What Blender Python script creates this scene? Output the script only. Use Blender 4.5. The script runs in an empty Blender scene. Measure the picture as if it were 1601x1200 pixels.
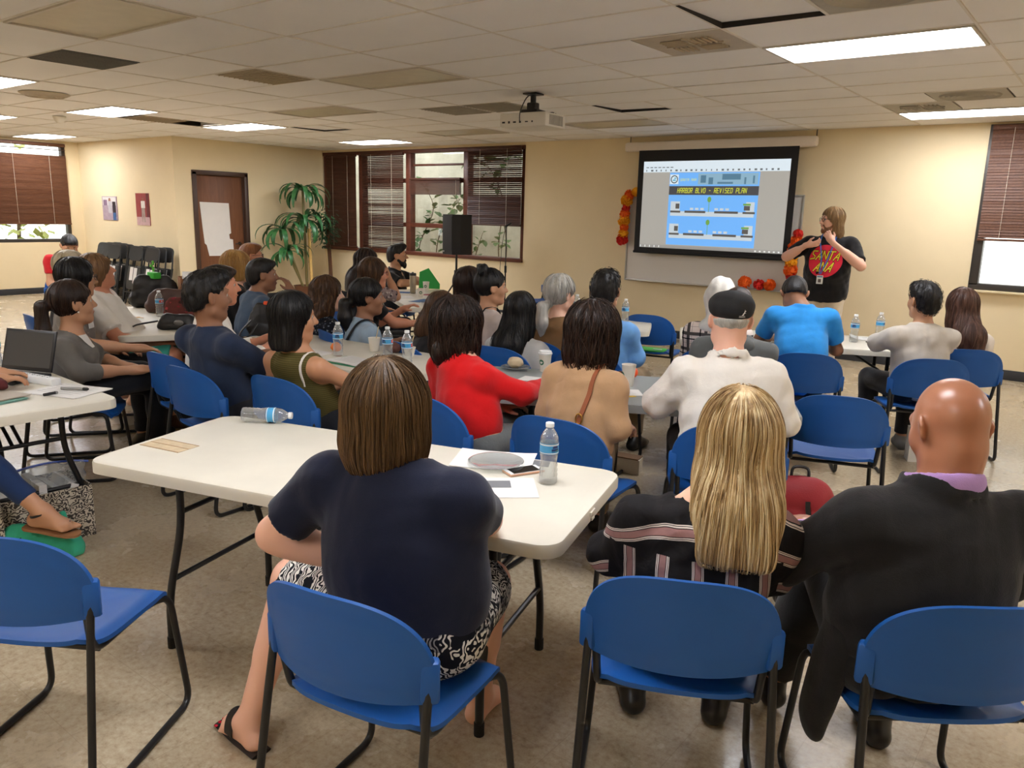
import bpy, bmesh, math, random
import numpy as np
from mathutils import Vector, Matrix
random.seed(7); RNG = np.random.RandomState(11)
SC = bpy.context.scene
COL = SC.collection
CAM_H = 1.66
CEIL = 2.738
FPX = 1233.1
RC = np.array([[0.78880886, 0.61412019, 0.02523829], [0.14916269, -0.15143504, -0.97714785], [-0.59626426, 0.7745475, -0.21105712]])
_u, _s, _vt = np.linalg.svd(RC); RC = _u @ _vt

def R(d): return math.radians(d)
def lerp(a, b, t): return a + (b - a) * t
def V(*a): return np.array(a, float)
def nrm(v):
    v = np.asarray(v, float); return v / (np.linalg.norm(v) + 1e-12)

# ------------------------------------------------------------------ materials
def srgb(c):
    return tuple(((x / 255) / 12.92 if x / 255 <= 0.04045 else ((x / 255 + 0.055) / 1.055) ** 2.4) for x in c)

class NT:
    """tiny helper around a node tree"""
    def __init__(self, name):
        self.m = bpy.data.materials.new(name); self.m.use_nodes = True
        self.t = self.m.node_tree; self.n = self.t.nodes
        self.b = self.n['Principled BSDF']; self.out = self.n['Material Output']
    def new(self, typ, **kw):
        nd = self.n.new(typ)
        for k, v in kw.items(): setattr(nd, k, v)
        return nd
    def put(self, sock, v):
        if hasattr(v, 'is_output'): self.t.links.new(v, sock)
        else:
            if sock.type == 'RGBA' and len(v) == 3: v = (*v, 1)
            sock.default_value = v
    def obj(self): return self.new('ShaderNodeTexCoord').outputs['Object']
    def xyz(self, v=None):
        s = self.new('ShaderNodeSeparateXYZ'); self.put(s.inputs[0], v if v is not None else self.obj()); return s.outputs
    def math(self, op, a, b=0.0, c=0.0):
        m = self.new('ShaderNodeMath', operation=op)
        self.put(m.inputs[0], a); self.put(m.inputs[1], b); self.put(m.inputs[2], c)
        return m.outputs[0]
    def mix(self, f, a, b):
        m = self.new('ShaderNodeMix', data_type='RGBA')
        self.put(m.inputs[0], f); self.put(m.inputs[6], a); self.put(m.inputs[7], b)
        return m.outputs[2]
    def noise(self, scale, vec=None, detail=2.0, rough=0.5, dist=0.0, stretch=None):
        n = self.new('ShaderNodeTexNoise'); n.inputs['Scale'].default_value = scale
        n.inputs['Detail'].default_value = detail; n.inputs['Roughness'].default_value = rough
        n.inputs['Distortion'].default_value = dist
        v = vec if vec is not None else self.obj()
        if stretch:
            mp = self.new('ShaderNodeMapping'); mp.inputs['Scale'].default_value = stretch
            self.put(mp.inputs[0], v); v = mp.outputs[0]
        self.put(n.inputs['Vector'], v)
        return n.outputs[0]
    def ramp(self, f, stops, interp='LINEAR'):
        r = self.new('ShaderNodeValToRGB'); r.color_ramp.interpolation = interp
        e = r.color_ramp.elements
        while len(e) > 1: e.remove(e[-1])
        e[0].position = stops[0][0]; e[0].color = (*stops[0][1], 1)
        for p, c in stops[1:]:
            q = e.new(p); q.color = (*c, 1)
        self.put(r.inputs[0], f)
        return r.outputs[0]
    def bump(self, h, strength=0.3, dist=0.01):
        b = self.new('ShaderNodeBump'); b.inputs['Strength'].default_value = strength; b.inputs['Distance'].default_value = dist
        self.put(b.inputs['Height'], h); self.put(self.b.inputs['Normal'], b.outputs[0])
    def set(self, **kw):
        names = dict(col='Base Color', rough='Roughness', metal='Metallic', spec='Specular IOR Level', trans='Transmission Weight',
                     ior='IOR', alpha='Alpha', emit='Emission Color', es='Emission Strength', coat='Coat Weight', sheen='Sheen Weight', sss='Subsurface Weight')
        for k, v in kw.items(): self.put(self.b.inputs[names[k]], v)
        return self

_MC = {}
def M(name, rgb, rough=0.6, metal=0.0, spec=0.5, var=0.0, vscale=8.0, bump=0.0, bscale=60.0, coat=0.0, sheen=0.0, emit=0.0):
    """plain surface with a little procedural variation; rgb is 0-255"""
    if name in _MC: return _MC[name]
    t = NT(name); c = srgb(rgb)
    if var > 0:
        f = t.noise(vscale, detail=4)
        t.set(col=t.ramp(f, [(0.3, tuple(x * (1 - var) for x in c)), (0.7, tuple(min(1, x * (1 + var)) for x in c))]))
    else: t.set(col=c)
    t.set(rough=rough, metal=metal, spec=spec)
    if coat: t.set(coat=coat)
    if sheen: t.set(sheen=sheen)
    if bump: t.bump(t.noise(bscale, detail=3), bump, 0.004)
    if emit: t.set(emit=c, es=emit)
    _MC[name] = t.m
    return t.m

def fabric(name, rgb, weave=420.0, var=0.10, rough=0.85, sheen=0.15, fold=0.25):
    if name in _MC: return _MC[name]
    t = NT(name); c = srgb(rgb)
    f = t.noise(14, detail=5)
    t.set(col=t.ramp(f, [(0.3, tuple(x * (1 - var) for x in c)), (0.7, tuple(min(1, x * (1 + var)) for x in c))]), rough=rough, spec=0.2, sheen=sheen)
    h = t.math('ADD', t.math('MULTIPLY', t.noise(weave, detail=1), 0.25), t.math('MULTIPLY', t.noise(16, detail=3, dist=0.6), 1.0))
    t.bump(h, fold, 0.012)
    _MC[name] = t.m
    return t.m

def skinmat(name, rgb):
    if name in _MC: return _MC[name]
    t = NT(name); c = srgb(rgb)
    f = t.noise(18, detail=4)
    red = (min(1, c[0] * 1.03), c[1] * 0.93, c[2] * 0.89)
    t.set(col=t.mix(t.math('MULTIPLY', f, 0.8), c, red), rough=0.48, spec=0.4, sss=0.06)
    t.b.inputs['Subsurface Radius'].default_value = (0.6, 0.25, 0.15); t.b.inputs['Subsurface Scale'].default_value = 0.02
    t.bump(t.noise(240, detail=2), 0.08, 0.002)
    if name.startswith('skin_170'): t.set(rough=0.30, spec=0.6)
    _MC[name] = t.m
    return t.m

def hairmat(name, dark, mid, light, rough=0.42, streak=70.0, contrast=0.30):
    if name in _MC: return _MC[name]
    t = NT(name)
    at = t.new('ShaderNodeAttribute', attribute_name='tone')
    nz = t.noise(1.0, detail=4, stretch=(streak, streak, streak * 0.06))
    f = t.math('ADD', t.math('MULTIPLY', nz, 0.6), t.math('MULTIPLY', at.outputs['Fac'], 0.4))
    t.set(col=t.ramp(f, [(0.5 - contrast, srgb(dark)), (0.5, srgb(mid)), (0.5 + contrast, srgb(light))]), rough=rough, spec=0.35)
    t.bump(t.noise(1.0, detail=3, stretch=(streak * 3, streak * 3, streak * 0.12)), 0.5, 0.006)
    _MC[name] = t.m
    return t.m

# ------------------------------------------------------------------ mesh building
def link(o, parent=None):
    COL.objects.link(o)
    if parent is not None: o.parent = parent
    return o
def empty(name, loc=(0, 0, 0), rz=0.0, parent=None):
    o = bpy.data.objects.new(name, None); o.empty_display_size = 0.1
    o.location = loc; o.rotation_euler = (0, 0, rz)
    return link(o, parent)
def tag(o, label=None, cat=None, group=None, kind=None):
    if label: o['label'] = label
    if cat: o['category'] = cat
    if group: o['group'] = group
    if kind: o['kind'] = kind
    return o
def mesh_obj(name, verts, faces, mats, parent=None, smooth=True, fmat=None, tone=None):
    me = bpy.data.meshes.new(name)
    verts = np.asarray(verts, np.float32)
    if isinstance(faces, np.ndarray):
        nf, k = faces.shape
        me.vertices.add(len(verts)); me.vertices.foreach_set('co', verts.ravel())
        me.loops.add(nf * k); me.loops.foreach_set('vertex_index', faces.astype(np.int32).ravel())
        me.polygons.add(nf); me.polygons.foreach_set('loop_start', np.arange(0, nf * k, k, dtype=np.int32))
        me.update(calc_edges=True)
    else:
        me.from_pydata(verts.tolist(), [], faces)
    if not isinstance(mats, (list, tuple)): mats = [mats]
    for m in mats: me.materials.append(m)
    if fmat is not None: me.polygons.foreach_set('material_index', np.asarray(fmat, np.int32))
    me.polygons.foreach_set('use_smooth', np.full(len(me.polygons), smooth))
    if tone is not None:
        a = me.attributes.new('tone', 'FLOAT', 'POINT'); a.data.foreach_set('value', np.asarray(tone, np.float32))
    me.update()
    return link(bpy.data.objects.new(name, me), parent)

class MB:
    """collects simple shapes and links them as ONE mesh object"""
    def __init__(self): self.v = []; self.f = []; self.m = []; self.mi = 0
    def mat(self, i): self.mi = i; return self
    def add(self, v, f):
        b = len(self.v); self.v += [tuple(map(float, p)) for p in v]
        self.f += [tuple(int(i) + b for i in q) for q in f]; self.m += [self.mi] * len(f)
        return self
    def box(self, c, s, rz=0.0, bev=0.0, rot=None, seg=2):
        bm = bmesh.new(); bmesh.ops.create_cube(bm, size=1.0)
        bmesh.ops.scale(bm, vec=Vector(s), verts=bm.verts)
        if bev > 0: bmesh.ops.bevel(bm, geom=bm.edges[:], offset=bev, segments=seg, affect='EDGES', profile=0.5)
        mt = Matrix.Translation(Vector(c)) @ (rot.to_4x4() if rot is not None else Matrix.Rotation(rz, 4, 'Z'))
        bmesh.ops.transform(bm, matrix=mt, verts=bm.verts)
        bm.verts.index_update()
        self.add([v.co[:] for v in bm.verts], [[v.index for v in f.verts] for f in bm.faces]); bm.free()
        return self
    def tube(self, pts, r, n=10, cap=True, rr=None):
        pts = [np.asarray(p, float) for p in pts]; k = len(pts)
        rs = rr if rr is not None else [r] * k
        T = [nrm(pts[min(i + 1, k - 1)] - pts[max(i - 1, 0)]) for i in range(k)]
        up = V(0, 0, 1) if abs(T[0][2]) < 0.9 else V(1, 0, 0)
        N = nrm(np.cross(up, T[0])); v = []; f = []
        for i in range(k):
            N = nrm(N - T[i] * (N @ T[i])); B = np.cross(T[i], N)
            for j in range(n):
                a = 2 * math.pi * j / n
                v.append(pts[i] + rs[i] * (math.cos(a) * N + math.sin(a) * B))
        for i in range(k - 1):
            for j in range(n):
                f.append((i * n + j, i * n + (j + 1) % n, (i + 1) * n + (j + 1) % n, (i + 1) * n + j))
        if cap:
            f.append(tuple(range(n - 1, -1, -1))); f.append(tuple((k - 1) * n + j for j in range(n)))
        return self.add(v, f)
    def lathe(self, prof, n=20, c=(0, 0, 0), axis=None, capb=True, capt=True):
        v = []; f = []; k = len(prof)
        for r, z in prof:
            for j in range(n):
                a = 2 * math.pi * j / n; v.append([r * math.cos(a), r * math.sin(a), z])
        for i in range(k - 1):
            for j in range(n): f.append((i * n + j, i * n + (j + 1) % n, (i + 1) * n + (j + 1) % n, (i + 1) * n + j))
        if capb: f.append(tuple(range(n - 1, -1, -1)))
        if capt: f.append(tuple((k - 1) * n + j for j in range(n)))
        v = np.array(v)
        if axis is not None:
            q = Vector((0, 0, 1)).rotation_difference(Vector(axis)).to_matrix(); v = v @ np.array(q).T
        return self.add(v + np.asarray(c, float), f)
    def prism(self, poly, z0, z1, mt=None):
        n = len(poly); v = [(x, y, z0) for x, y in poly] + [(x, y, z1) for x, y in poly]
        f = [tuple(range(n - 1, -1, -1)), tuple(range(n, 2 * n))] + [(i, (i + 1) % n, n + (i + 1) % n, n + i) for i in range(n)]
        if mt is not None: v = [tuple(mt @ Vector(p)) for p in v]
        return self.add(v, f)
    def ball(self, c, r, n=12, m=8):
        c = np.asarray(c, float); r = np.asarray(r, float) * np.ones(3); v = [c + r * V(0, 0, -1)]; f = []
        for i in range(1, m):
            t = -math.pi / 2 + math.pi * i / m
            for j in range(n):
                a = 2 * math.pi * j / n; v.append(c + r * V(math.cos(t) * math.cos(a), math.cos(t) * math.sin(a), math.sin(t)))
        v.append(c + r * V(0, 0, 1)); L = len(v) - 1
        for j in range(n): f.append((0, 1 + (j + 1) % n, 1 + j)); f.append((L, L - n + j, L - n + (j + 1) % n))
        for i in range(m - 2):
            for j in range(n): f.append((1 + i * n + j, 1 + i * n + (j + 1) % n, 1 + (i + 1) * n + (j + 1) % n, 1 + (i + 1) * n + j))
        return self.add(v, f)
    def build(self, name, mats, parent=None, smooth=True, angle=40):
        o = mesh_obj(name, self.v, self.f, mats, parent, False, self.m)
        if smooth:
            o.data.polygons.foreach_set('use_smooth', np.ones(len(o.data.polygons), bool))
            bm = bmesh.new(); bm.from_mesh(o.data); ca = math.cos(R(angle))
            for e in bm.edges:
                if len(e.link_faces) == 2 and e.link_faces[0].normal.dot(e.link_faces[1].normal) < ca: e.smooth = False
            bm.to_mesh(o.data); bm.free()
        return o

def fillet(pts, r, n=5):
    pts = [np.asarray(p, float) for p in pts]; out = [pts[0]]
    for i in range(1, len(pts) - 1):
        a, b, c = pts[i - 1], pts[i], pts[i + 1]
        d1 = min(r, 0.45 * np.linalg.norm(a - b)); d2 = min(r, 0.45 * np.linalg.norm(c - b))
        p = b + nrm(a - b) * d1; q = b + nrm(c - b) * d2
        for k in range(n + 1):
            t = k / n; out.append((1 - t) ** 2 * p + 2 * t * (1 - t) * b + t * t * q)
    out.append(pts[-1]); return out
def bez(pts, n=12):
    """Catmull-Rom through points"""
    P = [np.asarray(p, float) for p in pts]; P = [2 * P[0] - P[1]] + P + [2 * P[-1] - P[-2]]; out = []
    for i in range(1, len(P) - 2):
        for k in range(n):
            t = k / n; a, b, c, d = P[i - 1:i + 3]
            out.append(0.5 * ((2 * b) + (-a + c) * t + (2 * a - 5 * b + 4 * c - d) * t * t + (-a + 3 * b - 3 * c + d) * t ** 3))
    out.append(P[-2]); return out
def rrect(w, h, r, n=6):
    p = []
    for cx, cy, a0 in ((w / 2 - r, h / 2 - r, 0), (-w / 2 + r, h / 2 - r, 90), (-w / 2 + r, -h / 2 + r, 180), (w / 2 - r, -h / 2 + r, 270)):
        for k in range(n + 1):
            a = R(a0 + 90 * k / n); p.append((cx + r * math.cos(a), cy + r * math.sin(a)))
    return p
def copy_thing(o, loc, rz, label=None, cat=None):
    """a thing with its parts and sub-parts, sharing mesh data"""
    def rec(src, par):
        c = src.copy(); COL.objects.link(c); c.parent = par
        for ch in list(src.children): rec(ch, c)
        return c
    c = rec(o, None); c.location = loc; c.rotation_euler = (0, 0, rz)
    if label: c['label'] = label
    return c

# ------------------------------------------------------------------ implicit surfaces (bodies, clothes, hair)
def _cap(P, a, b, ra, rb, n=None, sq=1.0, flat=False):
    a = np.asarray(a, np.float32); b = np.asarray(b, np.float32)
    q = P - a; ba = b - a
    if n is not None:
        n = np.asarray(n, np.float32); k = (1 / sq - 1)
        q = q + ((q @ n) * k)[..., None] * n
        ba = ba + (ba @ n) * k * n
    L = ba @ ba + 1e-9
    tt = (q @ ba) / L
    t = np.clip(tt, 0, 1)
    d = np.sqrt(((q - t[..., None] * ba) ** 2).sum(-1)) - (ra + (rb - ra) * t)
    if n is not None: d = d * (0.5 + 0.5 * sq)
    if flat: d = np.maximum(d, (tt - 1) * math.sqrt(L))
    return d
def _ell(P, c, r, rm=None):
    q = P - np.asarray(c, np.float32)
    if rm is not None: q = q @ np.asarray(rm, np.float32)
    r = np.asarray(r, np.float32)
    k0 = np.sqrt(((q / r) ** 2).sum(-1)); k1 = np.sqrt(((q / (r * r)) ** 2).sum(-1)) + 1e-9
    return k0 * (k0 - 1) / k1
def prim_d(P, p):
    t = p['t']
    if t == 'c': return _cap(P, p['a'], p['b'], p['ra'], p['rb'], p.get('n'), p.get('sq', 1.0), p.get('flat', False))
    if t == 'e': return _ell(P, p['c'], p['r'], p.get('rm'))
    if t == 'p': return (P - np.asarray(p['c'], np.float32)) @ np.asarray(p['n'], np.float32)
    if t == 'ring':
        q = P - np.asarray(p['c'], np.float32)
        if p.get('rm') is not None: q = q @ np.asarray(p['rm'], np.float32)
        rr = np.sqrt(q[..., 0] ** 2 + (q[..., 1] / p.get('ey', 1.0)) ** 2)
        return np.sqrt((rr - p['R']) ** 2 + (q[..., 2] / p.get('ez', 1.0)) ** 2) - p['r']
def prim_bb(p):
    t = p['t']
    if t == 'c':
        a = np.asarray(p['a'], float); b = np.asarray(p['b'], float); r = max(p['ra'], p['rb']) * max(1.0, p.get('sq', 1.0))
        return np.minimum(a, b) - r, np.maximum(a, b) + r
    if t == 'e':
        m = max(p['r']) if p.get('rm') is not None else np.asarray(p['r'], float)
        return np.asarray(p['c'], float) - m, np.asarray(p['c'], float) + m
    if t == 'ring':
        m = p['R'] + p['r'] + 0.01; return np.asarray(p['c'], float) - m, np.asarray(p['c'], float) + m
    return None
def comb(F, d, op, k):
    if op == '+':
        if k <= 0: return np.minimum(F, d)
        h = np.maximum(k - np.abs(F - d), 0) / k; return np.minimum(F, d) - h * h * k * 0.25
    d = -d if op == '-' else d          # '-' carve away, '&' keep only inside
    if k <= 0: return np.maximum(F, d)
    h = np.maximum(k - np.abs(F - d), 0) / k; return np.maximum(F, d) + h * h * k * 0.25
def C(a, b, ra, rb=None, k=0.03, op='+', **kw): return dict(t='c', a=a, b=b, ra=ra, rb=ra if rb is None else rb, k=k, op=op, **kw)
def E(c, r, k=0.03, op='+', rm=None): return dict(t='e', c=c, r=r if hasattr(r, '__len__') else (r, r, r), k=k, op=op, rm=rm)
def PL(c, n, k=0.004): return dict(t='p', c=c, n=nrm(n), k=k, op='&')
def RG(c, Rr, r, k=0.01, op='+', **kw): return dict(t='ring', c=c, R=Rr, r=r, k=k, op=op, **kw)
def sdf_eval(P, prims):
    P = np.asarray(P, np.float32); F = np.full(P.shape[:-1], 0.3, np.float32)
    for p in prims: F = comb(F, prim_d(P, p), p['op'], p['k'])
    return F
_NW = [(RNG.normal(size=3), RNG.uniform(0, 6.28)) for _ in range(9)]
def wob(P, s, seed=0):
    """cheap smooth noise, about -1..1"""
    o = 0
    for i in range(4):
        w, ph = _NW[(i + seed) % 9]; w2, ph2 = _NW[(i + seed + 4) % 9]
        o = o + np.sin(P @ (w * s).astype(np.float32) + ph + 1.3 * np.sin(P @ (w2 * s * 0.6).astype(np.float32) + ph2))
    return o / 3.0
def sdf_mesh(prims, h, disp=None):
    bbs = [prim_bb(p) for p in prims if p['op'] == '+']
    lo = np.min([b[0] for b in bbs], 0) - 3 * h - 0.01; hi = np.max([b[1] for b in bbs], 0) + 3 * h + 0.01
    n = np.ceil((hi - lo) / h).astype(int) + 1
    ax = [(lo[i] + h * np.arange(n[i])).astype(np.float32) for i in range(3)]
    F = np.full(n, 0.3, np.float32)
    for p in prims:
        bb = prim_bb(p)
        if bb is None: sl = (slice(None),) * 3
        else:
            mg = p['k'] + 3 * h + (0.0 if p['op'] == '+' else 0.03)
            i0 = np.maximum(np.floor((bb[0] - mg - lo) / h).astype(int), 0); i1 = np.minimum(np.ceil((bb[1] + mg - lo) / h).astype(int) + 1, n)
            if np.any(i1 <= i0): continue
            sl = tuple(slice(i0[i], i1[i]) for i in range(3))
            if p['op'] == '&': sl = (slice(None),) * 3
        g = np.stack(np.meshgrid(ax[0][sl[0]], ax[1][sl[1]], ax[2][sl[2]], indexing='ij'), -1)
        F[sl] = comb(F[sl], prim_d(g, p), p['op'], p['k'])
    if disp is not None:
        near = np.abs(F) < 0.03
        idx = np.nonzero(near); Pn = np.stack([ax[i][idx[i]] for i in range(3)], -1)
        F[idx] += disp(Pn)
    ins = F < 0
    cnt = np.zeros(np.array(F.shape) - 1, np.int8)
    for dx in (0, 1):
        for dy in (0, 1):
            for dz in (0, 1): cnt += ins[dx:F.shape[0] - 1 + dx, dy:F.shape[1] - 1 + dy, dz:F.shape[2] - 1 + dz]
    act = (cnt > 0) & (cnt < 8)
    ci = np.stack(np.nonzero(act), -1)
    vid = np.full(cnt.shape, -1, np.int64); vid[act] = np.arange(len(ci))
    acc = np.zeros((len(ci), 3)); num = np.zeros(len(ci))
    corners = [(x, y, z) for x in (0, 1) for y in (0, 1) for z in (0, 1)]
    for A in corners:
        for ax_ in range(3):
            if A[ax_]: continue
            B = list(A); B[ax_] = 1
            fa = F[ci[:, 0] + A[0], ci[:, 1] + A[1], ci[:, 2] + A[2]]; fb = F[ci[:, 0] + B[0], ci[:, 1] + B[1], ci[:, 2] + B[2]]
            cr = (fa < 0) != (fb < 0)
            t = np.where(cr, fa / np.where(cr, fa - fb, 1), 0)
            pt = np.array(A, float)[None, :] + t[:, None] * (np.array(B) - np.array(A))[None, :]
            acc[cr] += pt[cr]; num[cr] += 1
    verts = lo + h * (ci + acc / np.maximum(num, 1)[:, None])
    quads = []
    for ax_ in range(3):
        o1, o2 = (ax_ + 1) % 3, (ax_ + 2) % 3
        s0 = [slice(None)] * 3; s1 = [slice(None)] * 3
        s0[ax_] = slice(0, -1); s1[ax_] = slice(1, None)
        a = ins[tuple(s0)]; b = ins[tuple(s1)]
        for inside_first in (True, False):
            e = np.stack(np.nonzero((a & ~b) if inside_first else (~a & b)), -1)
            ok = (e[:, o1] > 0) & (e[:, o2] > 0) & (e[:, o1] < F.shape[o1] - 1) & (e[:, o2] < F.shape[o2] - 1)
            e = e[ok]
            def cell(d1, d2):
                q = e.copy(); q[:, o1] += d1; q[:, o2] += d2; return vid[q[:, 0], q[:, 1], q[:, 2]]
            c = [cell(-1, -1), cell(0, -1), cell(0, 0), cell(-1, 0)]
            quads.append(np.stack(c if inside_first else c[::-1], -1))
    quads = np.concatenate(quads)
    quads = quads[(quads >= 0).all(1)]
    # one smoothing pass
    for it in range(1):
        s = np.zeros_like(verts); w = np.zeros(len(verts))
        for i in range(4):
            a = quads[:, i]; b = quads[:, (i + 1) % 4]
            np.add.at(s, a, verts[b]); np.add.at(w, a, 1); np.add.at(s, b, verts[a]); np.add.at(w, b, 1)
        verts = 0.6 * verts + 0.4 * s / np.maximum(w, 1)[:, None]
    return verts, quads
def sdf_obj(name, prims, h, mat, parent, disp=None, tone=None):
    v, q = sdf_mesh(prims, h, disp)
    return mesh_obj(name, v, q, mat, parent, True, None, None if tone is None else np.full(len(v), tone))
# ------------------------------------------------------------------ people
SKIN = dict(fair=(224, 180, 154), pink=(230, 182, 158), tan=(192, 146, 114), olive=(190, 142, 108), brown=(150, 108, 82), ruddy=(204, 142, 112))
def rotm(yaw=0, pitch=0, roll=0):
    m = Matrix.Rotation(R(yaw), 3, 'Z') @ Matrix.Rotation(R(-pitch), 3, 'X') @ Matrix.Rotation(R(roll), 3, 'Y')
    return np.array(m)
EYE = M('eye_white', (196, 186, 176), 0.35); IRIS = M('iris_dark', (38, 24, 16), 0.2)
LENS_FRAME = M('spectacle_frame', (24, 20, 20), 0.35)

def hand_prims(w, d, n, side, curl=35.0, s=1.0, spread=4.0, thumb_in=0.0):
    """w wrist, d hand direction, n palm normal; side +1 right hand, -1 left"""
    d = nrm(d); n = np.asarray(n, float); n = nrm(n - d * (n @ d)); lat = np.cross(d, n) * side   # towards little finger is -lat
    P = []
    rm = np.stack([lat, d, n], 1)
    P.append(C(w - d * 0.02 * s, w + d * 0.03 * s, 0.026 * s, 0.030 * s, k=0.02))
    P.append(E(w + d * 0.052 * s, (0.041 * s, 0.050 * s, 0.0165 * s), k=0.02, rm=rm))
    for i, L in enumerate((0.072, 0.080, 0.074, 0.058)):
        o = (1.5 - i) * 0.0205
        p = w + (d * (0.092 - 0.004 * abs(i - 1.3)) + lat * o) * s
        ang = -R(6); dd = nrm(d + lat * o * 2.2 * spread * 0.25)
        for j, fr in enumerate((0.45, 0.31, 0.24)):
            ang += R(curl * (0.7 if j == 0 else 1.0)) + R(2.5 * i)
            q = p + (math.cos(ang) * dd + math.sin(ang) * n) * L * fr * s
            P.append(C(p, q, (0.0098 - 0.0007 * j) * s, (0.0092 - 0.0008 * j) * s, k=0.005 if j or i else 0.008)); p = q
    p = w + (d * 0.022 + lat * 0.026 + n * 0.006) * s
    q = p + nrm(d * 0.62 + lat * (0.62 - thumb_in) + n * (0.25 + thumb_in)) * 0.042 * s
    e = q + nrm(d * 0.85 + lat * (0.25 - thumb_in) + n * (0.30 + thumb_in * 0.6)) * 0.034 * s
    P.append(C(p, q, 0.0145 * s, 0.0115 * s, k=0.012)); P.append(C(q, e, 0.0112 * s, 0.0088 * s, k=0.005))
    return P

def head_prims(hp, Hm, s, fat=1.0, nose=1.0):
    P = [E(hp(0, -0.014, 0.028), (0.0745 * s, 0.094 * s, 0.089 * s), 0.03, rm=Hm),
         E(hp(0, 0.026, -0.036), (0.059 * s * fat, 0.062 * s, 0.078 * s), 0.05, rm=Hm),
         E(hp(0, 0.066, -0.090), (0.026 * s * fat, 0.022 * s, 0.020 * s), 0.035, rm=Hm)]
    for x in (-1, 1):
        P += [E(hp(x * 0.036, 0.056, -0.024), 0.027 * s * fat, 0.03),
              C(hp(x * 0.050, 0.004, -0.070), hp(x * 0.020, 0.064, -0.092), 0.017 * s * fat, 0.014 * s, k=0.03)]
    P += [C(hp(-0.038, 0.074, 0.030), hp(0.038, 0.074, 0.030), 0.0145 * s, k=0.02)]
    for x in (-1, 1): P.append(E(hp(x * 0.031, 0.091, 0.009), (0.017 * s, 0.012 * s, 0.011 * s), 0.016, op='-', rm=Hm))
    P += [C(hp(0, 0.085, 0.020), hp(0, 0.108 + 0.004 * nose, -0.022), 0.0085 * s, 0.0125 * s, k=0.016),
          E(hp(0.012, 0.096, -0.028), 0.0090 * s, 0.010), E(hp(-0.012, 0.096, -0.028), 0.0090 * s, 0.010),
          E(hp(0, 0.089, -0.0495), (0.023 * s, 0.011 * s, 0.0062 * s), 0.008, rm=Hm),
          E(hp(0, 0.087, -0.0630), (0.020 * s, 0.012 * s, 0.0078 * s), 0.008, rm=Hm)]
    for x in (-1, 1):
        rm = Hm @ rotm(x * 30, 0, 0) @ rotm(0, -12, 0)
        P += [E(hp(x * 0.0815, -0.014, -0.002), (0.0085 * s, 0.022 * s, 0.033 * s), 0.008, rm=rm),
              E(hp(x * 0.0905, -0.008, 0.002), (0.006 * s, 0.011 * s, 0.018 * s), 0.006, op='-', rm=rm)]
    return P

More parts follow.
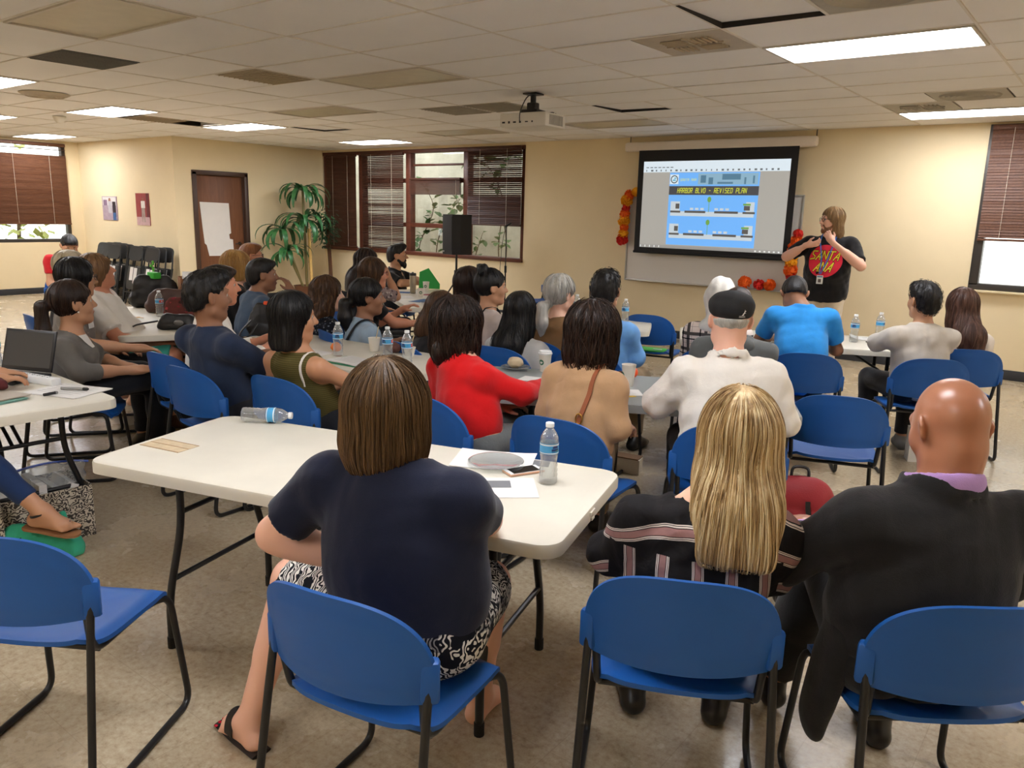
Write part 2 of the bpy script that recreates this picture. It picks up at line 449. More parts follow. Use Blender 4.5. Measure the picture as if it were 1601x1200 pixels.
def hair_prims(h, hp, Hm, Hy, hc, s):
    """list of implicit shapes for a hair style; Hy turns with the head but hangs straight down"""
    kd = h['kind']; v = h.get('vol', 1.0)
    hy = lambda x, y, z: hc + Hy @ (V(x, y, z) * s)
    cap = lambda g=0.0: E(hp(0, -0.016, 0.034), ((0.083 + g) * s, (0.103 + g) * s, (0.095 + g) * s), 0.02, rm=Hm)
    face = lambda lo=-0.03: E(hp(0, 0.112, lo), (0.073 * s, 0.080 * s, 0.104 * s), 0.012, op='-', rm=Hm)
    if kd == 'short':
        P = [cap(0.0), E(hp(0, 0.030, 0.082), (0.066 * s, 0.072 * s, (0.040 + 0.02 * h.get('top', 0.0)) * s), 0.03, rm=Hm),
             E(hp(0, -0.052, -0.022), (0.0715 * s, 0.0625 * s, 0.070 * s), 0.03, rm=Hm)]
        if h.get('top', 0) > 0.5: P.append(E(hp(0.0, 0.062, 0.105), (0.060 * s, 0.042 * s, 0.030 * s), 0.03, rm=Hm))
        P.append(PL(hp(0, 0.080, 0.062), Hm @ V(0, 0.66, -0.75), 0.012))
        P.append(face(-0.045))
        for x in (-1, 1): P.append(E(hp(x * 0.095, 0.005, -0.012), (0.036 * s, 0.036 * s, 0.047 * s), 0.006, op='-', rm=Hm))
        P.append(PL(hp(0, -0.05, h.get('nape', -0.060) - 0.018), Hm @ V(0, 0.15, -1), 0.006))
        return P
    if kd == 'balding':
        P = [cap(-0.004), PL(hp(0, 0, 0.012), Hm @ V(0, 0.1, 1), 0.01), PL(hp(0, 0.0, -0.074), Hm @ V(0, 0, -1), 0.01), PL(hp(0, 0.02, 0), Hm @ V(0, 1, 0), 0.01)]
        for x in (-1, 1): P.append(E(hp(x * 0.095, 0.0, -0.008), (0.036 * s, 0.034 * s, 0.044 * s), 0.006, op='-', rm=Hm))
        return P
    g = 0.008 * v + h.get('g', 0)
    P = [cap(g)]
    if kd in ('pony', 'bun', 'updo'):
        P.append(PL(hp(0, 0.088, 0.050), Hm @ V(0, 0.66, -0.75), 0.012)); P.append(face(-0.045))
        for x in (-1, 1): P.append(E(hp(x * 0.098, 0.012, -0.020), (0.036 * s, 0.040 * s, 0.050 * s), 0.006, op='-', rm=Hm))
        if kd == 'pony':
            z0 = h.get('pz', 0.0); b = hp(0, -0.108, z0); L = h.get('len', 0.26)
            m1 = b + Hy @ V(0, -0.045, -0.02) * s; m2 = b + Hy @ V(h.get('sx', 0), -0.050, -0.55 * L); m3 = b + Hy @ V(h.get('sx', 0) * 1.4, -0.030, -L)
            t = h.get('pw', 0.030)
            P += [C(b + Hy @ V(0, 0.02, 0), m1, 0.024 * s, 0.026 * s, k=0.015), C(m1, m2, t * 0.95, t * 1.15, k=0.02), C(m2, m3, t * 1.15, t * 0.45, k=0.02)]
        if kd == 'bun':
            P += [E(hp(0, -0.062, 0.125), (0.040 * s, 0.038 * s, 0.036 * s), 0.012), C(hp(-0.02, -0.08, 0.150), hp(0.02, -0.05, 0.150), 0.015 * s, k=0.012)]
        return P
    if kd == 'bob':
        L = h.get('len', 0.13)      # how far below head centre
        w = h.get('w', 0.098)
        P += [C(hy(0, -0.012, 0.02), hy(0, -0.022, -L * 0.55), (0.088 + g) * s, w, k=0.03, n=Hy @ V(0, 1, 0), sq=1.04),
              C(hy(0, -0.022, -L * 0.5), hy(0, -0.020, -L), w, w * 0.86, k=0.03, n=Hy @ V(0, 1, 0), sq=h.get('sq', 0.92))]
        P.append(PL(hy(0, 0, -L - h.get('cut', 0.02)), Hy @ V(0, h.get('slope', 0.0), -1), 0.012))
        P.append(E(hy(0, 0.135, -0.06), (0.080 * s, 0.095 * s, 0.150 * s), 0.012, op='-', rm=Hy))
        if h.get('fringe'): P.append(C(hp(-0.05, 0.083, 0.055), hp(0.05, 0.083, 0.055), 0.017 * s, k=0.02))
        return P
    if kd == 'long':
        L = h.get('len', 0.35); w = h.get('w', 0.100); bx = h.get('sx', 0.0); wb = h.get('wb', w * 0.85); by = h.get('by', -0.085)
        P += [C(hy(0, -0.02, 0.01), hy(0, -0.045, -0.11), (0.082 + g) * s, w * 0.95, k=0.03, n=Hy @ V(0, 1, 0), sq=0.92),
              C(hy(0, -0.045, -0.09), hc + Hy @ V(bx * 0.5, by, -L * 0.6), w * 1.0, w * 1.02, k=0.06, n=Hy @ V(0, 1, 0), sq=0.70),
              C(hc + Hy @ V(bx * 0.5, by, -L * 0.58), hc + Hy @ V(bx, h.get('by2', by), -L + 0.03), w, wb, k=0.03, n=Hy @ V(0, 1, 0), sq=0.40)]
        for x in h.get('front', ()):   # locks in front of the shoulder
            P += [C(hy(x * 0.078, 0.015, -0.02), hc + Hy @ V(x * 0.098, 0.045, -0.17), 0.026 * s, 0.030 * s, k=0.03), C(hc + Hy @ V(x * 0.098, 0.045, -0.16), hc + Hy @ V(x * 0.10, 0.055, -L * 0.9), 0.030, 0.016, k=0.02)]
        P.append(PL(hc + Hy @ V(0, by, -L - 0.005), Hy @ V(h.get('cutx', 0.0), 0.0, -1), 0.012))
        P.append(E(hy(0, 0.135, -0.055), (0.078 * s, 0.098 * s, 0.135 * s), 0.012, op='-', rm=Hy))
        return P

def strands(prims, v, n, L, zcut, hc, Hy, rad, off=0.003, step=0.012, crown=None, jit=0.3, seed=1, face=True, minz=-9):
    """thin locks combed down over an implicit hair shape"""
    rs = np.random.RandomState(seed)
    z = v[:, 2]; cand = np.nonzero(z > zcut)[0]
    P = v[rs.choice(cand, n)].astype(float); crown = hc + Hy @ V(0, -0.03, 0.12) if crown is None else crown
    eps = 0.004; paths = [[] for _ in range(n)]; alive = np.ones(n, bool); offs = off * rs.uniform(0.2, 1.5, n)
    lens = L * rs.uniform(0.55, 1.0, n); jd = rs.normal(size=(n, 3)) * jit
    K = int(L / step)
    for it in range(K):
        d0 = sdf_eval(P, prims)
        g = np.stack([sdf_eval(P + e, prims) - d0 for e in np.eye(3) * eps], -1) / eps
        g = g / (np.linalg.norm(g, axis=1, keepdims=True) + 1e-6)
        P = P - g * (d0 - offs)[:, None] * 0.9
        for i in range(n):
            if alive[i]: paths[i].append(P[i].copy())
        q = (P - hc) @ Hy
        alive &= (it + 1) * step < lens
        if face: alive &= ~((q[:, 1] > 0.05) & (q[:, 2] < 0.06) & (np.abs(q[:, 0]) < 0.075))
        out = P - crown; out[:, 2] = 0; out = out / (np.linalg.norm(out, axis=1, keepdims=True) + 1e-4)
        dr = np.array([0, 0, -1.0]) + 0.35 * out + jd * (0.25 + 0.25 * it / K)
        dr = dr - g * (dr * g).sum(1, keepdims=True)
        dr = dr / (np.linalg.norm(dr, axis=1, keepdims=True) + 1e-6)
        P = P + dr * step
        if not alive.any(): break
    VV = []; FF = []; TT = []; b = 0
    for i, p in enumerate(paths):
        k = len(p)
        if k < 3: continue
        p = np.array(p); T = np.gradient(p, axis=0); T /= np.linalg.norm(T, axis=1, keepdims=True) + 1e-9
        A = np.cross(T, V(0.31, 0.87, 0.38)); A /= np.linalg.norm(A, axis=1, keepdims=True) + 1e-9; B = np.cross(T, A)
        t = np.linspace(0, 1, k); r = rad * rs.uniform(0.6, 1.3) * np.minimum(1, (1 - t) * 3 + 0.12) * np.minimum(1, t * 6 + 0.25)
        for j in range(3):
            a = 2 * math.pi * j / 3; VV.append(p + (A * math.cos(a) + B * math.sin(a)) * r[:, None])
        idx = b + np.arange(k)
        for j in range(3):
            a0 = idx + j * k; a1 = idx + ((j + 1) % 3) * k
            FF.append(np.stack([a0[:-1], a1[:-1], a1[1:], a0[1:]], 1))
        TT.append(np.full(3 * k, rs.uniform(0, 1))); b += 3 * k
    if not VV: return np.zeros((0, 3)), np.zeros((0, 4), int), np.zeros(0)
    return np.concatenate(VV), np.concatenate(FF), np.concatenate(TT)

def person(label, head, heading, s=1.0, w=1.0, depth=1.0, sh=0.175, lean=0.05, leanx=0.0, gaze=0.0, pitch=0.0, roll=0.0, hs=1.0, fat=1.0,
           skin='tan', top=None, bottom=None, hair=None, arms=('lap', 'lap'), legs=('sit', 'sit'), stand=False, h=0.010, shoes=None,
           glasses=False, beard=None, bust=0.0, neck=0.052, barefeet=False, brow=(40, 28, 20), extra=None, hump=0.0, neckf=0.0, hipz=None, shz=0.0, armw=1.0, hx=0.0, nbz=0.175):
    head = np.asarray(head, float); Rz = np.array(Matrix.Rotation(R(heading), 3, 'Z'))
    # root on the floor under the hips
    loc = head - Rz @ V(leanx, lean, 0); hz = head[2]
    root = empty('person', (loc[0], loc[1], 0), R(heading)); tag(root, label, 'person', None)
    hc = V(leanx, lean, hz)
    Hm = rotm(gaze, pitch, roll); Hy = rotm(gaze, 0, 0)
    hp = lambda x, y, z: hc + Hm @ (V(x, y, z) * hs)
    pz = (0.535 if hipz is None else hipz)
    if stand: pz = 0.93 * s
    pel = V(0, 0, pz)
    nb = hc + V(-leanx * 0.25 - hx, -lean * 0.28 - 0.018 * hs - neckf, -nbz * hs)    # base of neck
    mid = lerp(pel, nb, 0.5) + V(0, -0.015 - hump, 0)
    up = lerp(pel, nb, 0.80) + V(0, -0.012 - hump * 0.7, 0)
    tdir = nrm(nb - pel); fwd = nrm(V(0, 1, 0) - tdir * tdir[1])
    rup = (0.06 + 0.60 * sh) * (0.5 + 0.5 * w)
    S = {}
    for sd, x in (('L', -1), ('R', 1)): S[sd] = nb + V(x * sh, -0.012, -0.058 * s + shz) + V(0, 0, 0)
    bone = {}
    ua = 0.285 * s; fa = 0.25 * s
    for sd, x, a in (('L', -1, arms[0]), ('R', 1, arms[1])):
        if isinstance(a, str):
            if a == 'lap': el = S[sd] + V(x * 0.022, 0.03, -0.26 * s); wr = V(x * 0.10, 0.27, 0.655)
            elif a == 'table': el = S[sd] + V(x * 0.04, 0.15, -0.215 * s); wr = V(x * 0.10, S[sd][1] + 0.36, 0.80)
            elif a == 'cross': el = S[sd] + V(x * 0.055, 0.09, -0.25 * s); wr = V(-x * 0.07, S[sd][1] + 0.21, el[2] + 0.06)
            elif a == 'down': el = S[sd] + V(x * 0.05, -0.02, -0.28 * s); wr = el + V(x * 0.01, 0.05, -0.25 * s)
            hd = nrm(wr - el); pn = V(0, 0.2, -1) if a != 'down' else V(-x, 0, 0); curl = 28
        else:
            el, wr = np.asarray(a[0], float), np.asarray(a[1], float)
            hd = nrm(a[2]) if len(a) > 2 and a[2] is not None else nrm(wr - el)
            pn = np.asarray(a[3], float) if len(a) > 3 and a[3] is not None else V(0, 0.2, -1)
            curl = a[4] if len(a) > 4 else 28
        bone[sd] = (S[sd], el, wr, hd, pn, curl)
    lg = {}
    for sd, x, a in (('L', -1, legs[0]), ('R', 1, legs[1])):
        hip = V(x * 0.088 * w ** 0.5, 0.0, pz - 0.025 if stand else 0.458 + 0.084 * (0.45 + 0.55 * w))
        if isinstance(a, str):
            if stand: kn = hip + V(x * 0.02, 0.02, -0.42 * s); an = kn + V(x * 0.01, -0.03, -0.42 * s); td = V(x * 0.25, 1, 0)
            elif a == 'under': kn = hip + V(x * 0.06, 0.42 * s, 0.0); an = V(kn[0] * 0.9, 0.18, 0.085); td = V(x * 0.1, 1, 0)
            else: kn = hip + V(x * 0.06, 0.42 * s, -0.005); an = V(kn[0] * 0.95, kn[1] - 0.02, 0.085); td = V(x * 0.2, 1, 0)
        else: kn, an = np.asarray(a[0], float), np.asarray(a[1], float); td = nrm(a[2])
        lg[sd] = (hip, kn, an, nrm(td))
    # ---- implicit shapes: o is how far the cloth stands off the body
    def torso(o=0.0, sq=0.70):
        sq = sq * depth; n = fwd
        T = [C(pel + V(0, 0, -0.015) if stand else V(0, 0, 0.458 + 0.158 * w + o), lerp(pel, mid, 0.55), 0.158 * w + o, 0.148 * w + o, 0.04, n=n, sq=sq),
             C(lerp(pel, mid, 0.5), mid, 0.146 * w + o, 0.150 * w + o, 0.05, n=n, sq=sq),
             C(mid, nb + tdir * (0.032 - rup), 0.150 * w + o, rup + o * 0.8, 0.05, n=n, sq=sq * 0.97)]
        for sd in 'LR': T.append(C(lerp(up, nb, 0.35), S[sd] + V(0, 0, -0.005), 0.058 + o, 0.050 * (0.4 + 0.6 * w) * armw + o, 0.05))
        T.append(C(nb + V(0, -0.010, -0.045), nb + V(0, -0.004, 0.022), 0.088 + o * 0.4, neck * 1.08 + o * 0.2, 0.05, flat=o > 0.004))
        if w > 1.12: T.append(E(lerp(pel, mid, 0.6) + fwd * 0.055 * w, (0.14 * w + o, 0.115 * w + o, 0.15), 0.06))
        if bust:
            for x in (-1, 1): T.append(E(lerp(mid, up, 0.55) + V(x * 0.075, 0.085 * depth + 0.01, -0.01), 0.062 * bust + o, 0.05))
        return T
    def arm(sd, o=0.0, frac=2.0, flat=False):
        a, e, wv = bone[sd][:3]; m = armw * (0.45 + 0.55 * w); T = []
        if frac <= 1.0:
            T.append(C(a, lerp(a, e, frac), 0.050 * m + o, lerp(0.050, 0.040, frac) * m + o * 1.15, 0.035, flat=True)); return T
        T.append(C(a, e, 0.050 * m + o, 0.039 * m + o, 0.035))
        f = min(frac - 1, 1.0)
        T.append(C(e, lerp(e, wv, f), 0.040 * m + o, lerp(0.040 * m, 0.026, f) + o * 0.8, 0.025, flat=frac < 2.0))
        if frac >= 2.0: T.append(C(lerp(e, wv, 0.18), lerp(e, wv, 0.5), 0.041 * m + o, 0.034 * m + o, 0.03))
        return T
    def leg(sd, o=0.0, frac=2.0):
        a, kn, an, td = lg[sd]; m = 0.45 + 0.55 * w; T = []
        if frac <= 1.0: return [C(a, lerp(a, kn, frac), 0.084 * m + o, lerp(0.084, 0.060, frac) * m + o * 1.2, 0.04, flat=True)]
        T.append(C(a, kn, 0.084 * m + o, 0.058 * m + o, 0.04)); f = min(frac - 1, 1.0)
        T.append(C(kn, lerp(kn, an, f), 0.054 * m + o, lerp(0.054 * m, 0.036, f) + o * 1.3, 0.03, flat=frac < 2.0))
        bk = nrm(kn - an); back = nrm(-td + bk * (td @ bk))
        T.append(C(lerp(kn, an, 0.15) + back * 0.012, lerp(kn, an, 0.5) + back * 0.008, 0.050 * m + o, 0.042 * m + o, 0.03))
        return T
    def foot(sd, o=0.0, toes=False):
        a, kn, an, td = lg[sd]; dn = V(0, 0, -1)
        if lg[sd][3][2] != 0 or abs(an[2] - 0.085) > 0.03: dn = nrm(np.cross(np.cross(td, nrm(an - kn)), td))
        b = an + dn * 0.05
        T = [C(an + dn * 0.01, b - td * 0.035 - dn * 0.006, 0.034 + o, 0.031 + o, 0.02),
             C(b - td * 0.03, b + td * 0.10 + dn * 0.006, 0.031 + o, 0.030 + o, 0.02, n=dn, sq=0.9),
             C(an + td * 0.01, b + td * 0.10, 0.036 + o, 0.024 + o, 0.03)]
        if toes:
            lat = np.cross(td, dn) * (1 if sd == 'R' else -1)
            T.append(C(b + td * 0.095 + lat * 0.022, b + td * 0.088 - lat * 0.026, 0.019, 0.017, 0.015))
            for i in range(5):
                o_ = lat * (0.031 - 0.0165 * i); L = (0.062, 0.058, 0.050, 0.041, 0.030)[i]; r0 = (0.0125, 0.0095, 0.009, 0.0085, 0.008)[i]
                T.append(C(b + td * (0.105 - 0.004 * i) + o_ * 0.9 + dn * 0.004, b + td * (0.105 + L * 0.75 - 0.004 * i) + o_ * 1.08 + dn * 0.014, r0, r0 * 0.92, 0.006))
        else: T.append(C(b + td * 0.09, b + td * 0.155 + dn * 0.008, 0.032 + o, 0.024 + o, 0.02, n=dn, sq=0.75))
        return T
    # ---- the body, one surface
    body = torso() + [C(nb + V(0, 0, -0.01), hp(0, -0.028, -0.055), neck, neck * 0.96, 0.03)]
    for sd in 'LR': body += arm(sd)
    for sd in 'LR': body += leg(sd)
    for sd in 'LR': body += foot(sd, toes=barefeet)
    body += head_prims(hp, Hm, hs, fat)
    for sd, x in (('L', -1), ('R', 1)): body += hand_prims(bone[sd][2], bone[sd][3], bone[sd][4], x, bone[sd][5], s=min(1.0, s) if s < 1 else 1.0)
    sk = skinmat('skin_' + skin if isinstance(skin, str) else 'skin_%d_%d_%d' % skin, SKIN[skin] if isinstance(skin, str) else skin)
    sdf_obj('body', body, h, sk, root)
    # ---- eyes and brows
    for x in (-1, 1):
        e = MB(); c = hp(x * 0.031, 0.0745, 0.010); fw = Hm @ V(0, 1, 0); e.ball(c, 0.0122 * hs, 12, 8); e.mat(1).ball(c + fw * 0.0075 * hs, 0.0066 * hs, 10, 6)
        e.build('eye', [EYE, IRIS], root)
        b = MB(); b.tube([hp(x * 0.014, 0.0865, 0.030), hp(x * 0.030, 0.0880, 0.036), hp(x * 0.048, 0.076, 0.031)], 0.0035 * hs, 6, rr=[0.003 * hs, 0.0042 * hs, 0.002 * hs]); b.build('eyebrow', M('brow_%d_%d_%d' % brow, brow, 0.8), root)
    lp = MB(); lp.tube([hp(-0.021, 0.0905, -0.056), hp(0, 0.0985, -0.0555), hp(0.021, 0.0905, -0.056)], 0.0045 * hs, 6, rr=[0.002 * hs, 0.0048 * hs, 0.002 * hs]); lp.build('lips', M('lips_' + str(skin), tuple(int(a * b) for a, b in zip(SKIN[skin] if isinstance(skin, str) else skin, (0.78, 0.58, 0.58))), 0.45), root)
    if glasses:
        g = MB()
        for x in (-1, 1):
            pts = [hp(x * 0.033 + 0.024 * math.cos(t) * (abs(math.cos(t)) ** -0.3 if abs(math.cos(t)) > .01 else 1), 0.103 - 0.004 * abs(math.cos(t)), 0.008 + 0.017 * math.sin(t)) for t in np.linspace(0, 2 * math.pi, 19)]
            g.tube(pts, 0.0022 * hs, 6, cap=False)
            g.tube([hp(x * 0.058, 0.097, 0.014), hp(x * 0.078, 0.04, 0.014), hp(x * 0.082, -0.012, 0.010)], 0.0020 * hs, 6)
        g.tube([hp(-0.009, 0.105, 0.012), hp(0.009, 0.105, 0.012)], 0.002 * hs, 6); g.build('glasses', glasses if not isinstance(glasses, bool) else LENS_FRAME, root)
    if beard:
        B = [C(hp(-0.060, 0.012, -0.048), hp(-0.040, 0.052, -0.088), 0.018 * hs, 0.022 * hs, 0.02), C(hp(0.060, 0.012, -0.048), hp(0.040, 0.052, -0.088), 0.018 * hs, 0.022 * hs, 0.02),
             C(hp(-0.035, 0.055, -0.092), hp(0.035, 0.055, -0.092), 0.025 * hs, k=0.02), E(hp(0, 0.076, -0.100), (0.030 * hs, 0.024 * hs, 0.028 * hs * beard.get('len', 1)), 0.02, rm=Hm),
             C(hp(-0.026, 0.088, -0.046), hp(0.026, 0.088, -0.046), 0.0085 * hs, k=0.008), C(hp(-0.030, 0.084, -0.046), hp(-0.034, 0.068, -0.085), 0.010 * hs, k=0.01), C(hp(0.030, 0.084, -0.046), hp(0.034, 0.068, -0.085), 0.010 * hs, k=0.01),
             E(hp(0, 0.098, -0.060), (0.021 * hs, 0.018 * hs, 0.0085 * hs), 0.006, op='-', rm=Hm)]
        sdf_obj('beard', B, 0.005, beard['mat'], root, lambda P: 0.0015 * wob(P, 220))
    # ---- clothes
    if top:
        o = top.get('o', 0.012); T = torso(o, top.get('sq', 0.70))
        for sd in 'LR':
            fr = top.get('sleeve', 0.6); T += [] if fr <= 0 else arm(sd, top.get('so', o), fr)
        T += top.get('add', lambda L: [])(locals()) if callable(top.get('add')) else []
        nr = top.get('neckr', 0.078)
        nc = nb + V(0, top.get('neckfwd', 0.028), top.get('neckz', 0.040))
        if top.get('vneck'): T.append(C(nc, nc + V(0, 0.07, -top['vneck']), nr, 0.012, 0.01, op='-'))
        if nr > 0: T.append(E(nc, (nr, nr * top.get('neckd', 1.0), top.get('neckh', 0.06)), 0.008, op='-'))
        hz_ = top.get('hem', pz - 0.06)
        T.append(PL(V(0, 0, hz_), V(0, 0, -1), 0.01))
        if top.get('tank'):
            for x in (-1, 1): T.append(E(S['L' if x < 0 else 'R'] + V(x * 0.030, 0.0, 0.01), (top['tank'], 0.16, 0.13), 0.01, op='-'))
        if top.get('collar'):
            cz = top['collar']; rm = rotm(0, 16, 0)
            T.append(RG(nb + V(0, 0.006, 0.010 + cz * .42), neck * 1.12 + .016, 0.0095, 0.006, rm=rm, ez=cz / 0.0095 * 0.60, ey=1.08))
            T.append(E(nb + V(0, .085, .03), (.022, .05, .05), 0.006, op='-'))
        amp = top.get('fold', 0.005)
        sdf_obj(top.get('name', 'shirt'), T, top.get('h', h), top['mat'], root, lambda P: amp * wob(P, top.get('fs', 22), 2) + amp * 0.5 * wob(P * np.array([1, 1, 0.6], np.float32), 55, 4))
    if bottom:
        o = bottom.get('o', 0.012); fr = bottom.get('len', 1.92)
        z0 = pz - 0.02 if stand else 0.456 + 0.148 * w; T = [C(V(0, 0, z0), V(0, 0, z0 + 0.02), (0.160 if stand else 0.148) * w + (o if stand else 0), (0.155 if stand else 0.140) * w, 0.03, n=fwd, sq=0.70 * depth)]
        for sd in 'LR': T += leg(sd, o, fr)
        if bottom.get('skirt'):
            a = lerp(lg['L'][0], lg['L'][1], fr); b = lerp(lg['R'][0], lg['R'][1], fr); T.append(C(lerp(lg['L'][0], lg['R'][0], .5), lerp(a, b, 0.5), 0.11 * w, 0.09 * w, 0.08))
        sdf_obj(bottom.get('name', 'trousers'), T, max(h, 0.010), bottom['mat'], root, lambda P: 0.004 * wob(P, 26, 1))
    if shoes:
        for sd in 'LR': sdf_obj('shoe', foot(sd, 0.008), 0.008, shoes, root)
    # ---- hair
    hv = None
    if hair:
        if hair['kind'] == 'long':
            o_ = (top or {}).get('o', 0.01) if top else 0.0; Lh = hair.get('len', .35); bx = hair.get('sx', 0.0); back = torso(o_, (top or {}).get('sq', .70))
            bd = Hy @ V(0, 1, 0); bd = nrm(V(bd[0] * .4, bd[1], 0)) if bd[1] > .3 else bd
            def by_at(f):
                p = hc + Hy @ V(bx * f, 0, -Lh * f) - bd * .6; t = 0.0
                for _ in range(50):
                    t += max(-.02, min(.06, float(sdf_eval((p + bd * t)[None, :], back)[0]))) * .8
                    if t > .62: break
                return min(-.03, ((p + bd * t - hc) @ (Hy @ V(0, 1, 0))) - hair.get('gap', .022))
            hair = dict(hair); hair['by'] = hair.get('by', min(-.06, by_at(.62))); hair['by2'] = hair.get('by2', min(-.05, by_at(1.0)))
        HP_ = hair_prims(hair, hp, Hm, Hy, hc, hs)
        hh = min(h, 0.008); amp = hair.get('amp', 0.003)
        def hd_(P):
            q = (P - hc.astype(np.float32)) @ Hy.astype(np.float32); an = np.arctan2(q[:, 0], -q[:, 1] + 0.02)
            rg = hair.get('rag', 0.0)
            ex = rg * wob(P * np.array([1, 1, .12], np.float32), 30, 6) * np.clip((-.02 - q[:, 2]) / .08, 0, 1) if rg else 0.0
            return ex + amp * (np.sin(an * hair.get('fq', 17) + 2 * np.sin(q[:, 2] * hair.get('wz', 12))) * 0.6 + wob(P * np.array([1, 1, hair.get('zs', 0.25)], np.float32), hair.get('ns', 60), 3) * 0.7)
        v, q = sdf_mesh(HP_, hh, hd_)
        tone = np.clip(0.5 + 0.35 * wob(v.astype(np.float32) * np.array([1, 1, 0.15], np.float32), 45, 5), 0, 1)
        n = hair.get('n', 220)
        if n:
            sv, sf, st = strands(HP_, v, n, hair.get('sl', 0.30), (v[:, 2].min() * 0.35 + v[:, 2].max() * 0.65) if hair.get('kind') != 'short' else v[:, 2].min(), hc, Hy, hair.get('rad', 0.0022), hair.get('off', 0.003), seed=int(abs(head[0]) * 1000) % 9999, jit=hair.get('jit', 0.25), step=hair.get('step', 0.014))
            f = np.concatenate([q, sf + len(v)]); tone = np.concatenate([tone, st]); v = np.concatenate([v, sv])
        else: f = q
        mesh_obj('hair', v, f, hair['mat'], root, True, None, tone)
    info = dict(root=root, hc=hc, Hm=Hm, Hy=Hy, hp=hp, nb=nb, up=up, mid=mid, pel=pel, S=S, bone=bone, lg=lg, torso=torso, arm=arm, leg=leg, foot=foot, fwd=fwd, Rz=Rz, loc=loc, hs=hs, heading=heading)
    if extra: extra(info)
    return info
# ------------------------------------------------------------------ furniture
def plastic(name, rgb, rough=0.38):
    if name in _MC: return _MC[name]
    t = NT(name); c = srgb(rgb)
    t.set(col=t.mix(t.noise(5, detail=3), tuple(x * 0.9 for x in c), tuple(min(1, x * 1.1) for x in c)), rough=t.math('ADD', t.math('MULTIPLY', t.noise(9, detail=5), 0.12), rough - 0.06), spec=0.4)
    t.bump(t.noise(420, detail=1), 0.10, 0.002)
    _MC[name] = t.m; return t.m
BLUE = plastic('blue_plastic', (24, 84, 158), 0.46)
BLACKM = M('black_steel', (22, 22, 24), 0.38, spec=0.5, bump=0.05, bscale=200)
WHITEP = plastic('white_table_plastic', (216, 211, 196), 0.5)
GREYP = plastic('grey_laminate', (150, 156, 154), 0.45)
RUBBER = M('black_rubber', (18, 18, 18), 0.8)

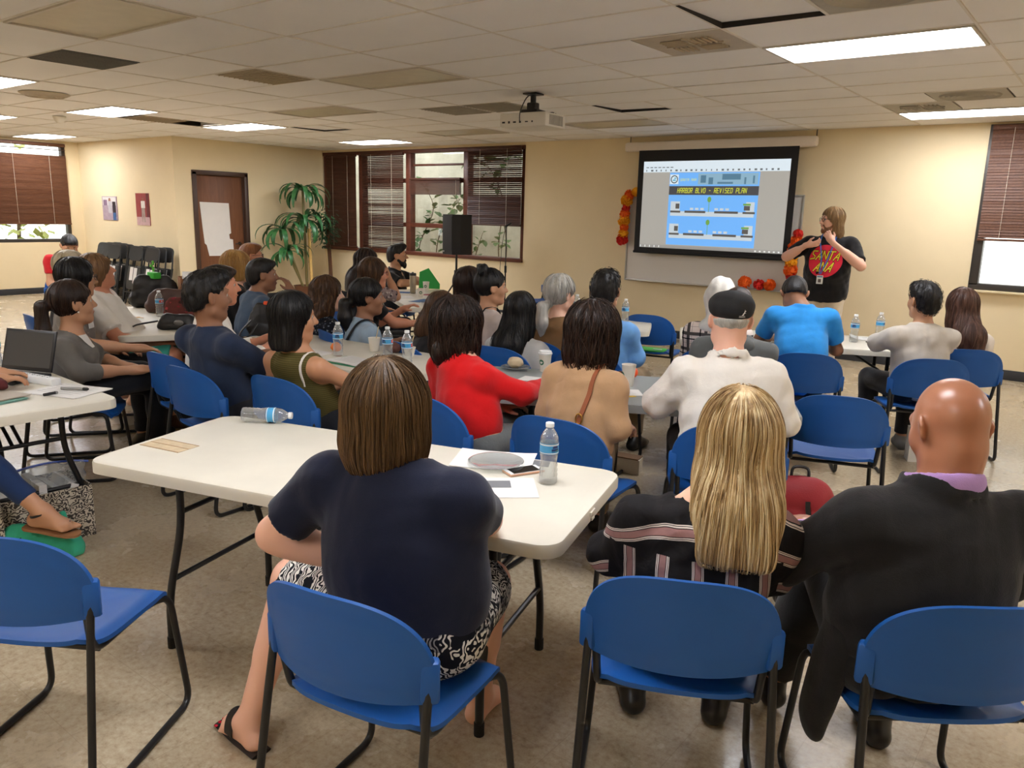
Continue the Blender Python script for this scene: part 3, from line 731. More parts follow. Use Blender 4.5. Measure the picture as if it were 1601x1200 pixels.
def make_chair():
    root = empty('stacking_chair')
    # backrest shell
    b = MB(); nu, nv = 44, 18; th = 0.012
    def zt(u): return 0.615 + 0.195 * max(0.0, 1 - abs(u) ** 3.0) ** (1 / 2.3)
    def zb(u): return 0.545 - 0.012 * (1 - u * u)
    def surf(u, z, side):
        x = 0.248 * u; y = -0.245 + 0.075 * abs(u) ** 2.2 - 0.16 * (z - 0.54)
        inset = min((zt(u) - z), (z - zb(u)) * 1.2, (1 - abs(u)) * 0.25)
        groove = 0.0028 if inset > 0.040 else 0.0
        return (x, y + (th / 2 if side else -th / 2 - groove), z)
    for side in (0, 1):
        v = []; f = []
        for i in range(nu + 1):
            u = math.sin(math.pi / 2 * (-1 + 2 * i / nu)) if True else 0
            for j in range(nv + 1): v.append(surf(u, lerp(zb(u), zt(u), j / nv), side))
        for i in range(nu):
            for j in range(nv):
                a = i * (nv + 1) + j; q = (a, a + 1, a + nv + 2, a + nv + 1); f.append(q if side == 0 else q[::-1])
        b.add(v, f)
    n1 = (nu + 1) * (nv + 1); rim = [i * (nv + 1) for i in range(nu + 1)] + [nu * (nv + 1) + j for j in range(1, nv + 1)] + [i * (nv + 1) + nv for i in range(nu - 1, -1, -1)] + [j for j in range(nv - 1, 0, -1)]
    f = [(rim[k], rim[(k + 1) % len(rim)], n1 + rim[(k + 1) % len(rim)], n1 + rim[k]) for k in range(len(rim))]
    b.f += f; b.m += [0] * len(f)
    bo = b.build('backrest', BLUE, root, angle=50)
    for x in (-1, 1):   # moulded sockets at the back edges
        p = MB(); p.box((x * 0.232, -0.182, 0.602), (0.046, 0.040, 0.108), rz=R(x * 32), bev=0.011); p.build('post_socket', BLUE, bo)
    # seat shell
    s = MB(); nx, ny = 26, 26; th = 0.014
    for side in (0, 1):
        v = []; f = []
        for i in range(nx + 1):
            for j in range(ny + 1):
                u = -1 + 2 * i / nx; w = -1 + 2 * j / ny
                # rounded-corner plan
                m = max(abs(u), abs(w)); q = (abs(u) ** 5 + abs(w) ** 5) ** 0.2
                k = m / q if q > 0 else 1
                x = 0.238 * u * k * (1 - 0.05 * (1 - w) / 2); y = 0.02 + 0.222 * w * k
                z = 0.447 + 0.014 * u * u - 0.010 * (1 - u * u) * (1 - w * w) - 0.050 * max(0, w - 0.55) ** 2 / 0.2 + 0.016 * max(0, -w - 0.55) ** 2 / 0.2 - 0.012 * max(0, abs(u) - .85) / .15
                v.append((x, y, z - (0 if side else th)))
        for i in range(nx):
            for j in range(ny):
                a = i * (ny + 1) + j; q = (a, a + 1, a + ny + 2, a + ny + 1); f.append(q if side == 0 else q[::-1])
        s.add(v, f)
    n1 = (nx + 1) * (ny + 1); rim = [i * (ny + 1) for i in range(nx + 1)] + [nx * (ny + 1) + j for j in range(1, ny + 1)] + [i * (ny + 1) + ny for i in range(nx - 1, -1, -1)] + [j for j in range(ny - 1, 0, -1)]
    f = [(rim[k], rim[(k + 1) % len(rim)], n1 + rim[(k + 1) % len(rim)], n1 + rim[k]) for k in range(len(rim))]
    s.f += f; s.m += [0] * len(f)
    s.build('seat', BLUE, root, angle=50)
    for x in (-1, 1):
        t = MB()
        t.tube(fillet([(x * 0.232, -0.185, 0.62), (x * 0.238, -0.215, 0.45), (x * 0.252, -0.285, 0.012), (x * 0.252, 0.235, 0.012), (x * 0.228, 0.195, 0.415), (x * 0.205, 0.12, 0.425), (x * 0.205, -0.16, 0.420), (x * 0.214, -0.185, 0.56)], 0.055, 6), 0.0112, 10)
        t.build('sled_frame', BLACKM, root)
    for y in (.14, -.13): c = MB(); c.tube([(-0.205, y, 0.417), (0.205, y, 0.417)], 0.0095, 8); c.build('crossbar', BLACKM, root)
    return root
CHAIR0 = [None]
def chair(x, y, heading, label):
    if CHAIR0[0] is None:
        r = CHAIR0[0] = make_chair(); r.location = (x, y, 0); r.rotation_euler = (0, 0, R(heading)); r['label'] = label
    else: r = copy_thing(CHAIR0[0], (x, y, 0), R(heading), label)
    r['category'] = 'chair'; r['group'] = 'blue plastic stacking chairs'
    return r

def table(cx, cy, ang, label, mat=WHITEP, legmat=BLACKM, L=1.83, W=0.76, rad=0.07):
    root = empty('folding_table', (cx, cy, 0), R(ang)); tag(root, label, 'table', 'folding tables')
    b = MB(); n = 8; base = rrect(L, W, rad, n)
    lev = [(0.0, -0.046), (0.0, -0.012), (-0.003, -0.004), (-0.012, 0.0)]
    v = []; f = []; k = len(base)
    for ins, z in lev:
        sx = (L / 2 + ins) / (L / 2); sy = (W / 2 + ins) / (W / 2)
        v += [(x * sx, y * sy, 0.74 + z) for x, y in base]
    for i in range(len(lev) - 1):
        for j in range(k): f.append((i * k + j, i * k + (j + 1) % k, (i + 1) * k + (j + 1) % k, (i + 1) * k + j))
    f.append(tuple((len(lev) - 1) * k + j for j in range(k)))
    sx = (L / 2 - 0.02) / (L / 2); sy = (W / 2 - 0.02) / (W / 2); o = len(v)
    v += [(x * sx, y * sy, 0.694) for x, y in base]; v += [(x * sx, y * sy, 0.722) for x, y in base]
    for j in range(k): f.append((o + j, o + (j + 1) % k, (j + 1) % k, j))
    for j in range(k): f.append((o + k + j, o + k + (j + 1) % k, o + (j + 1) % k, o + j))
    f.append(tuple(o + k + j for j in range(k - 1, -1, -1)))
    b.add(v, f); top = b.build('tabletop', mat, root, angle=35)
    for e in (-1, 1):
        X = e * (L / 2 - 0.27)
        for sy_ in (-1, 1):
            t = MB(); t.tube(fillet([(X, sy_ * 0.20, 0.715), (X, sy_ * 0.20, 0.47), (X, sy_ * 0.285, 0.20), (X, sy_ * 0.285, 0.03)], 0.09, 6), 0.0145, 10)
            lg = t.build('leg', legmat, root)
            t = MB(); t.tube([(X, sy_ * 0.285, 0.0), (X, sy_ * 0.285, 0.045)], 0.0175, 10); t.build('foot_cap', RUBBER, lg)
        for z, hw in ((0.52, 0.20), (0.27, 0.262), (0.708, 0.26)):
            t = MB(); t.tube([(X, -hw, z), (X, hw, z)], 0.0105, 8); t.build('crossbar', legmat, root)
        t = MB()
        t.tube([(X, 0.02, 0.52), (X - e * 0.30, 0.02, 0.70)], 0.009, 8); t.tube([(X, -0.02, 0.52), (X - e * 0.30, -0.02, 0.70)], 0.009, 8); t.tube([(X - e * .30, -0.2, 0.705), (X - e * .30, 0.2, 0.705)], 0.009, 8)
        t.build('folding_brace', legmat, root)
    for sy_ in (-1, 1):
        t = MB(); t.box((0, sy_ * (W / 2 - 0.06), 0.70), (L - 0.2, 0.02, 0.022)); t.build('side_rail', legmat, root)
    return root

FB = M('folding_chair_black', (20, 20, 21), 0.42, var=0.15)
FPAD = M('folding_chair_vinyl', (30, 29, 28), 0.5, bump=0.1, bscale=120)
STK = M('inventory_label_paper', (210, 206, 200), 0.7)
def make_folding_chair():
    root = empty('folding_chair'); 
    # folded flat: local X width, Z height, Y thickness (front is -Y)
    t = MB(); t.tube(fillet([(-0.215, 0, 0.0), (-0.205, 0, 0.70), (-0.17, 0, 0.985), (0.17, 0, 0.985), (0.205, 0, 0.70), (0.215, 0, 0.0)], 0.09, 6), 0.0125, 8); t.build('front_frame', FB, root)
    t = MB(); t.tube(fillet([(-0.185, 0.028, 0.02), (-0.18, 0.028, 0.66)], 0.05), 0.011, 8); t.tube([(0.185, 0.028, 0.02), (0.18, 0.028, 0.66)], 0.011, 8); t.tube([(-0.185, 0.028, 0.12), (0.185, 0.028, 0.12)], 0.009, 8); t.build('rear_legs', FB, root)
    t = MB(); t.prism(rrect(0.37, 0.24, 0.08), -0.014, 0.012, Matrix.Translation((0, 0.0, 0.87)) @ Matrix.Rotation(R(90), 4, 'X')); t.build('backrest', FPAD, root)
    t = MB(); t.prism(rrect(0.36, 0.38, 0.05), -0.018, 0.018, Matrix.Translation((0, 0.012, 0.46)) @ Matrix.Rotation(R(90), 4, 'X')); st = t.build('seat', FB, root)
    t = MB(); t.prism([(x - 0.06, y) for x, y in rrect(0.09, 0.22, 0.004, 1)], 0.0085, 0.011, Matrix.Translation((0, 0.0, 0.53)) @ Matrix.Rotation(R(90), 4, 'X')); t.prism([(x + 0.05, y) for x, y in rrect(0.09, 0.26, 0.004, 1)], 0.0085, 0.011, Matrix.Translation((0, 0, 0.50)) @ Matrix.Rotation(R(90), 4, 'X'))
    t.build('paper_label', STK, st)
    t = MB(); t.tube([(-0.2, 0.0, 0.22), (0.2, 0.0, 0.22)], 0.009, 8); t.build('crossbar', FB, root)
    return root
# ------------------------------------------------------------------ room
YF = 10.12; XL = -12.5; YB = 7.08; XW = -15.8; XR = 3.2; YK = -2.2
GX0, GY0, GDX, GDY = 0.3541, -0.2665, 1.2192, 0.6096
def wallmat(name, rgb):
    t = NT(name); c = srgb(rgb)
    t.set(col=t.ramp(t.noise(1.6, detail=6, rough=0.6), [(0.3, tuple(x * 0.965 for x in c)), (0.7, tuple(min(1, x * 1.025) for x in c))]), rough=0.62, spec=0.3)
    t.bump(t.noise(150, detail=3), 0.12, 0.004); return t.m
WALL = wallmat('cream_wall_paint', (230, 212, 174))
def floormat():
    t = NT('vinyl_tile_floor'); o = t.obj(); x = t.xyz(o)
    sp = t.noise(38, o, detail=5, rough=0.75); big = t.noise(1.2, o, detail=4)
    c = t.ramp(sp, [(0.30, srgb((146, 128, 104))), (0.46, srgb((178, 162, 136))), (0.60, srgb((190, 176, 150))), (0.74, srgb((206, 192, 168)))])
    c = t.mix(t.math('MULTIPLY', big, 0.55), c, t.mix(0.5, c, srgb((160, 140, 112))))
    def line(a):
        f = t.math('FRACT', t.math('DIVIDE', a, 0.3048)); d = t.math('ABSOLUTE', t.math('SUBTRACT', f, 0.5)); return t.math('GREATER_THAN', d, 0.4965)
    ln = t.math('MAXIMUM', line(x[0]), line(x[1]))
    sc = t.noise(2.2, o, detail=5, rough=0.6)
    t.set(col=t.mix(t.math('MULTIPLY', ln, 0.35), c, srgb((120, 104, 84))), rough=t.math('ADD', 0.14, t.math('MULTIPLY', sc, 0.24)), spec=0.45)
    t.bump(t.noise(30, o, detail=2), 0.04, 0.01); return t.m
TILE = NT('acoustic_ceiling_tile'); _c = srgb((247, 245, 243))
TILE.set(col=TILE.ramp(TILE.noise(0.9, detail=5), [(0.3, tuple(x * 0.93 for x in _c)), (0.7, _c)]), rough=0.9, spec=0.1); TILE.bump(TILE.noise(160, detail=2), 0.25, 0.004); TILE = TILE.m
TBAR = M('ceiling_grid_metal', (228, 222, 212), 0.7)
VOID = M('ceiling_void_shade', (40, 38, 36), 0.9)  # near-black colour stands in for the shade above the ceiling grid

fl = MB(); fl.box(((XW + XR) / 2 - 0.0, (YF + YK) / 2 + 1.0, -0.05), (XR - XW + 6, YF - YK + 5, 0.1)); tag(fl.build('floor', floormat(), None, smooth=False), kind='structure')

def gx(i): return GX0 + GDX * i
def gy(j): return GY0 + GDY * j
# fixtures in ceiling cells (x0,x1,y0,y1 in grid units)
LIT = [(-2, -1, 9, 10), (-2, -1, 15, 16), (-9, -8, 8, 9), (-9, -8, 11, 12), (-9, -8, 15, 16), (-8, -7, 5, 6), (-11, -10, 7, 8), (-13, -12, 10, 11),
       (-2, -1, 3, 4), (1, 2, 5, 6), (1, 2, 12, 13), (-9, -8, 2, 3), (-12, -11, 3, 4), (-5, -4, 0, 1), (-2, -1, -2, -1)]
UNLIT = [(-5, -4, 8, 9), (-7, -6, 10, 11), (-5, -4, 4, 5), (-5, -4, 14, 15), (-7, -6, 14, 15)]
VENT = [(-2.5, -2, 8, 9), (-1.5, -1, 7, 8), (-1.6, -1.1, 13, 14), (-2, -1.5, 14, 15), (-6, -5.5, 5, 6), (-5.5, -5, 7, 8), (-5.5, -5, 11, 12), (-5, -4.5, 11, 12), (-9, -8.5, 9.2, 10.2)]
LIFT = [(-2, -1.5, 7, 8, 0.034), (-4, -3.5, 12, 13, 0.028), (-8, -7.5, 12, 13, 0.022)]
cb = MB(); rr_ = random.Random(5)
holes = LIT + UNLIT + VENT + [l[:4] for l in LIFT]
for i in range(-15, 3):
    for j in range(-4, 18):
        for (a, b) in ((i, i + 0.5), (i + 0.5, i + 1.0)):
            pass
        sub = [h_ for h_ in holes if h_[0] < i + 1 - 0.01 and h_[1] > i + 0.01 and h_[2] < j + 1 - 0.01 and h_[3] > j + 0.01]
        segs = [(i, i + 1.0)]
        for h_ in sub:
            ns = []
            for (a, b) in segs:
                if h_[0] > a + 0.01: ns.append((a, min(b, h_[0])))
                if h_[1] < b - 0.01: ns.append((max(a, h_[1]), b))
            segs = ns
        z = [CEIL + 0.006 + rr_.uniform(-0.003, 0.005) for _ in range(4)]
        for (a, b) in segs:
            x0, x1, y0, y1 = gx(a), gx(b), gy(j), gy(j + 1)
            if x1 < XW: continue
            cb.mat(0).add([(x0, y0, z[0]), (x1, y0, z[1]), (x1, y1, z[2]), (x0, y1, z[3])], [(0, 3, 2, 1)])
for i in range(-15, 4): cb.mat(1).box((gx(i), (gy(-4) + gy(18)) / 2, CEIL + 0.005), (0.014, gy(18) - gy(-4), 0.008))
for j in range(-4, 19): cb.mat(1).box(((gx(-15) + gx(3)) / 2, gy(j), CEIL + 0.0052), (gx(3) - gx(-15), 0.014, 0.006))
for (a, b, c, d, dz) in LIFT:   # tiles pushed up out of the grid
    x0, x1, y0, y1 = gx(a) + 0.01, gx(b) - 0.01, gy(c) + 0.01, gy(d) - 0.01
    cb.mat(1).box((gx(b), (y0 + y1) / 2, CEIL + 0.004), (0.02, y1 - y0, 0.008))
    cb.mat(0).add([(x0, y0, CEIL + 0.012), (x1, y0, CEIL + 0.010), (x1, y1, CEIL + dz * 0.75), (x0, y1, CEIL + dz)], [(0, 3, 2, 1)])
    cb.mat(2).add([(x0, y0, CEIL), (x0, y1, CEIL), (x0, y1, CEIL + dz + .02), (x0, y0, CEIL + dz)], [(0, 1, 2, 3)])  # side walls coloured dark for the shade inside the opening
    cb.mat(2).add([(x0, y1, CEIL), (x1, y1, CEIL), (x1, y1, CEIL + dz + .02), (x0, y1, CEIL + dz + .02)], [(0, 1, 2, 3)])
co = cb.build('ceiling', [TILE, TBAR, VOID], None, smooth=False); tag(co, kind='structure')
dk = MB(); dk.box(((XW + XR) / 2, (YF + YK) / 2, CEIL + 0.33), (XR - XW + .6, YF - YK + .8, 0.1)); tag(dk.build('ceiling_deck', VOID, None, smooth=False), kind='structure')

# lamps in the ceiling
def difmat(name, strength):
    t = NT(name); c = srgb((248, 249, 255)); t.set(col=(0.85, 0.85, 0.83), emit=c, es=strength, rough=0.5); return t.m
LAMP_ON = difmat('lit_lamp_lens', 19.0)
LAMP_OFF = M('unlit_lamp_lens', (196, 186, 160), 0.35, var=0.05)
LAMPFR = M('lamp_frame_enamel', (206, 198, 184), 0.5)
def lamp(c, lab, lit):
    x0, x1, y0, y1 = gx(c[0]) + .012, gx(c[1]) - .012, gy(c[2]) + .012, gy(c[3]) - .012
    r = empty('ceiling_light', ((x0 + x1) / 2, (y0 + y1) / 2, CEIL)); tag(r, lab, 'ceiling light', 'recessed ceiling lights')
    w, d = x1 - x0, y1 - y0; b = MB()
    for sx in (-1, 1): b.box((sx * (w / 2 - 0.009), 0, 0.003), (0.018, d, 0.018))
    for sy in (-1, 1): b.box((0, sy * (d / 2 - 0.009), 0.003), (w - .036, 0.018, 0.018))
    b.build('frame', LAMPFR, r, smooth=False)
    b = MB(); b.box((0, 0, 0.008), (w - 0.03, d - 0.03, 0.006)); b.build('diffuser', LAMP_ON if lit else LAMP_OFF, r, smooth=False)
    b = MB(); b.box((0, 0, 0.065), (w, d, 0.10)); b.build('housing', LAMPFR, r, smooth=False)
LL = ['long lit ceiling light nearest the camera, above the bald man in the suit', 'lit ceiling light running off the right edge, nearest the front wall', 'lit ceiling light above the stack of folded black chairs, near the white smoke detector',
      'lit ceiling light above the cream wall corner and brown door', 'lit ceiling light farthest away, in front of the window wall with the plant',
      'lit ceiling light cut by the left edge of the photo, near the round ceiling grille', 'thin lit ceiling light at the left edge, beyond the round ceiling grille', 'lit ceiling light just above the left window with brown blinds',
      'lit ceiling light overhead behind the blonde woman', 'lit ceiling light over the right side of the room near the back', 'lit ceiling light over the right side of the room near the window', 'lit ceiling light over the laptop table', 'lit ceiling light far left behind the laptop table', 'lit ceiling light at the middle of the back of the room', 'lit ceiling light at the right of the back of the room']
for c, l in zip(LIT, LL): lamp(c, l, True)
UL = ['unlit beige ceiling light panel left of the projector, larger of the two', 'unlit ceiling light panel between the lit panels and the projector, farther left', 'large unlit sagging ceiling light panel at the top left corner', 'unlit ceiling light panel just right of and behind the projector', 'unlit ceiling light panel left of the projector close to the window wall']
for c, l in zip(UNLIT, UL): lamp(c, l, False)
VM = M('vent_grey_enamel', (150, 146, 136), 0.55, var=0.08); VM2 = M('vent_beige_enamel', (186, 172, 148), 0.55, var=0.08); VD = M('vent_dark_gap', (70, 66, 60), 0.8)
VM3 = M('vent_dark_mesh', (104, 102, 94), 0.6, var=0.1); VM4 = M('vent_light_grey', (172, 166, 152), 0.55, var=0.06)
def vent(c, lab, m, style):
    x0, x1, y0, y1 = gx(c[0]) + .012, gx(c[1]) - .012, gy(c[2]) + .012, gy(c[3]) - .012; w, d = x1 - x0, y1 - y0
    r = empty('ceiling_vent', ((x0 + x1) / 2, (y0 + y1) / 2, CEIL)); tag(r, lab, 'ceiling vent', 'ceiling air vents')
    b = MB(); b.box((0, 0, 0.008), (w, d, 0.012)); b.build('face_plate', m, r, smooth=False)
    b = MB()
    if style == 'cross':
        for q in range(4):
            sx, sy = (1, 1, -1, -1)[q], (1, -1, 1, -1)[q]
            for k in range(4): 
                if q in (0, 3): b.box((sx * w * .16, sy * (0.05 + 0.035 * k), -0.004), (w * .24, 0.016, 0.010), rot=Matrix.Rotation(R(25), 3, 'X'))
                else: b.box((sx * (0.05 + 0.035 * k), sy * d * .16, -0.004), (0.016, d * .24, 0.010), rot=Matrix.Rotation(R(25), 3, 'Y'))
        b.box((0, 0, -0.001), (w * .66, 0.012, 0.01)); b.box((0, 0, -0.001), (0.012, d * .66, 0.01))
    elif style == 'mesh':
        for k in range(22): b.box((-w / 2 + w * (k + .5) / 22, 0, -0.001), (0.006, d * .94, 0.008))
        for k in range(22): b.box((0, -d / 2 + d * (k + .5) / 22, 0.0), (w * .94, 0.006, 0.008))
    elif style == 'round':
        for k in range(5): b.lathe([(0.05 + .042 * k, 0.0), (0.062 + .042 * k, -0.012), (0.07 + .042 * k, 0.0)], 32, (0, 0, 0.002), capb=False, capt=False)
    else:
        for k in range(12): b.box((0, -d / 2 + d * (k + .5) / 12, -0.001), (w * .9, 0.02, 0.006), rot=Matrix.Rotation(R(20), 3, 'X'))
    b.build('louvers', m, r, smooth=False)
VL = [('square beige ceiling diffuser with a cross pattern, left of the long lit light', VM2, 'cross'), ('pale grey ceiling panel vent at the top edge, beside the raised tile', VM4, 'round'), ('grey ceiling vent right of the diffuser, farther toward the front wall', VM4, 'round'), ('grey patterned ceiling diffuser directly behind the right-hand lit light', VM4, 'cross'),
      ('dark grey mesh return grille on the left side of the ceiling', VM3, 'mesh'), ('beige louvered ceiling vent between the dark grille and the unlit panel', VM2, 'louver'), ('grey louvered vent left of the projector, left one of a pair', VM4, 'louver'), ('grey louvered vent directly left of the projector mount, right one of a pair', VM4, 'louver'), ('faint beige ceiling vent behind the lit light above the folded chairs', VM2, 'louver')]
for c, (l, m, st) in zip(VENT, VL): vent(c, l, m, st)
b = MB(); b.lathe([(0.0, -0.02), (0.20, -0.018), (0.235, 0.0), (0.235, 0.004)], 32, capb=False); 
for k in range(4): b.lathe([(0.05 + .04 * k, -0.021), (0.058 + .04 * k, -0.028), (0.066 + .04 * k, -0.021)], 32, capb=False, capt=False)
o = b.build('ceiling_speaker', VM2); o.location = (-9.07, 3.78, CEIL); tag(o, 'round beige speaker grille in the ceiling near the left edge', 'speaker')
b = MB(); b.lathe([(0.0, -0.085), (0.035, -0.08), (0.062, -0.05), (0.075, -0.02), (0.08, 0.0)], 24, capb=False); o = b.build('smoke_detector', M('detector_plastic', (232, 226, 212), 0.5)); o.location = (-11.22, 4.83, CEIL); tag(o, 'small white smoke detector on the ceiling near the left lights', 'smoke detector')

# walls
def wall(name, boxes, mat=WALL):
    b = MB()
    for c, s in boxes: b.box(c, s)
    return tag(b.build(name, mat, None, smooth=False), kind='structure')
HZ = CEIL + 0.28; T = 0.2
def span_y(x0, x1, z0, z1, y=YF, t=T): return (((x0 + x1) / 2, y + t / 2, (z0 + z1) / 2), (x1 - x0, t, z1 - z0))
def span_x(y0, y1, z0, z1, x, t=T): return ((x, (y0 + y1) / 2, (z0 + z1) / 2), (t, y1 - y0, z1 - z0))
WX0, WX1, WZ0, WZ1 = -12.48, -7.64, 0.90, 2.70     # window toward the planted court
RX0, RX1, RZ0, RZ1 = -1.40, 1.9, 0.965, 2.72       # window at the right
wall('wall_front', [span_y(XL - 0.3, WX1, -.02, WZ0), span_y(XL - .3, WX1, WZ1, HZ), span_y(WX1, RX0, -.02, HZ), span_y(RX0, RX1, -.02, RZ0), span_y(RX0, RX1, RZ1, HZ), span_y(RX1, XR + .2, -.02, HZ)])
DY0, DY1, DZ = 7.42, 8.40, 2.20
wall('wall_door_side', [span_x(YB + .2, DY0, -.02, HZ, XL - .1), span_x(DY1, YF + .2, -.02, HZ, XL - .1), span_x(DY0, DY1, DZ, HZ, XL - .1)])
wall('wall_alcove', [(((XW - .2 + XL) / 2, YB + .1, HZ / 2 - .01), (XL - XW + .2, .2, HZ + .02))])
LY0, LY1, LZ0, LZ1 = 3.2, 6.84, 0.93, 2.70
wall('wall_left', [span_x(YK, LY0, -.02, HZ, XW - .1), span_x(LY0, LY1, -.02, LZ0, XW - .1), span_x(LY0, LY1, LZ1, HZ, XW - .1), span_x(LY1, YB, -.02, HZ, XW - .1)])
wall('wall_right', [span_x(YK, YF, -.02, HZ, XR + .1)])
wall('wall_back', [(((XW + XR) / 2, YK - .1, HZ / 2), (XR - XW + .4, .2, HZ))])
BASE = M('baseboard_rubber', (46, 48, 52), 0.5)
def bb(name, c, s): b = MB(); b.box(c, s, bev=0.004); tag(b.build(name, BASE, None), kind='structure')
bb('baseboard_front', ((XL + XR) / 2, YF - .006, .055), (XR - XL, .012, .11)); bb('baseboard_alcove', ((XW + XL) / 2, YB - .006, .055), (XL - XW, .012, .11)); bb('baseboard_left', (XW + .006, (YK + YB) / 2, .055), (.012, YB - YK, .11))
bb('baseboard_door_side', (XL + .006, (DY1 + .07 + YF) / 2, .055), (.012, YF - DY1 - .07, .11)); bb('baseboard_right', (XR - .006, (YK + YF) / 2, .055), (.012, YF - YK, .11)); bb('baseboard_back', ((XW + XR) / 2, YK + .006, .055), (XR - XW, .012, .11))

# door with its frame, handle and the flip-chart sheet taped to it
def wood(name, a, b_, scale=(1, 1, 8), rough=0.45):
    t = NT(name); f = t.noise(3.0, detail=6, rough=0.65, dist=1.2, stretch=scale); t.set(col=t.ramp(f, [(0.3, srgb(a)), (0.7, srgb(b_))]), rough=rough, spec=0.35); t.bump(f, 0.08, 0.004); return t.m
DOORW = wood('brown_door_veneer', (104, 66, 42), (126, 82, 54), (6, 6, 0.6)); DFR = M('dark_door_frame', (66, 44, 32), 0.45)
dr = empty('door_1', (XL, 0, 0)); tag(dr, kind='structure')
b = MB(); b.box((-.07, (DY0 + DY1) / 2, DZ / 2), (.045, DY1 - DY0 - .09, DZ - .05), bev=.003); b.build('door_leaf', DOORW, dr)
b = MB()
for y in (DY0, DY1): b.box((-.04, y, DZ / 2), (.14, .075, DZ + .03), bev=.006)
b.box((-.04, (DY0 + DY1) / 2, DZ), (.14, DY1 - DY0 + .075, .075), bev=.006); b.build('door_frame', DFR, dr)
hm = M('dark_bronze', (58, 44, 34), 0.35, metal=.7)
b = MB(); b.lathe([(.03, 0), (.03, .012), (.012, .016), (.012, .055)], 18, (-.048, DY1 - .14, 1.02), axis=(1, 0, 0)); b.tube([(.005, DY1 - .14, 1.02), (.008, DY1 - .20, 1.02), (.004, DY1 - .25, 1.018)], .010, 8); b.build('lever_handle', hm, dr)
b = MB(); poly = [(7.53, 1.72), (8.08, 1.71), (8.10, 1.20), (8.06, 1.18), (8.07, 1.10), (8.13, 1.09), (8.14, 0.81), (7.66, 0.815), (7.62, 1.0), (7.585, 1.03), (7.56, 1.3)]
Mx = Matrix(((0, 0, 1, XL - .0465), (1, 0, 0, 0), (0, 1, 0, 0), (0, 0, 0, 1)))
b.prism(poly, 0.0, 0.003, Mx); tag(b.build('flip_chart_sheet', M('flip_chart_paper', (222, 218, 212), .8, var=.02), None, smooth=False), 'blank white flip chart sheet with a torn corner taped to the brown door', 'paper sheet')
b = MB(); b.box((XL + .004, 9.55, 1.15), (.008, .07, .115), bev=.003); b.mat(1).box((XL + .010, 9.55, 1.15), (.008, .012, .026)); tag(b.build('trim_1', [M('switch_plate', (226, 220, 200), .4), M('switch_toggle', (240, 236, 224), .4)]), kind='structure')

# windows
MAHO = wood('mahogany_paint', (78, 40, 28), (100, 54, 38), (1, 1, 8), .4); DKW = wood('dark_brown_slat', (58, 32, 22), (82, 48, 34), (1, 9, 9), .5); DKW2 = wood('brown_slat', (84, 52, 36), (112, 74, 52), (9, 1, 9), .5)
ALU = M('dark_window_aluminium', (70, 66, 62), .4, metal=.4)
GL = NT('window_glass'); _tr = GL.new('ShaderNodeBsdfTransparent'); _tr.inputs[0].default_value = (.94, .96, .95, 1); _gl = GL.new('ShaderNodeBsdfGlossy'); _gl.inputs['Roughness'].default_value = .02
_mx = GL.new('ShaderNodeMixShader'); _mx.inputs[0].default_value = .07; GL.t.links.new(_tr.outputs[0], _mx.inputs[1]); GL.t.links.new(_gl.outputs[0], _mx.inputs[2]); GL.t.links.new(_mx.outputs[0], GL.out.inputs[0]); GL = GL.m
CORDM = M('blind_cord', (210, 200, 180), .8)
def blind(name, label, axis, a0, a1, fixed, ztop, zbot, mat, tilt, pitch=.030, slat=.036, gaps=None, cords=2, frontsign=-1, rail=True, tube=None):
    """slatted blind: axis 'x' hangs along X at y=fixed, 'y' along Y at x=fixed"""
    r = empty(name, (0, 0, 0)); tag(r, label, 'window blind', 'wooden window blinds'); rb = random.Random(len(label))
    def P(a, d, z): return (a, fixed + d, z) if axis == 'x' else (fixed + d, a, z)
    b = MB(); z = ztop - .05; L = a1 - a0; mid = (a0 + a1) / 2
    while z > zbot + .03:
        tl = tilt + rb.uniform(-6, 6)
        if gaps and gaps[0] < z < gaps[1]: tl = gaps[2] + rb.uniform(-14, 14)
        rot = Matrix.Rotation(R(tl * (1 if axis == 'x' else -1)), 3, 'X' if axis == 'x' else 'Y')
        b.box(P(mid, 0, z), (L, slat, .0028) if axis == 'x' else (slat, L, .0028), rot=rot); z -= pitch
    b.build('slats', mat, r, smooth=False)
    b = MB(); b.box(P(mid, 0, ztop - .025), (L, .05, .05) if axis == 'x' else (.05, L, .05), bev=.003); b.build('headrail', mat, r)
    b = MB(); b.box(P(mid, 0, zbot + .012), (L, .045, .024) if axis == 'x' else (.045, L, .024), bev=.003); b.build('bottom_rail', mat, r)
    for k in range(cords):
        a = a0 + L * (k + .5) / cords; b = MB(); b.tube([P(a, frontsign * .030, ztop - .03), P(a, frontsign * .030, zbot + .02)], .0022, 5); b.build('cord', CORDM, r)
    return r
def bundle(label, a0, a1, y, z0, z1, mat):
    r = empty('raised_blind'); tag(r, label, 'window blind', 'wooden window blinds')
    b = MB(); n = int((z1 - z0) / .011)
    for k in range(n): b.box(((a0 + a1) / 2 + random.uniform(-.004, .004), y, z0 + (k + .5) * .011), (a1 - a0, .042, .0085))
    b.build('stacked_slats', mat, r, smooth=False); b = MB(); b.box(((a0 + a1) / 2, y, z1 + .02), (a1 - a0, .05, .04), bev=.003); b.build('headrail', mat, r)
    b = MB(); b.tube([(a1 - .08, y - .03, z1), (a1 - .08, y - .03, z0 - .5)], .0022, 5); b.build('cord', CORDM, r)
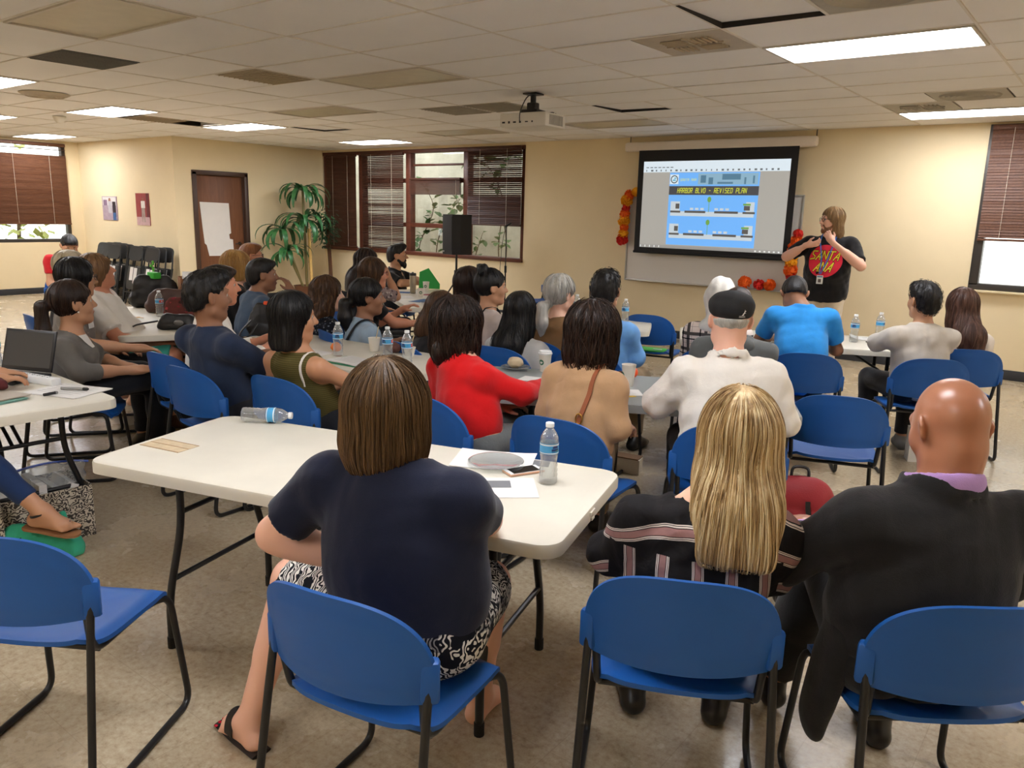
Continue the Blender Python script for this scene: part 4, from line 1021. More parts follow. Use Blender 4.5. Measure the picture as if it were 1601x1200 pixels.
# court window: bays along X
bays = [(-12.40, -11.50), (-11.38, -10.28), (-10.14, -8.93), (-8.80, -7.70)]
w1 = empty('window_1'); tag(w1, kind='structure')
b = MB(); yc = YF + .07
b.box(((WX0 + WX1) / 2, YF + .06, WZ0 + .03), (WX1 - WX0, .20, .06), bev=.006); b.box(((WX0 + WX1) / 2, YF + .06, WZ1 - .03), (WX1 - WX0, .16, .06), bev=.006)
for x in (WX0 + .04, -11.44, -10.21, -8.865, WX1 - .03): b.box((x, yc, (WZ0 + WZ1) / 2), (.12 if x not in (WX0 + .04, WX1 - .03) else .08, .12, WZ1 - WZ0 - .1), bev=.006)
for z in (1.42, 2.18):
    for (x0, x1) in bays[1:]:
        if (x0, x1) == bays[3] and z < 2: continue
        b.box(((x0 + x1) / 2, yc, z), (x1 - x0 + .02, .10, .075), bev=.005)
b.box((-9.53, yc, 2.44), (1.2, .05, .035), bev=.004)
b.build('window_frame', MAHO, w1)
for (x0, x1) in bays: b = MB(); b.box(((x0 + x1) / 2, yc + .03, (WZ0 + WZ1) / 2), (x1 - x0 + .02, .005, WZ1 - WZ0 - .12)); b.build('pane', GL, w1, smooth=False)
blind('venetian_blind', 'closed dark brown blind in the left bay of the court window, behind the palm', 'x', -12.36, -11.53, YF - .03, 2.66, .96, DKW, 74, cords=2)
blind('venetian_blind', 'tilted brown blind letting light through its slats, left of the open window bay', 'x', -11.36, -10.29, YF - .03, 2.66, .96, DKW, 50, gaps=(1.0, 2.1, 36), cords=2)
bundle('blind pulled up into a thick brown bundle across the open window bay', -10.13, -8.95, YF - .03, 1.94, 2.18, DKW)
blind('venetian_blind', 'brown blind lowered halfway over the bay right of the loudspeaker', 'x', -8.79, -7.68, YF - .03, 2.68, 1.46, DKW, 58, gaps=(1.9, 2.55, 44), cords=2)
# right window
w2 = empty('window_2'); tag(w2, kind='structure'); b = MB()
b.box(((RX0 + RX1) / 2, YF + .05, RZ0 + .035), (RX1 - RX0, .14, .07), bev=.005); b.box(((RX0 + RX1) / 2, YF + .05, RZ1 - .03), (RX1 - RX0, .14, .06), bev=.005)
for x in (RX0 + .045, 0.25, RX1 - .045): b.box((x, YF + .05, (RZ0 + RZ1) / 2), (.09, .14, RZ1 - RZ0 - .1), bev=.005)
b.build('window_frame', ALU, w2)
for (x0, x1) in ((RX0 + .09, .205), (.295, RX1 - .09)): b = MB(); b.box(((x0 + x1) / 2, YF + .07, (RZ0 + RZ1) / 2), (x1 - x0, .005, RZ1 - RZ0 - .13)); b.build('pane', GL, w2, smooth=False)
b = MB(); b.box(((RX0 + RX1) / 2, YF - .03, RZ0 - .012), (RX1 - RX0 + .1, .08, .024), bev=.004); b.build('window_sill', M('sill_paint', (222, 204, 166), .5), w2)
blind('venetian_blind', 'dark brown blind half lowered over the bright window on the right', 'x', RX0 + .03, RX1 - .03, YF - .035, 2.71, 1.50, DKW2, 76, cords=8)
# left window
w3 = empty('window_3'); tag(w3, kind='structure'); b = MB()
for z, hgt in ((LZ0 + .03, .06), (LZ1 - .03, .06)): b.box((XW - .06, (LY0 + LY1) / 2, z), (.12, LY1 - LY0, hgt), bev=.004)
for y in (LY0 + .03, 5.0, LY1 - .03): b.box((XW - .06, y, (LZ0 + LZ1) / 2), (.12, .06, LZ1 - LZ0 - .1), bev=.004)
b.build('window_frame', ALU, w3)
for (y0, y1) in ((LY0 + .06, 4.97), (5.03, LY1 - .06)): b = MB(); b.box((XW - .07, (y0 + y1) / 2, (LZ0 + LZ1) / 2), (.005, y1 - y0, LZ1 - LZ0 - .12)); b.build('pane', GL, w3, smooth=False)
blind('venetian_blind', 'brown slatted blind over the bright window at the left edge', 'y', LY0 + .03, LY1 - .01, XW + .035, 2.69, 1.25, DKW2, 74, cords=6, frontsign=1, gaps=(2.48, 2.66, 8))

# outside: court wall with climbing plants, ground, far greenery for the left window
CONC = NT('court_wall_concrete'); CONC.set(col=CONC.ramp(CONC.noise(1.5, detail=7, rough=.7), [(.3, srgb((158, 154, 140))), (.7, srgb((206, 204, 192)))]), rough=.9); CONC = CONC.m
b = MB(); b.box((-10.2, 12.3, 2.0), (7.6, .25, 5.0)); tag(b.build('wall_court_outside', CONC, None, smooth=False), kind='structure')
b = MB(); b.box((-7, 16, -.12), (40, 11.4, .1)); tag(b.build('ground_court_outside', M('court_soil', (116, 100, 80), .95, var=.2), None, smooth=False), kind='structure')
LEAF = M('vine_leaf', (70, 108, 56), .5, var=.3, vscale=5); STEM = M('vine_stem', (84, 66, 50), .8)
def leafy(name, label, base, stems, nleaf, size, seed, grp='climbing plants outside the window'):
    rs = random.Random(seed); r = empty(name, base); tag(r, label, 'plant', grp)
    sb = MB(); lb = MB()
    for s_ in stems:
        pts = bez(s_, 6); sb.tube(pts, .012, 6, rr=[lerp(.014, .004, i / len(pts)) for i in range(len(pts))])
        for k in range(nleaf):
            p = Vector(pts[int(len(pts) * rs.uniform(.25, .99))]); d = Vector((rs.uniform(-1, 1), rs.uniform(-.6, .2), rs.uniform(-.5, .6))).normalized(); L = size * rs.uniform(.6, 1.2)
            side = d.cross(Vector((0, 0, 1))).normalized() * L * .45; up = side.cross(d).normalized() * L * .12; o = p + d * L * .35
            lb.add([o[:], (o + d * L * .3 + side * .8 + up)[:], (o + d * L * .65 + side * .8 + up)[:], (o + d * L)[:], (o + d * L * .65 - side * .8 + up)[:], (o + d * L * .3 - side * .8 + up)[:], (o + d * L * .5)[:]], [(0, 1, 6), (1, 2, 6), (2, 3, 6), (3, 4, 6), (4, 5, 6), (5, 0, 6)])
            sb.tube([p[:], o[:]], .003, 4)
    sb.build('stems', STEM, r); lb.build('leaves', LEAF, r, smooth=False)
leafy('climbing_vine', 'green climbing vine with broad leaves outside the open window bay', (-9.3, 11.6, 0), [[(.1, 0, 0), (.05, -.1, 1.0), (.2, -.2, 1.9), (-.1, -.3, 2.5), (-.5, -.3, 2.6)], [(.1, 0, 0), (.15, 0, 1.2), (.0, -.1, 1.9), (.3, -.3, 2.55), (.6, -.3, 2.7)]], 26, .19, 3)
leafy('climbing_vine', 'leafy shrub outside behind the tilted brown blind', (-11.2, 11.6, 0), [[(0, 0, 0), (-.1, -.1, .9), (.3, -.1, 1.7), (.1, -.2, 2.2)], [(.3, 0, 0), (.4, -.1, 1.0), (.7, -.1, 1.6), (.9, 0, 1.9)]], 40, .17, 4)
leafy('garden_plant', 'thin weedy plant outside at the bottom of the open bay beside the loudspeaker', (-10.15, 11.4, 0), [[(0, 0, 0), (.1, 0, .7), (.3, -.1, 1.4), (.2, 0, 1.8)], [(.1, 0, 0), (.4, 0, .8), (.6, 0, 1.3)]], 16, .15, 6)
leafy('garden_sapling', 'bare thin sapling outside the lower right pane of the court window', (-8.25, 11.6, 0), [[(0, 0, 0), (.05, 0, .9), (-.05, 0, 1.6), (.5, -.2, 2.3)], [(-.5, 0, 0), (-.55, 0, .8), (-.45, 0, 1.15)]], 5, .13, 9)
hg = MB(); hl = MB(); rs = random.Random(2)
for k in range(700):
    o = Vector((-18.6 + rs.uniform(-.5, .5), rs.uniform(2.5, 7.6), rs.uniform(0.1, 1.5) if rs.random() < .8 else rs.uniform(1.5, 3.0))); d = Vector((rs.uniform(-.3, 1), rs.uniform(-1, 1), rs.uniform(-.6, .6))).normalized() * .22; sd = d.cross(Vector((0, 0, 1))).normalized() * .09
    hl.add([o[:], (o + d * .5 + sd)[:], (o + d)[:], (o + d * .5 - sd)[:]], [(0, 1, 2, 3)])
hd = empty('garden_hedge', (0, 0, 0)); tag(hd, 'sunlit hedge seen through the gap under the left blind', 'hedge'); hl.build('leaves', M('hedge_leaf', (150, 160, 84), .6, var=.3), hd, smooth=False)
for k in range(5): hg.tube([(-18.6, 2.9 + k, -.1), (-18.6, 3.0 + k, 1.2)], .04, 6)
hg.build('trunks', STEM, hd)
b = MB(); b.box((-20, 5, -.12), (8, 14, .1)); tag(b.build('ground_left_outside', M('dry_lawn', (170, 160, 110), .95, var=.2), None, smooth=False), kind='structure')

# pictures on the alcove wall
def picture(x0, x1, z0, z1, label, cells):
    r = empty('photo_print', (0, 0, 0)); tag(r, label, 'photo print', 'photo prints on the alcove wall'); y = YB
    b = MB(); b.box(((x0 + x1) / 2, y - .006, (z0 + z1) / 2), (x1 - x0, .012, z1 - z0)); b.build('print_board', cells[0][1], r, smooth=False)
    for k, (poly, m) in enumerate(cells[1:]):
        b = MB(); w, h_ = x1 - x0, z1 - z0; v = [(x0 + w * px, y - .0125 - .0004 * k, z0 + h_ * pz) for px, pz in poly]; b.add(v, [tuple(range(len(v)))]); b.build('print_area', m, r, smooth=False)
c = lambda n, rgb: M('print_' + n, rgb, .5, var=.1, vscale=20)
Rr = lambda a, b_, c_, d: [(a, c_), (b_, c_), (b_, d), (a, d)]
picture(-15.0, -14.46, 1.36, 1.78, 'colour photo print on the cream wall showing a street scene, left of the two', [(None, c('lilac', (170, 150, 160))), (Rr(.05, .95, .62, .97), c('pale', (214, 208, 204))), (Rr(.1, .35, .62, .85), c('purple', (128, 104, 128))), (Rr(.40, .66, .30, .80), c('grey', (186, 182, 186))), (Rr(.70, .92, .15, .78), c('dark', (52, 44, 50))), (Rr(.70, .90, .0, .32), c('blue', (60, 100, 150))), ([(.44, .80), (.62, .80), (.58, .93), (.48, .93)], c('skin', (150, 104, 80)))])
picture(-13.78, -13.34, 1.30, 1.84, 'colour photo print of a figure before a red wall, right of the two', [(None, c('red', (150, 66, 66))), (Rr(.0, 1.0, .0, .26), c('pavement', (196, 160, 160))), (Rr(.80, 1.0, .26, 1.0), c('darkred', (104, 44, 48))), (Rr(.40, .70, .54, .76), c('white', (226, 220, 214))), ([(.42, .54), (.66, .54), (.70, .10), (.56, .10), (.54, .40), (.50, .10), (.40, .10)], c('khaki', (170, 150, 140))), ([(.48, .76), (.62, .76), (.60, .86), (.50, .86)], c('face', (140, 92, 74)))])
# ------------------------------------------------------------------ front of the room
GLYPH = {  # strokes on a 0..1 grid
 'A': [[(0, 0), (0, 1), (1, 1), (1, 0)], [(0, .5), (1, .5)]], 'B': [[(0, 0), (0, 1), (.85, 1), (.85, .55), (0, .5)], [(.85, .5), (1, .45), (1, 0), (0, 0)]], 'C': [[(1, 1), (0, 1), (0, 0), (1, 0)]],
 'D': [[(0, 0), (0, 1), (.8, 1), (1, .8), (1, .2), (.8, 0), (0, 0)]], 'E': [[(1, 1), (0, 1), (0, 0), (1, 0)], [(0, .5), (.8, .5)]], 'H': [[(0, 0), (0, 1)], [(1, 0), (1, 1)], [(0, .5), (1, .5)]],
 'I': [[(.5, 0), (.5, 1)]], 'L': [[(0, 1), (0, 0), (1, 0)]], 'N': [[(0, 0), (0, 1), (1, 0), (1, 1)]], 'O': [[(0, 0), (0, 1), (1, 1), (1, 0), (0, 0)]], 'P': [[(0, 0), (0, 1), (1, 1), (1, .45), (0, .45)]],
 'R': [[(0, 0), (0, 1), (1, 1), (1, .5), (0, .5)], [(.4, .5), (1, 0)]], 'S': [[(1, 1), (0, 1), (0, .5), (1, .5), (1, 0), (0, 0)]], 'T': [[(0, 1), (1, 1)], [(.5, 1), (.5, 0)]], 'V': [[(0, 1), (.5, 0), (1, 1)]], '-': [[(.2, .5), (.8, .5)]], ' ': [],
 'a': [[(0, 0), (.75, 1), (.75, 0)], [(.25, .32), (.75, .32)]], 's': [[(1, 1), (.2, 1), (.2, .62), (.75, .40), (.75, .12), (0, 0)]], 'n': [[(0, 0), (0.1, 1), (.8, .1), (.9, 1)]], 't': [[(0, 1), (1, 1)], [(.55, 1), (.45, 0)]]}
def strokes(text, h, adv=.78, wid=.58, slant=.22, bold=.11):
    """flat polygons for stroke lettering, lower left at 0,0"""
    polys = []; x = 0
    for chx in text:
        for st in GLYPH[chx]:
            for a, b_ in zip(st[:-1], st[1:]):
                pa = np.array([x + a[0] * wid * h + slant * a[1] * h, a[1] * h]); pb = np.array([x + b_[0] * wid * h + slant * b_[1] * h, b_[1] * h])
                d = (pb - pa) / (np.linalg.norm(pb - pa) + 1e-9); n = np.array([-d[1], d[0]]) * bold * h / 2; e = d * bold * h / 2
                polys.append([pa - e - n, pb + e - n, pb + e + n, pa - e + n])
        x += adv * h
    return polys, x
def flat(name, polys, fn, mat, parent, z=0.0):
    b = MB()
    for i, p in enumerate(polys): v = [fn(q[0], q[1], z + .00002 * (i % 7)) for q in p]; b.add(v, [tuple(range(len(v)))])
    return b.build(name, mat, parent, smooth=False)
def emis(name, rgb, k=1.0):  # emission stands in for the projector's light falling on the screen
    if name in _MC: return _MC[name]
    t = NT(name); c = srgb(rgb); t.set(col=tuple(x * .35 for x in c), emit=c, es=k * .80, rough=.8); _MC[name] = t.m; return t.m
# pull-down screen
SY = YF - .16; sx0, sx1, sz0, sz1 = -5.56, -3.37, 1.185, 2.50
sc = empty('projection_screen', ((sx0 + sx1) / 2, SY, 0)); tag(sc, 'pull-down projection screen with a black border showing a blue street plan slide', 'projection screen'); cx = (sx0 + sx1) / 2
HW = M('screen_case_white', (226, 214, 200), .45); SB = M('screen_border_black', (16, 16, 20), .7)
b = MB(); b.box((-.02, .045, 2.60), (2.62, .11, .125), bev=.03); b.build('case', HW, sc)
for x in (-1.27, 1.27): b = MB(); b.tube([(x, .05, 2.66), (x, .05, CEIL)], .006, 6); b.build('hanging_wire', M('wire_dark', (80, 76, 70), .5), sc)
b = MB(); b.box((0, 0, (sz0 + sz1 + .06) / 2), (sx1 - sx0, .004, sz1 - sz0 + .06)); b.build('fabric', SB, sc, smooth=False)
b = MB(); b.tube([(-1.10, 0, sz0), (1.10, 0, sz0)], .018, 10); b.build('weight_bar', SB, sc)
W_, H_ = 2.02, 1.15; ox, oz = -W_ / 2, sz0 + .065
fn = lambda px, pz, z=0: (ox + px * W_, -.003 - z, oz + pz * H_)
fr = lambda a, b_, c_, d: [(a, c_), (b_, c_), (b_, d), (a, d)]
EK = 1.0
im = flat('projected_image', [fr(0, 1, 0, 1)], lambda x, y, z: fn(x, y, 0), emis('proj_grey', (172, 169, 162), .85), sc)
flat('toolbar', [fr(0, 1, .875, 1)], lambda x, y, z: fn(x, y, .0006 + z), emis('proj_white', (222, 236, 246), .85), im)
tk = []
for i in range(26): tk.append(fr(.02 + .036 * i, .02 + .036 * i + random.uniform(.006, .02), .885, .905))
for i in range(7): tk.append(fr(.02 + .03 * i, .04 + .03 * i, .925, .935))
flat('toolbar_icons', tk, lambda x, y, z: fn(x, y, .0012 + z), emis('proj_icon', (120, 130, 136), .6), im)
flat('taskbar', [fr(0, 1, 0, .035)], lambda x, y, z: fn(x, y, .0006 + z), emis('proj_task', (176, 174, 170), .6), im)
flat('taskbar_icons', [fr(.005 + .035 * i, .012 + .035 * i, .006, .03) for i in range(5)] + [fr(.82 + .03 * i, .832 + .03 * i, .008, .024) for i in range(6)], lambda x, y, z: fn(x, y, .0012 + z), emis('proj_white2', (236, 238, 236), .8), im)
flat('slide', [fr(.20, .815, .045, .87)], lambda x, y, z: fn(x, y, .0012 + z), emis('proj_blue', (112, 176, 244), .95), im)
sl = lambda a, b_, c_, d: fr(.20 + .615 * a, .20 + .615 * b_, .045 + .825 * c_, .045 + .825 * d)
flat('slide_photo_strip', [sl(.33, .985, .835, .985)], lambda x, y, z: fn(x, y, .0018 + z), emis('proj_photo', (150, 190, 214), .75), im)
flat('slide_photo_strip', [sl(.36, .42, .86, .96), sl(.45, .50, .84, .93), sl(.60, .80, .90, .975), sl(.84, .86, .84, .93), sl(.93, .95, .85, .95), sl(.55, .72, .845, .87)], lambda x, y, z: fn(x, y, .0024 + z), emis('proj_photo2', (104, 148, 176), .6), im)
flat('slide_title_bar', [sl(0, 1, .695, .815)], lambda x, y, z: fn(x, y, .0018 + z), emis('proj_bar', (92, 92, 96), .55), im)
sw, shh = .615 * W_, .825 * H_; X0 = ox + .20 * W_; Z0 = oz + .045 * H_
for tx, xx, zz, hgt, mt, lim in (('HARBOR BLVD - REVISED PLAN', .10, .725, .058, emis('proj_yellow', (226, 232, 60), .9), .78), ('SANTA ANA', .125, .885, .030, emis('proj_olive', (206, 216, 96), .95), .19)):
    P, L = strokes(tx, 1.0, adv=.80, wid=.52, slant=.16, bold=.12); k = lim * sw / L
    flat('slide_lettering', [[(q[0] * k, q[1] * hgt * 1.0) for q in p] for p in P], lambda x, y, z, xx=xx, zz=zz: (X0 + xx * sw + x, -.0056 - z, Z0 + zz * shh + y), mt, im)
ring = [[(.5 * math.cos(t) * r0, .5 * math.sin(t) * r0) for t, r0 in ((a, 1), (a + .3, 1), (a + .3, .78), (a, .78))] for a in np.arange(0, 6.28, .3)]
flat('slide_logo', [[(X0 + sw * .055 + .125 * q[0] * (1), Z0 + shh * .908 + .125 * q[1]) for q in fr(-.5, .5, -.5, .5)]], lambda x, y, z: (x, -.0050, y), emis('proj_white', (222, 236, 246), .85), im)
flat('slide_logo', [[(X0 + sw * .055 + .105 * q[0], Z0 + shh * .908 + .105 * q[1]) for q in p] for p in ring], lambda x, y, z: (x, -.0056 - z, y), emis('proj_ink', (44, 60, 66), .5), im)
flat('slide_logo', [[(X0 + sw * .055 + .06 * q[0], Z0 + shh * .905 + .05 * q[1]) for q in p] for p in ([(-.5, -.4), (.5, -.4), (.2, .1), (-.3, .0)], [(-.1, .2), (.5, .1), (.4, .6), (0, .5)])], lambda x, y, z: (x, -.0060 - z, y), emis('proj_logo2', (120, 190, 220), .8), im)
for zz in (.405, .095):   # the two street sections
    wht, drk, grn = emis('proj_pave', (206, 218, 226), .8), emis('proj_kerb', (108, 104, 100), .6), emis('proj_green', (126, 176, 84), .75)
    q = lambda a, b_, c_, d: sl(a, b_, zz + c_, zz + d)
    flat('street_section', [q(.03, .97, 0, .065), q(.03, .15, .06, .075), q(.03, .14, .07, .20), q(.88, .97, .07, .20), q(.26, .30, .085, .115), q(.32, .36, .085, .115), q(.38, .42, .085, .115), q(.54, .58, .085, .115), q(.60, .64, .085, .115), q(.66, .70, .085, .115)], lambda x, y, z: fn(x, y, .0020 + z), wht, im)
    flat('street_section', [q(.03, .15, .045, .072), q(.20, .44, .045, .075), q(.54, .80, .045, .075), q(.85, .98, .045, .072), q(.09, .135, .10, .17), q(.86, .925, .09, .15)], lambda x, y, z: fn(x, y, .0028 + z), drk, im)
    el = [(.475 + .022 * math.cos(t), zz + .23 + .038 * math.sin(t)) for t in np.linspace(0, 6.28, 17)[:-1]]
    flat('street_tree', [[sl(a, a, b_, b_)[0] for a, b_ in el], q(.472, .478, .06, .20), q(.85, .93, .155, .18)], lambda x, y, z: fn(x, y, .0036 + z), grn, im)
# whiteboard behind the screen
wb = empty('whiteboard', (-4.53, YF - .012, 0)); tag(wb, 'grey-white whiteboard on the front wall behind the projection screen', 'whiteboard')
b = MB(); b.box((0, 0, 1.37), (2.44, .012, 1.18)); b.build('board', M('whiteboard_enamel', (226, 222, 216), .3), wb, smooth=False)
b = MB()
for x in (-1.225, 1.225): b.box((x, -.006, 1.37), (.022, .026, 1.20), bev=.003)
for z in (.775, 1.965): b.box((0, -.006, z), (2.47, .026, .022), bev=.003)
b.build('frame', M('aluminium_trim', (186, 184, 178), .35, metal=.6), wb)
b = MB(); b.box((.1, -.045, .775), (2.2, .075, .012), bev=.003); b.build('marker_tray', M('aluminium_trim2', (190, 186, 176), .35, metal=.5), wb)
# paper flowers
OR, YE, RE = (M('tissue_orange', (238, 108, 24), .85), M('tissue_yellow', (246, 180, 30), .85), M('tissue_red', (214, 44, 34), .85))
def pom(b, c, r, seed, mi=0):
    rs = random.Random(seed); b.mat(mi)
    b.ball(c, r * .72, 12, 8)
    for k in range(70):
        d = Vector((rs.gauss(0, 1), rs.gauss(0, 1), rs.gauss(0, 1))).normalized(); u = d.cross(Vector((.3, .5, .8))).normalized(); w = d.cross(u); a0 = rs.uniform(0, 6.28); u, w = u * math.cos(a0) + w * math.sin(a0), w * math.cos(a0) - u * math.sin(a0)
        p = Vector(c) + d * r * .45; q = r * .34
        b.add([p[:], (p + d * q * 1.3 + u * q + w * q * .3)[:], (p + d * q * 1.75 + u * q * .4 - w * q * .2)[:], (p + d * q * 1.75 - u * q * .4 + w * q * .2)[:], (p + d * q * 1.3 - u * q - w * q * .3)[:]], [(0, 1, 2), (0, 2, 3), (0, 3, 4)])
def garland(name, label, pts, mats):
    r = empty(name, pts[0]); tag(r, label, 'garland', 'paper flower garlands'); o = V(*pts[0])
    for i, p in enumerate(pts): b = MB(); pom(b, V(*p) - o, .062 + .012 * (i % 3), i + len(label)); b.build('paper_flower', mats[i % len(mats)], r, smooth=False)
    b = MB(); b.tube([V(*p) - o for p in pts], .004, 5); b.build('string', M('twine', (190, 160, 110), .9), r)
garland('paper_flower_garland', 'orange and yellow paper flower garland hanging left of the projection screen', [(-5.60, 10.0, 2.00), (-5.70, 10.0, 1.96), (-5.74, 10.0, 1.88), (-5.75, 10.0, 1.78), (-5.76, 10.0, 1.69), (-5.77, 10.0, 1.60), (-5.76, 10.0, 1.51), (-5.77, 10.0, 1.42), (-5.78, 10.0, 1.34)], [YE, OR, YE, RE, OR, YE, OR, YE, RE])
garland('paper_flower_garland', 'orange and yellow paper flower garland hanging beside the presenter', [(-3.30, 10.0, 1.50), (-3.31, 10.0, 1.42), (-3.33, 10.0, 1.33), (-3.32, 10.0, 1.24), (-3.35, 10.0, 1.15), (-3.35, 10.0, 1.06), (-3.34, 10.0, .98)], [RE, OR, OR, YE, YE, OR, RE])
for i, (x, m, lab, cat) in enumerate(((-3.93, OR, 'big orange paper flower on the whiteboard tray, first from the left', .085), (-3.74, RE, 'red paper flower on the whiteboard tray between two orange ones', .07), (-3.60, OR, 'orange paper flower on the whiteboard tray nearest the presenter', .075))):
    b = MB(); pom(b, (0, 0, 0), cat, 40 + i); o = b.build('paper_flower', m, None, smooth=False); o.location = (x, 10.015, .785 + cat * .9); tag(o, lab, 'paper flower', 'paper flowers on the tray')
# projector on the ceiling
pj = empty('projector', (-4.55, 6.12, CEIL), R(4)); tag(pj, 'white video projector hanging from the ceiling on a black mount', 'projector')
PW = M('projector_white', (224, 220, 210), .4); PB = M('projector_black', (26, 26, 28), .45)
b = MB(); b.box((0, 0, -.245), (.50, .36, .125), bev=.02); b.build('body', PW, pj)
b = MB()
for k in range(12): b.box((.252, -.11 + .02 * k, -.245), (.006, .010, .085))
b.build('side_vent', M('projector_grille', (176, 172, 164), .5), pj, smooth=False)
b = MB()
for x, w, h_ in ((-.2, .03, .014), (-.14, .02, .02), (-.08, .03, .014), (-.02, .018, .018), (.05, .03, .01), (.11, .014, .014)): b.box((x, -.182, -.265), (w, .004, h_))
b.build('rear_sockets', PB, pj, smooth=False)
b = MB(); b.lathe([(.055, 0), (.055, .03), (.045, .035), (.04, .02), (0, .018)], 24, (-.12, .175, -.245), axis=(0, 1, 0)); b.build('lens', PB, pj)
b = MB(); b.box((0, 0, -.16), (.18, .16, .03), bev=.006); b.box((0, 0, -.115), (.09, .08, .07), bev=.01); b.tube([(0, 0, -.1), (0, 0, .02)], .026, 12); b.box((0, 0, -.006), (.14, .14, .012)); b.box((-.0, 0, -.178), (.44, .03, .012)); b.box((0, 0.08, -.178), (.40, .02, .01)); b.build('ceiling_mount', PB, pj)
b = MB(); b.tube(bez([(.02, -.02, -.0), (.03, -.16, -.06), (.0, -.21, -.18), (-.02, -.19, -.26)], 8), .005, 6); b.build('cable', PB, pj)
# loudspeaker and its tripod
st = empty('speaker_stand', (-8.05, 9.0, 0)); tag(st, 'black tripod stand holding the loudspeaker in front of the window', 'speaker stand')
b = MB(); b.tube([(0, 0, .14), (0, 0, .80)], .021, 12); b.tube([(0, 0, .74), (0, 0, 1.12)], .017, 12); b.build('pole', BLACKM, st)
b = MB(); b.lathe([(.034, -.03), (.034, .04)], 14, (0, 0, .76)); b.tube([(.03, 0, .76), (.075, 0, .76)], .009, 8); b.build('clamp', PB, st)
for k in range(3):
    a = R(70 + 120 * k); d = V(math.cos(a), math.sin(a), 0); b = MB(); b.tube([d * .025 + V(0, 0, .62), d * .46 + V(0, 0, .014)], .012, 8); b.tube([d * .02 + V(0, 0, .22), d * .25 + V(0, 0, .30)], .008, 8); b.tube([d * .46 + V(0, 0, 0), d * .47 + V(0, 0, .03)], .017, 8); b.build('leg', BLACKM, st)
sp = empty('loudspeaker', (-8.05, 9.0, 1.04), R(-12)); tag(sp, 'black loudspeaker on a tripod in front of the court window', 'loudspeaker')
b = MB(); b.prism([(-.19, -.06), (-.12, -.17), (.12, -.17), (.19, -.06), (.185, .14), (-.185, .14)], 0, .585); b.build('cabinet', M('speaker_black', (24, 24, 26), .6, bump=.2, bscale=160), sp, smooth=False)
b = MB(); b.box((0, -.173, .31), (.23, .006, .50), bev=.002); b.build('grille', M('speaker_grille', (34, 34, 36), .7, bump=.3, bscale=400), sp)
b = MB(); b.box((-.09, -.1725, .045), (.02, .008, .014)); b.build('badge', M('badge_silver', (200, 200, 200), .3), sp, smooth=False)
ms = empty('microphone_stand', (-7.22, 9.15, 0)); tag(ms, 'thin black microphone stand right of the loudspeaker', 'microphone stand')
b = MB(); b.lathe([(.13, 0), (.13, .012), (.03, .025), (.014, .03)], 24); b.build('base', BLACKM, ms)
b = MB(); b.tube([(0, 0, .02), (0, 0, .85)], .011, 10); b.tube([(0, 0, .8), (0, 0, 1.50)], .008, 10); b.build('pole', BLACKM, ms)
b = MB(); b.lathe([(.018, -.05), (.018, .05)], 12, (0, 0, .86)); b.build('clutch', PB, ms); b = MB(); b.tube([(0.0, -.02, 1.47), (0, .10, 1.52)], .013, 10); b.build('clip', PB, ms)
b = MB(); b.tube(bez([(0, -.02, 1.46), (-.05, -.03, 1.2), (-.09, -.02, .8), (-.13, 0, .3), (-.2, .05, .01)], 8), .004, 6); b.build('cable', PB, ms)
# palm and the second tree in the corner
PL1 = NT('palm_leaf'); PL1.set(col=PL1.ramp(PL1.noise(7, detail=3), [(.3, srgb((28, 76, 40))), (.7, srgb((62, 122, 66)))]), rough=.38, spec=.5); PL1 = PL1.m
BAM = M('pale_cane_trunk', (214, 176, 104), .55, var=.15, vscale=14); TERRA = M('planter_brown', (110, 70, 44), .6)
pp = empty('potted_palm', (-11.86, 9.15, 0)); tag(pp, 'large artificial palm with broad green leaves and pale cane trunks in the corner', 'potted plant')
b = MB(); b.lathe([(.0, 0), (.17, 0), (.21, .26), (.225, .28), (.20, .28), (.19, .25), (0, .25)], 24, capb=False, capt=False); b.build('planter', TERRA, pp)
rs = random.Random(12)
def straps(b, c, n, L, droop, rs, wid=.088, up=.45):
    for k in range(n):
        az = 2 * math.pi * k / n + rs.uniform(-.3, .3); el = rs.uniform(up - .5, up + .5); l = L * rs.uniform(.75, 1.1); d = V(math.cos(az), math.sin(az), 0); sd = V(-math.sin(az), math.cos(az), 0); p = V(*c); v = []; f = []; e = el; N = 9
        for i in range(N + 1):
            t = i / N; w = wid * (math.sin(math.pi * min(1, t * .88 + .10)) ** .7) * .5
            nn = np.cross(sd, d * math.cos(e) + V(0, 0, math.sin(e))); v += [p - sd * w - nn * w * .25, p, p + sd * w - nn * w * .25]
            p = p + (d * math.cos(e) + V(0, 0, math.sin(e))) * l / N; e -= droop / N * (1 + t)
        for i in range(N): f += [(3 * i, 3 * i + 1, 3 * i + 4, 3 * i + 3), (3 * i + 1, 3 * i + 2, 3 * i + 5, 3 * i + 4)]
        b.add(v, f)
for x, y, top, n, L in ((0.0, 0, 1.45, 24, .70), (-.05, .02, 1.96, 22, .64), (-.08, -.42, 1.28, 18, .60), (-.05, -.36, .90, 17, .58)):
    b = MB(); base = (x * .4, y * .15 + .03, .22)
    b.tube(bez([base, lerp(V(*base), V(x, y, top), .5) + V(.0, .0, 0), V(x, y, top)], 6), .034 if top == 1.42 else .02, 10); b.build('cane', BAM if top == 1.42 else M('cane_green_brown', (120, 110, 66), .6), pp)
    b = MB(); straps(b, (x, y, top), n, L, 1.75, rs); b.build('leaf_crown', PL1, pp)
b = MB(); b.tube([(.09, .06, .24), (.06, .05, 1.30)], .028, 10); b.build('cane', BAM, pp)
ft = empty('artificial_tree', (-12.0, 9.84, 0)); tag(ft, 'dark green leafy artificial tree in the corner behind the palm', 'potted plant')
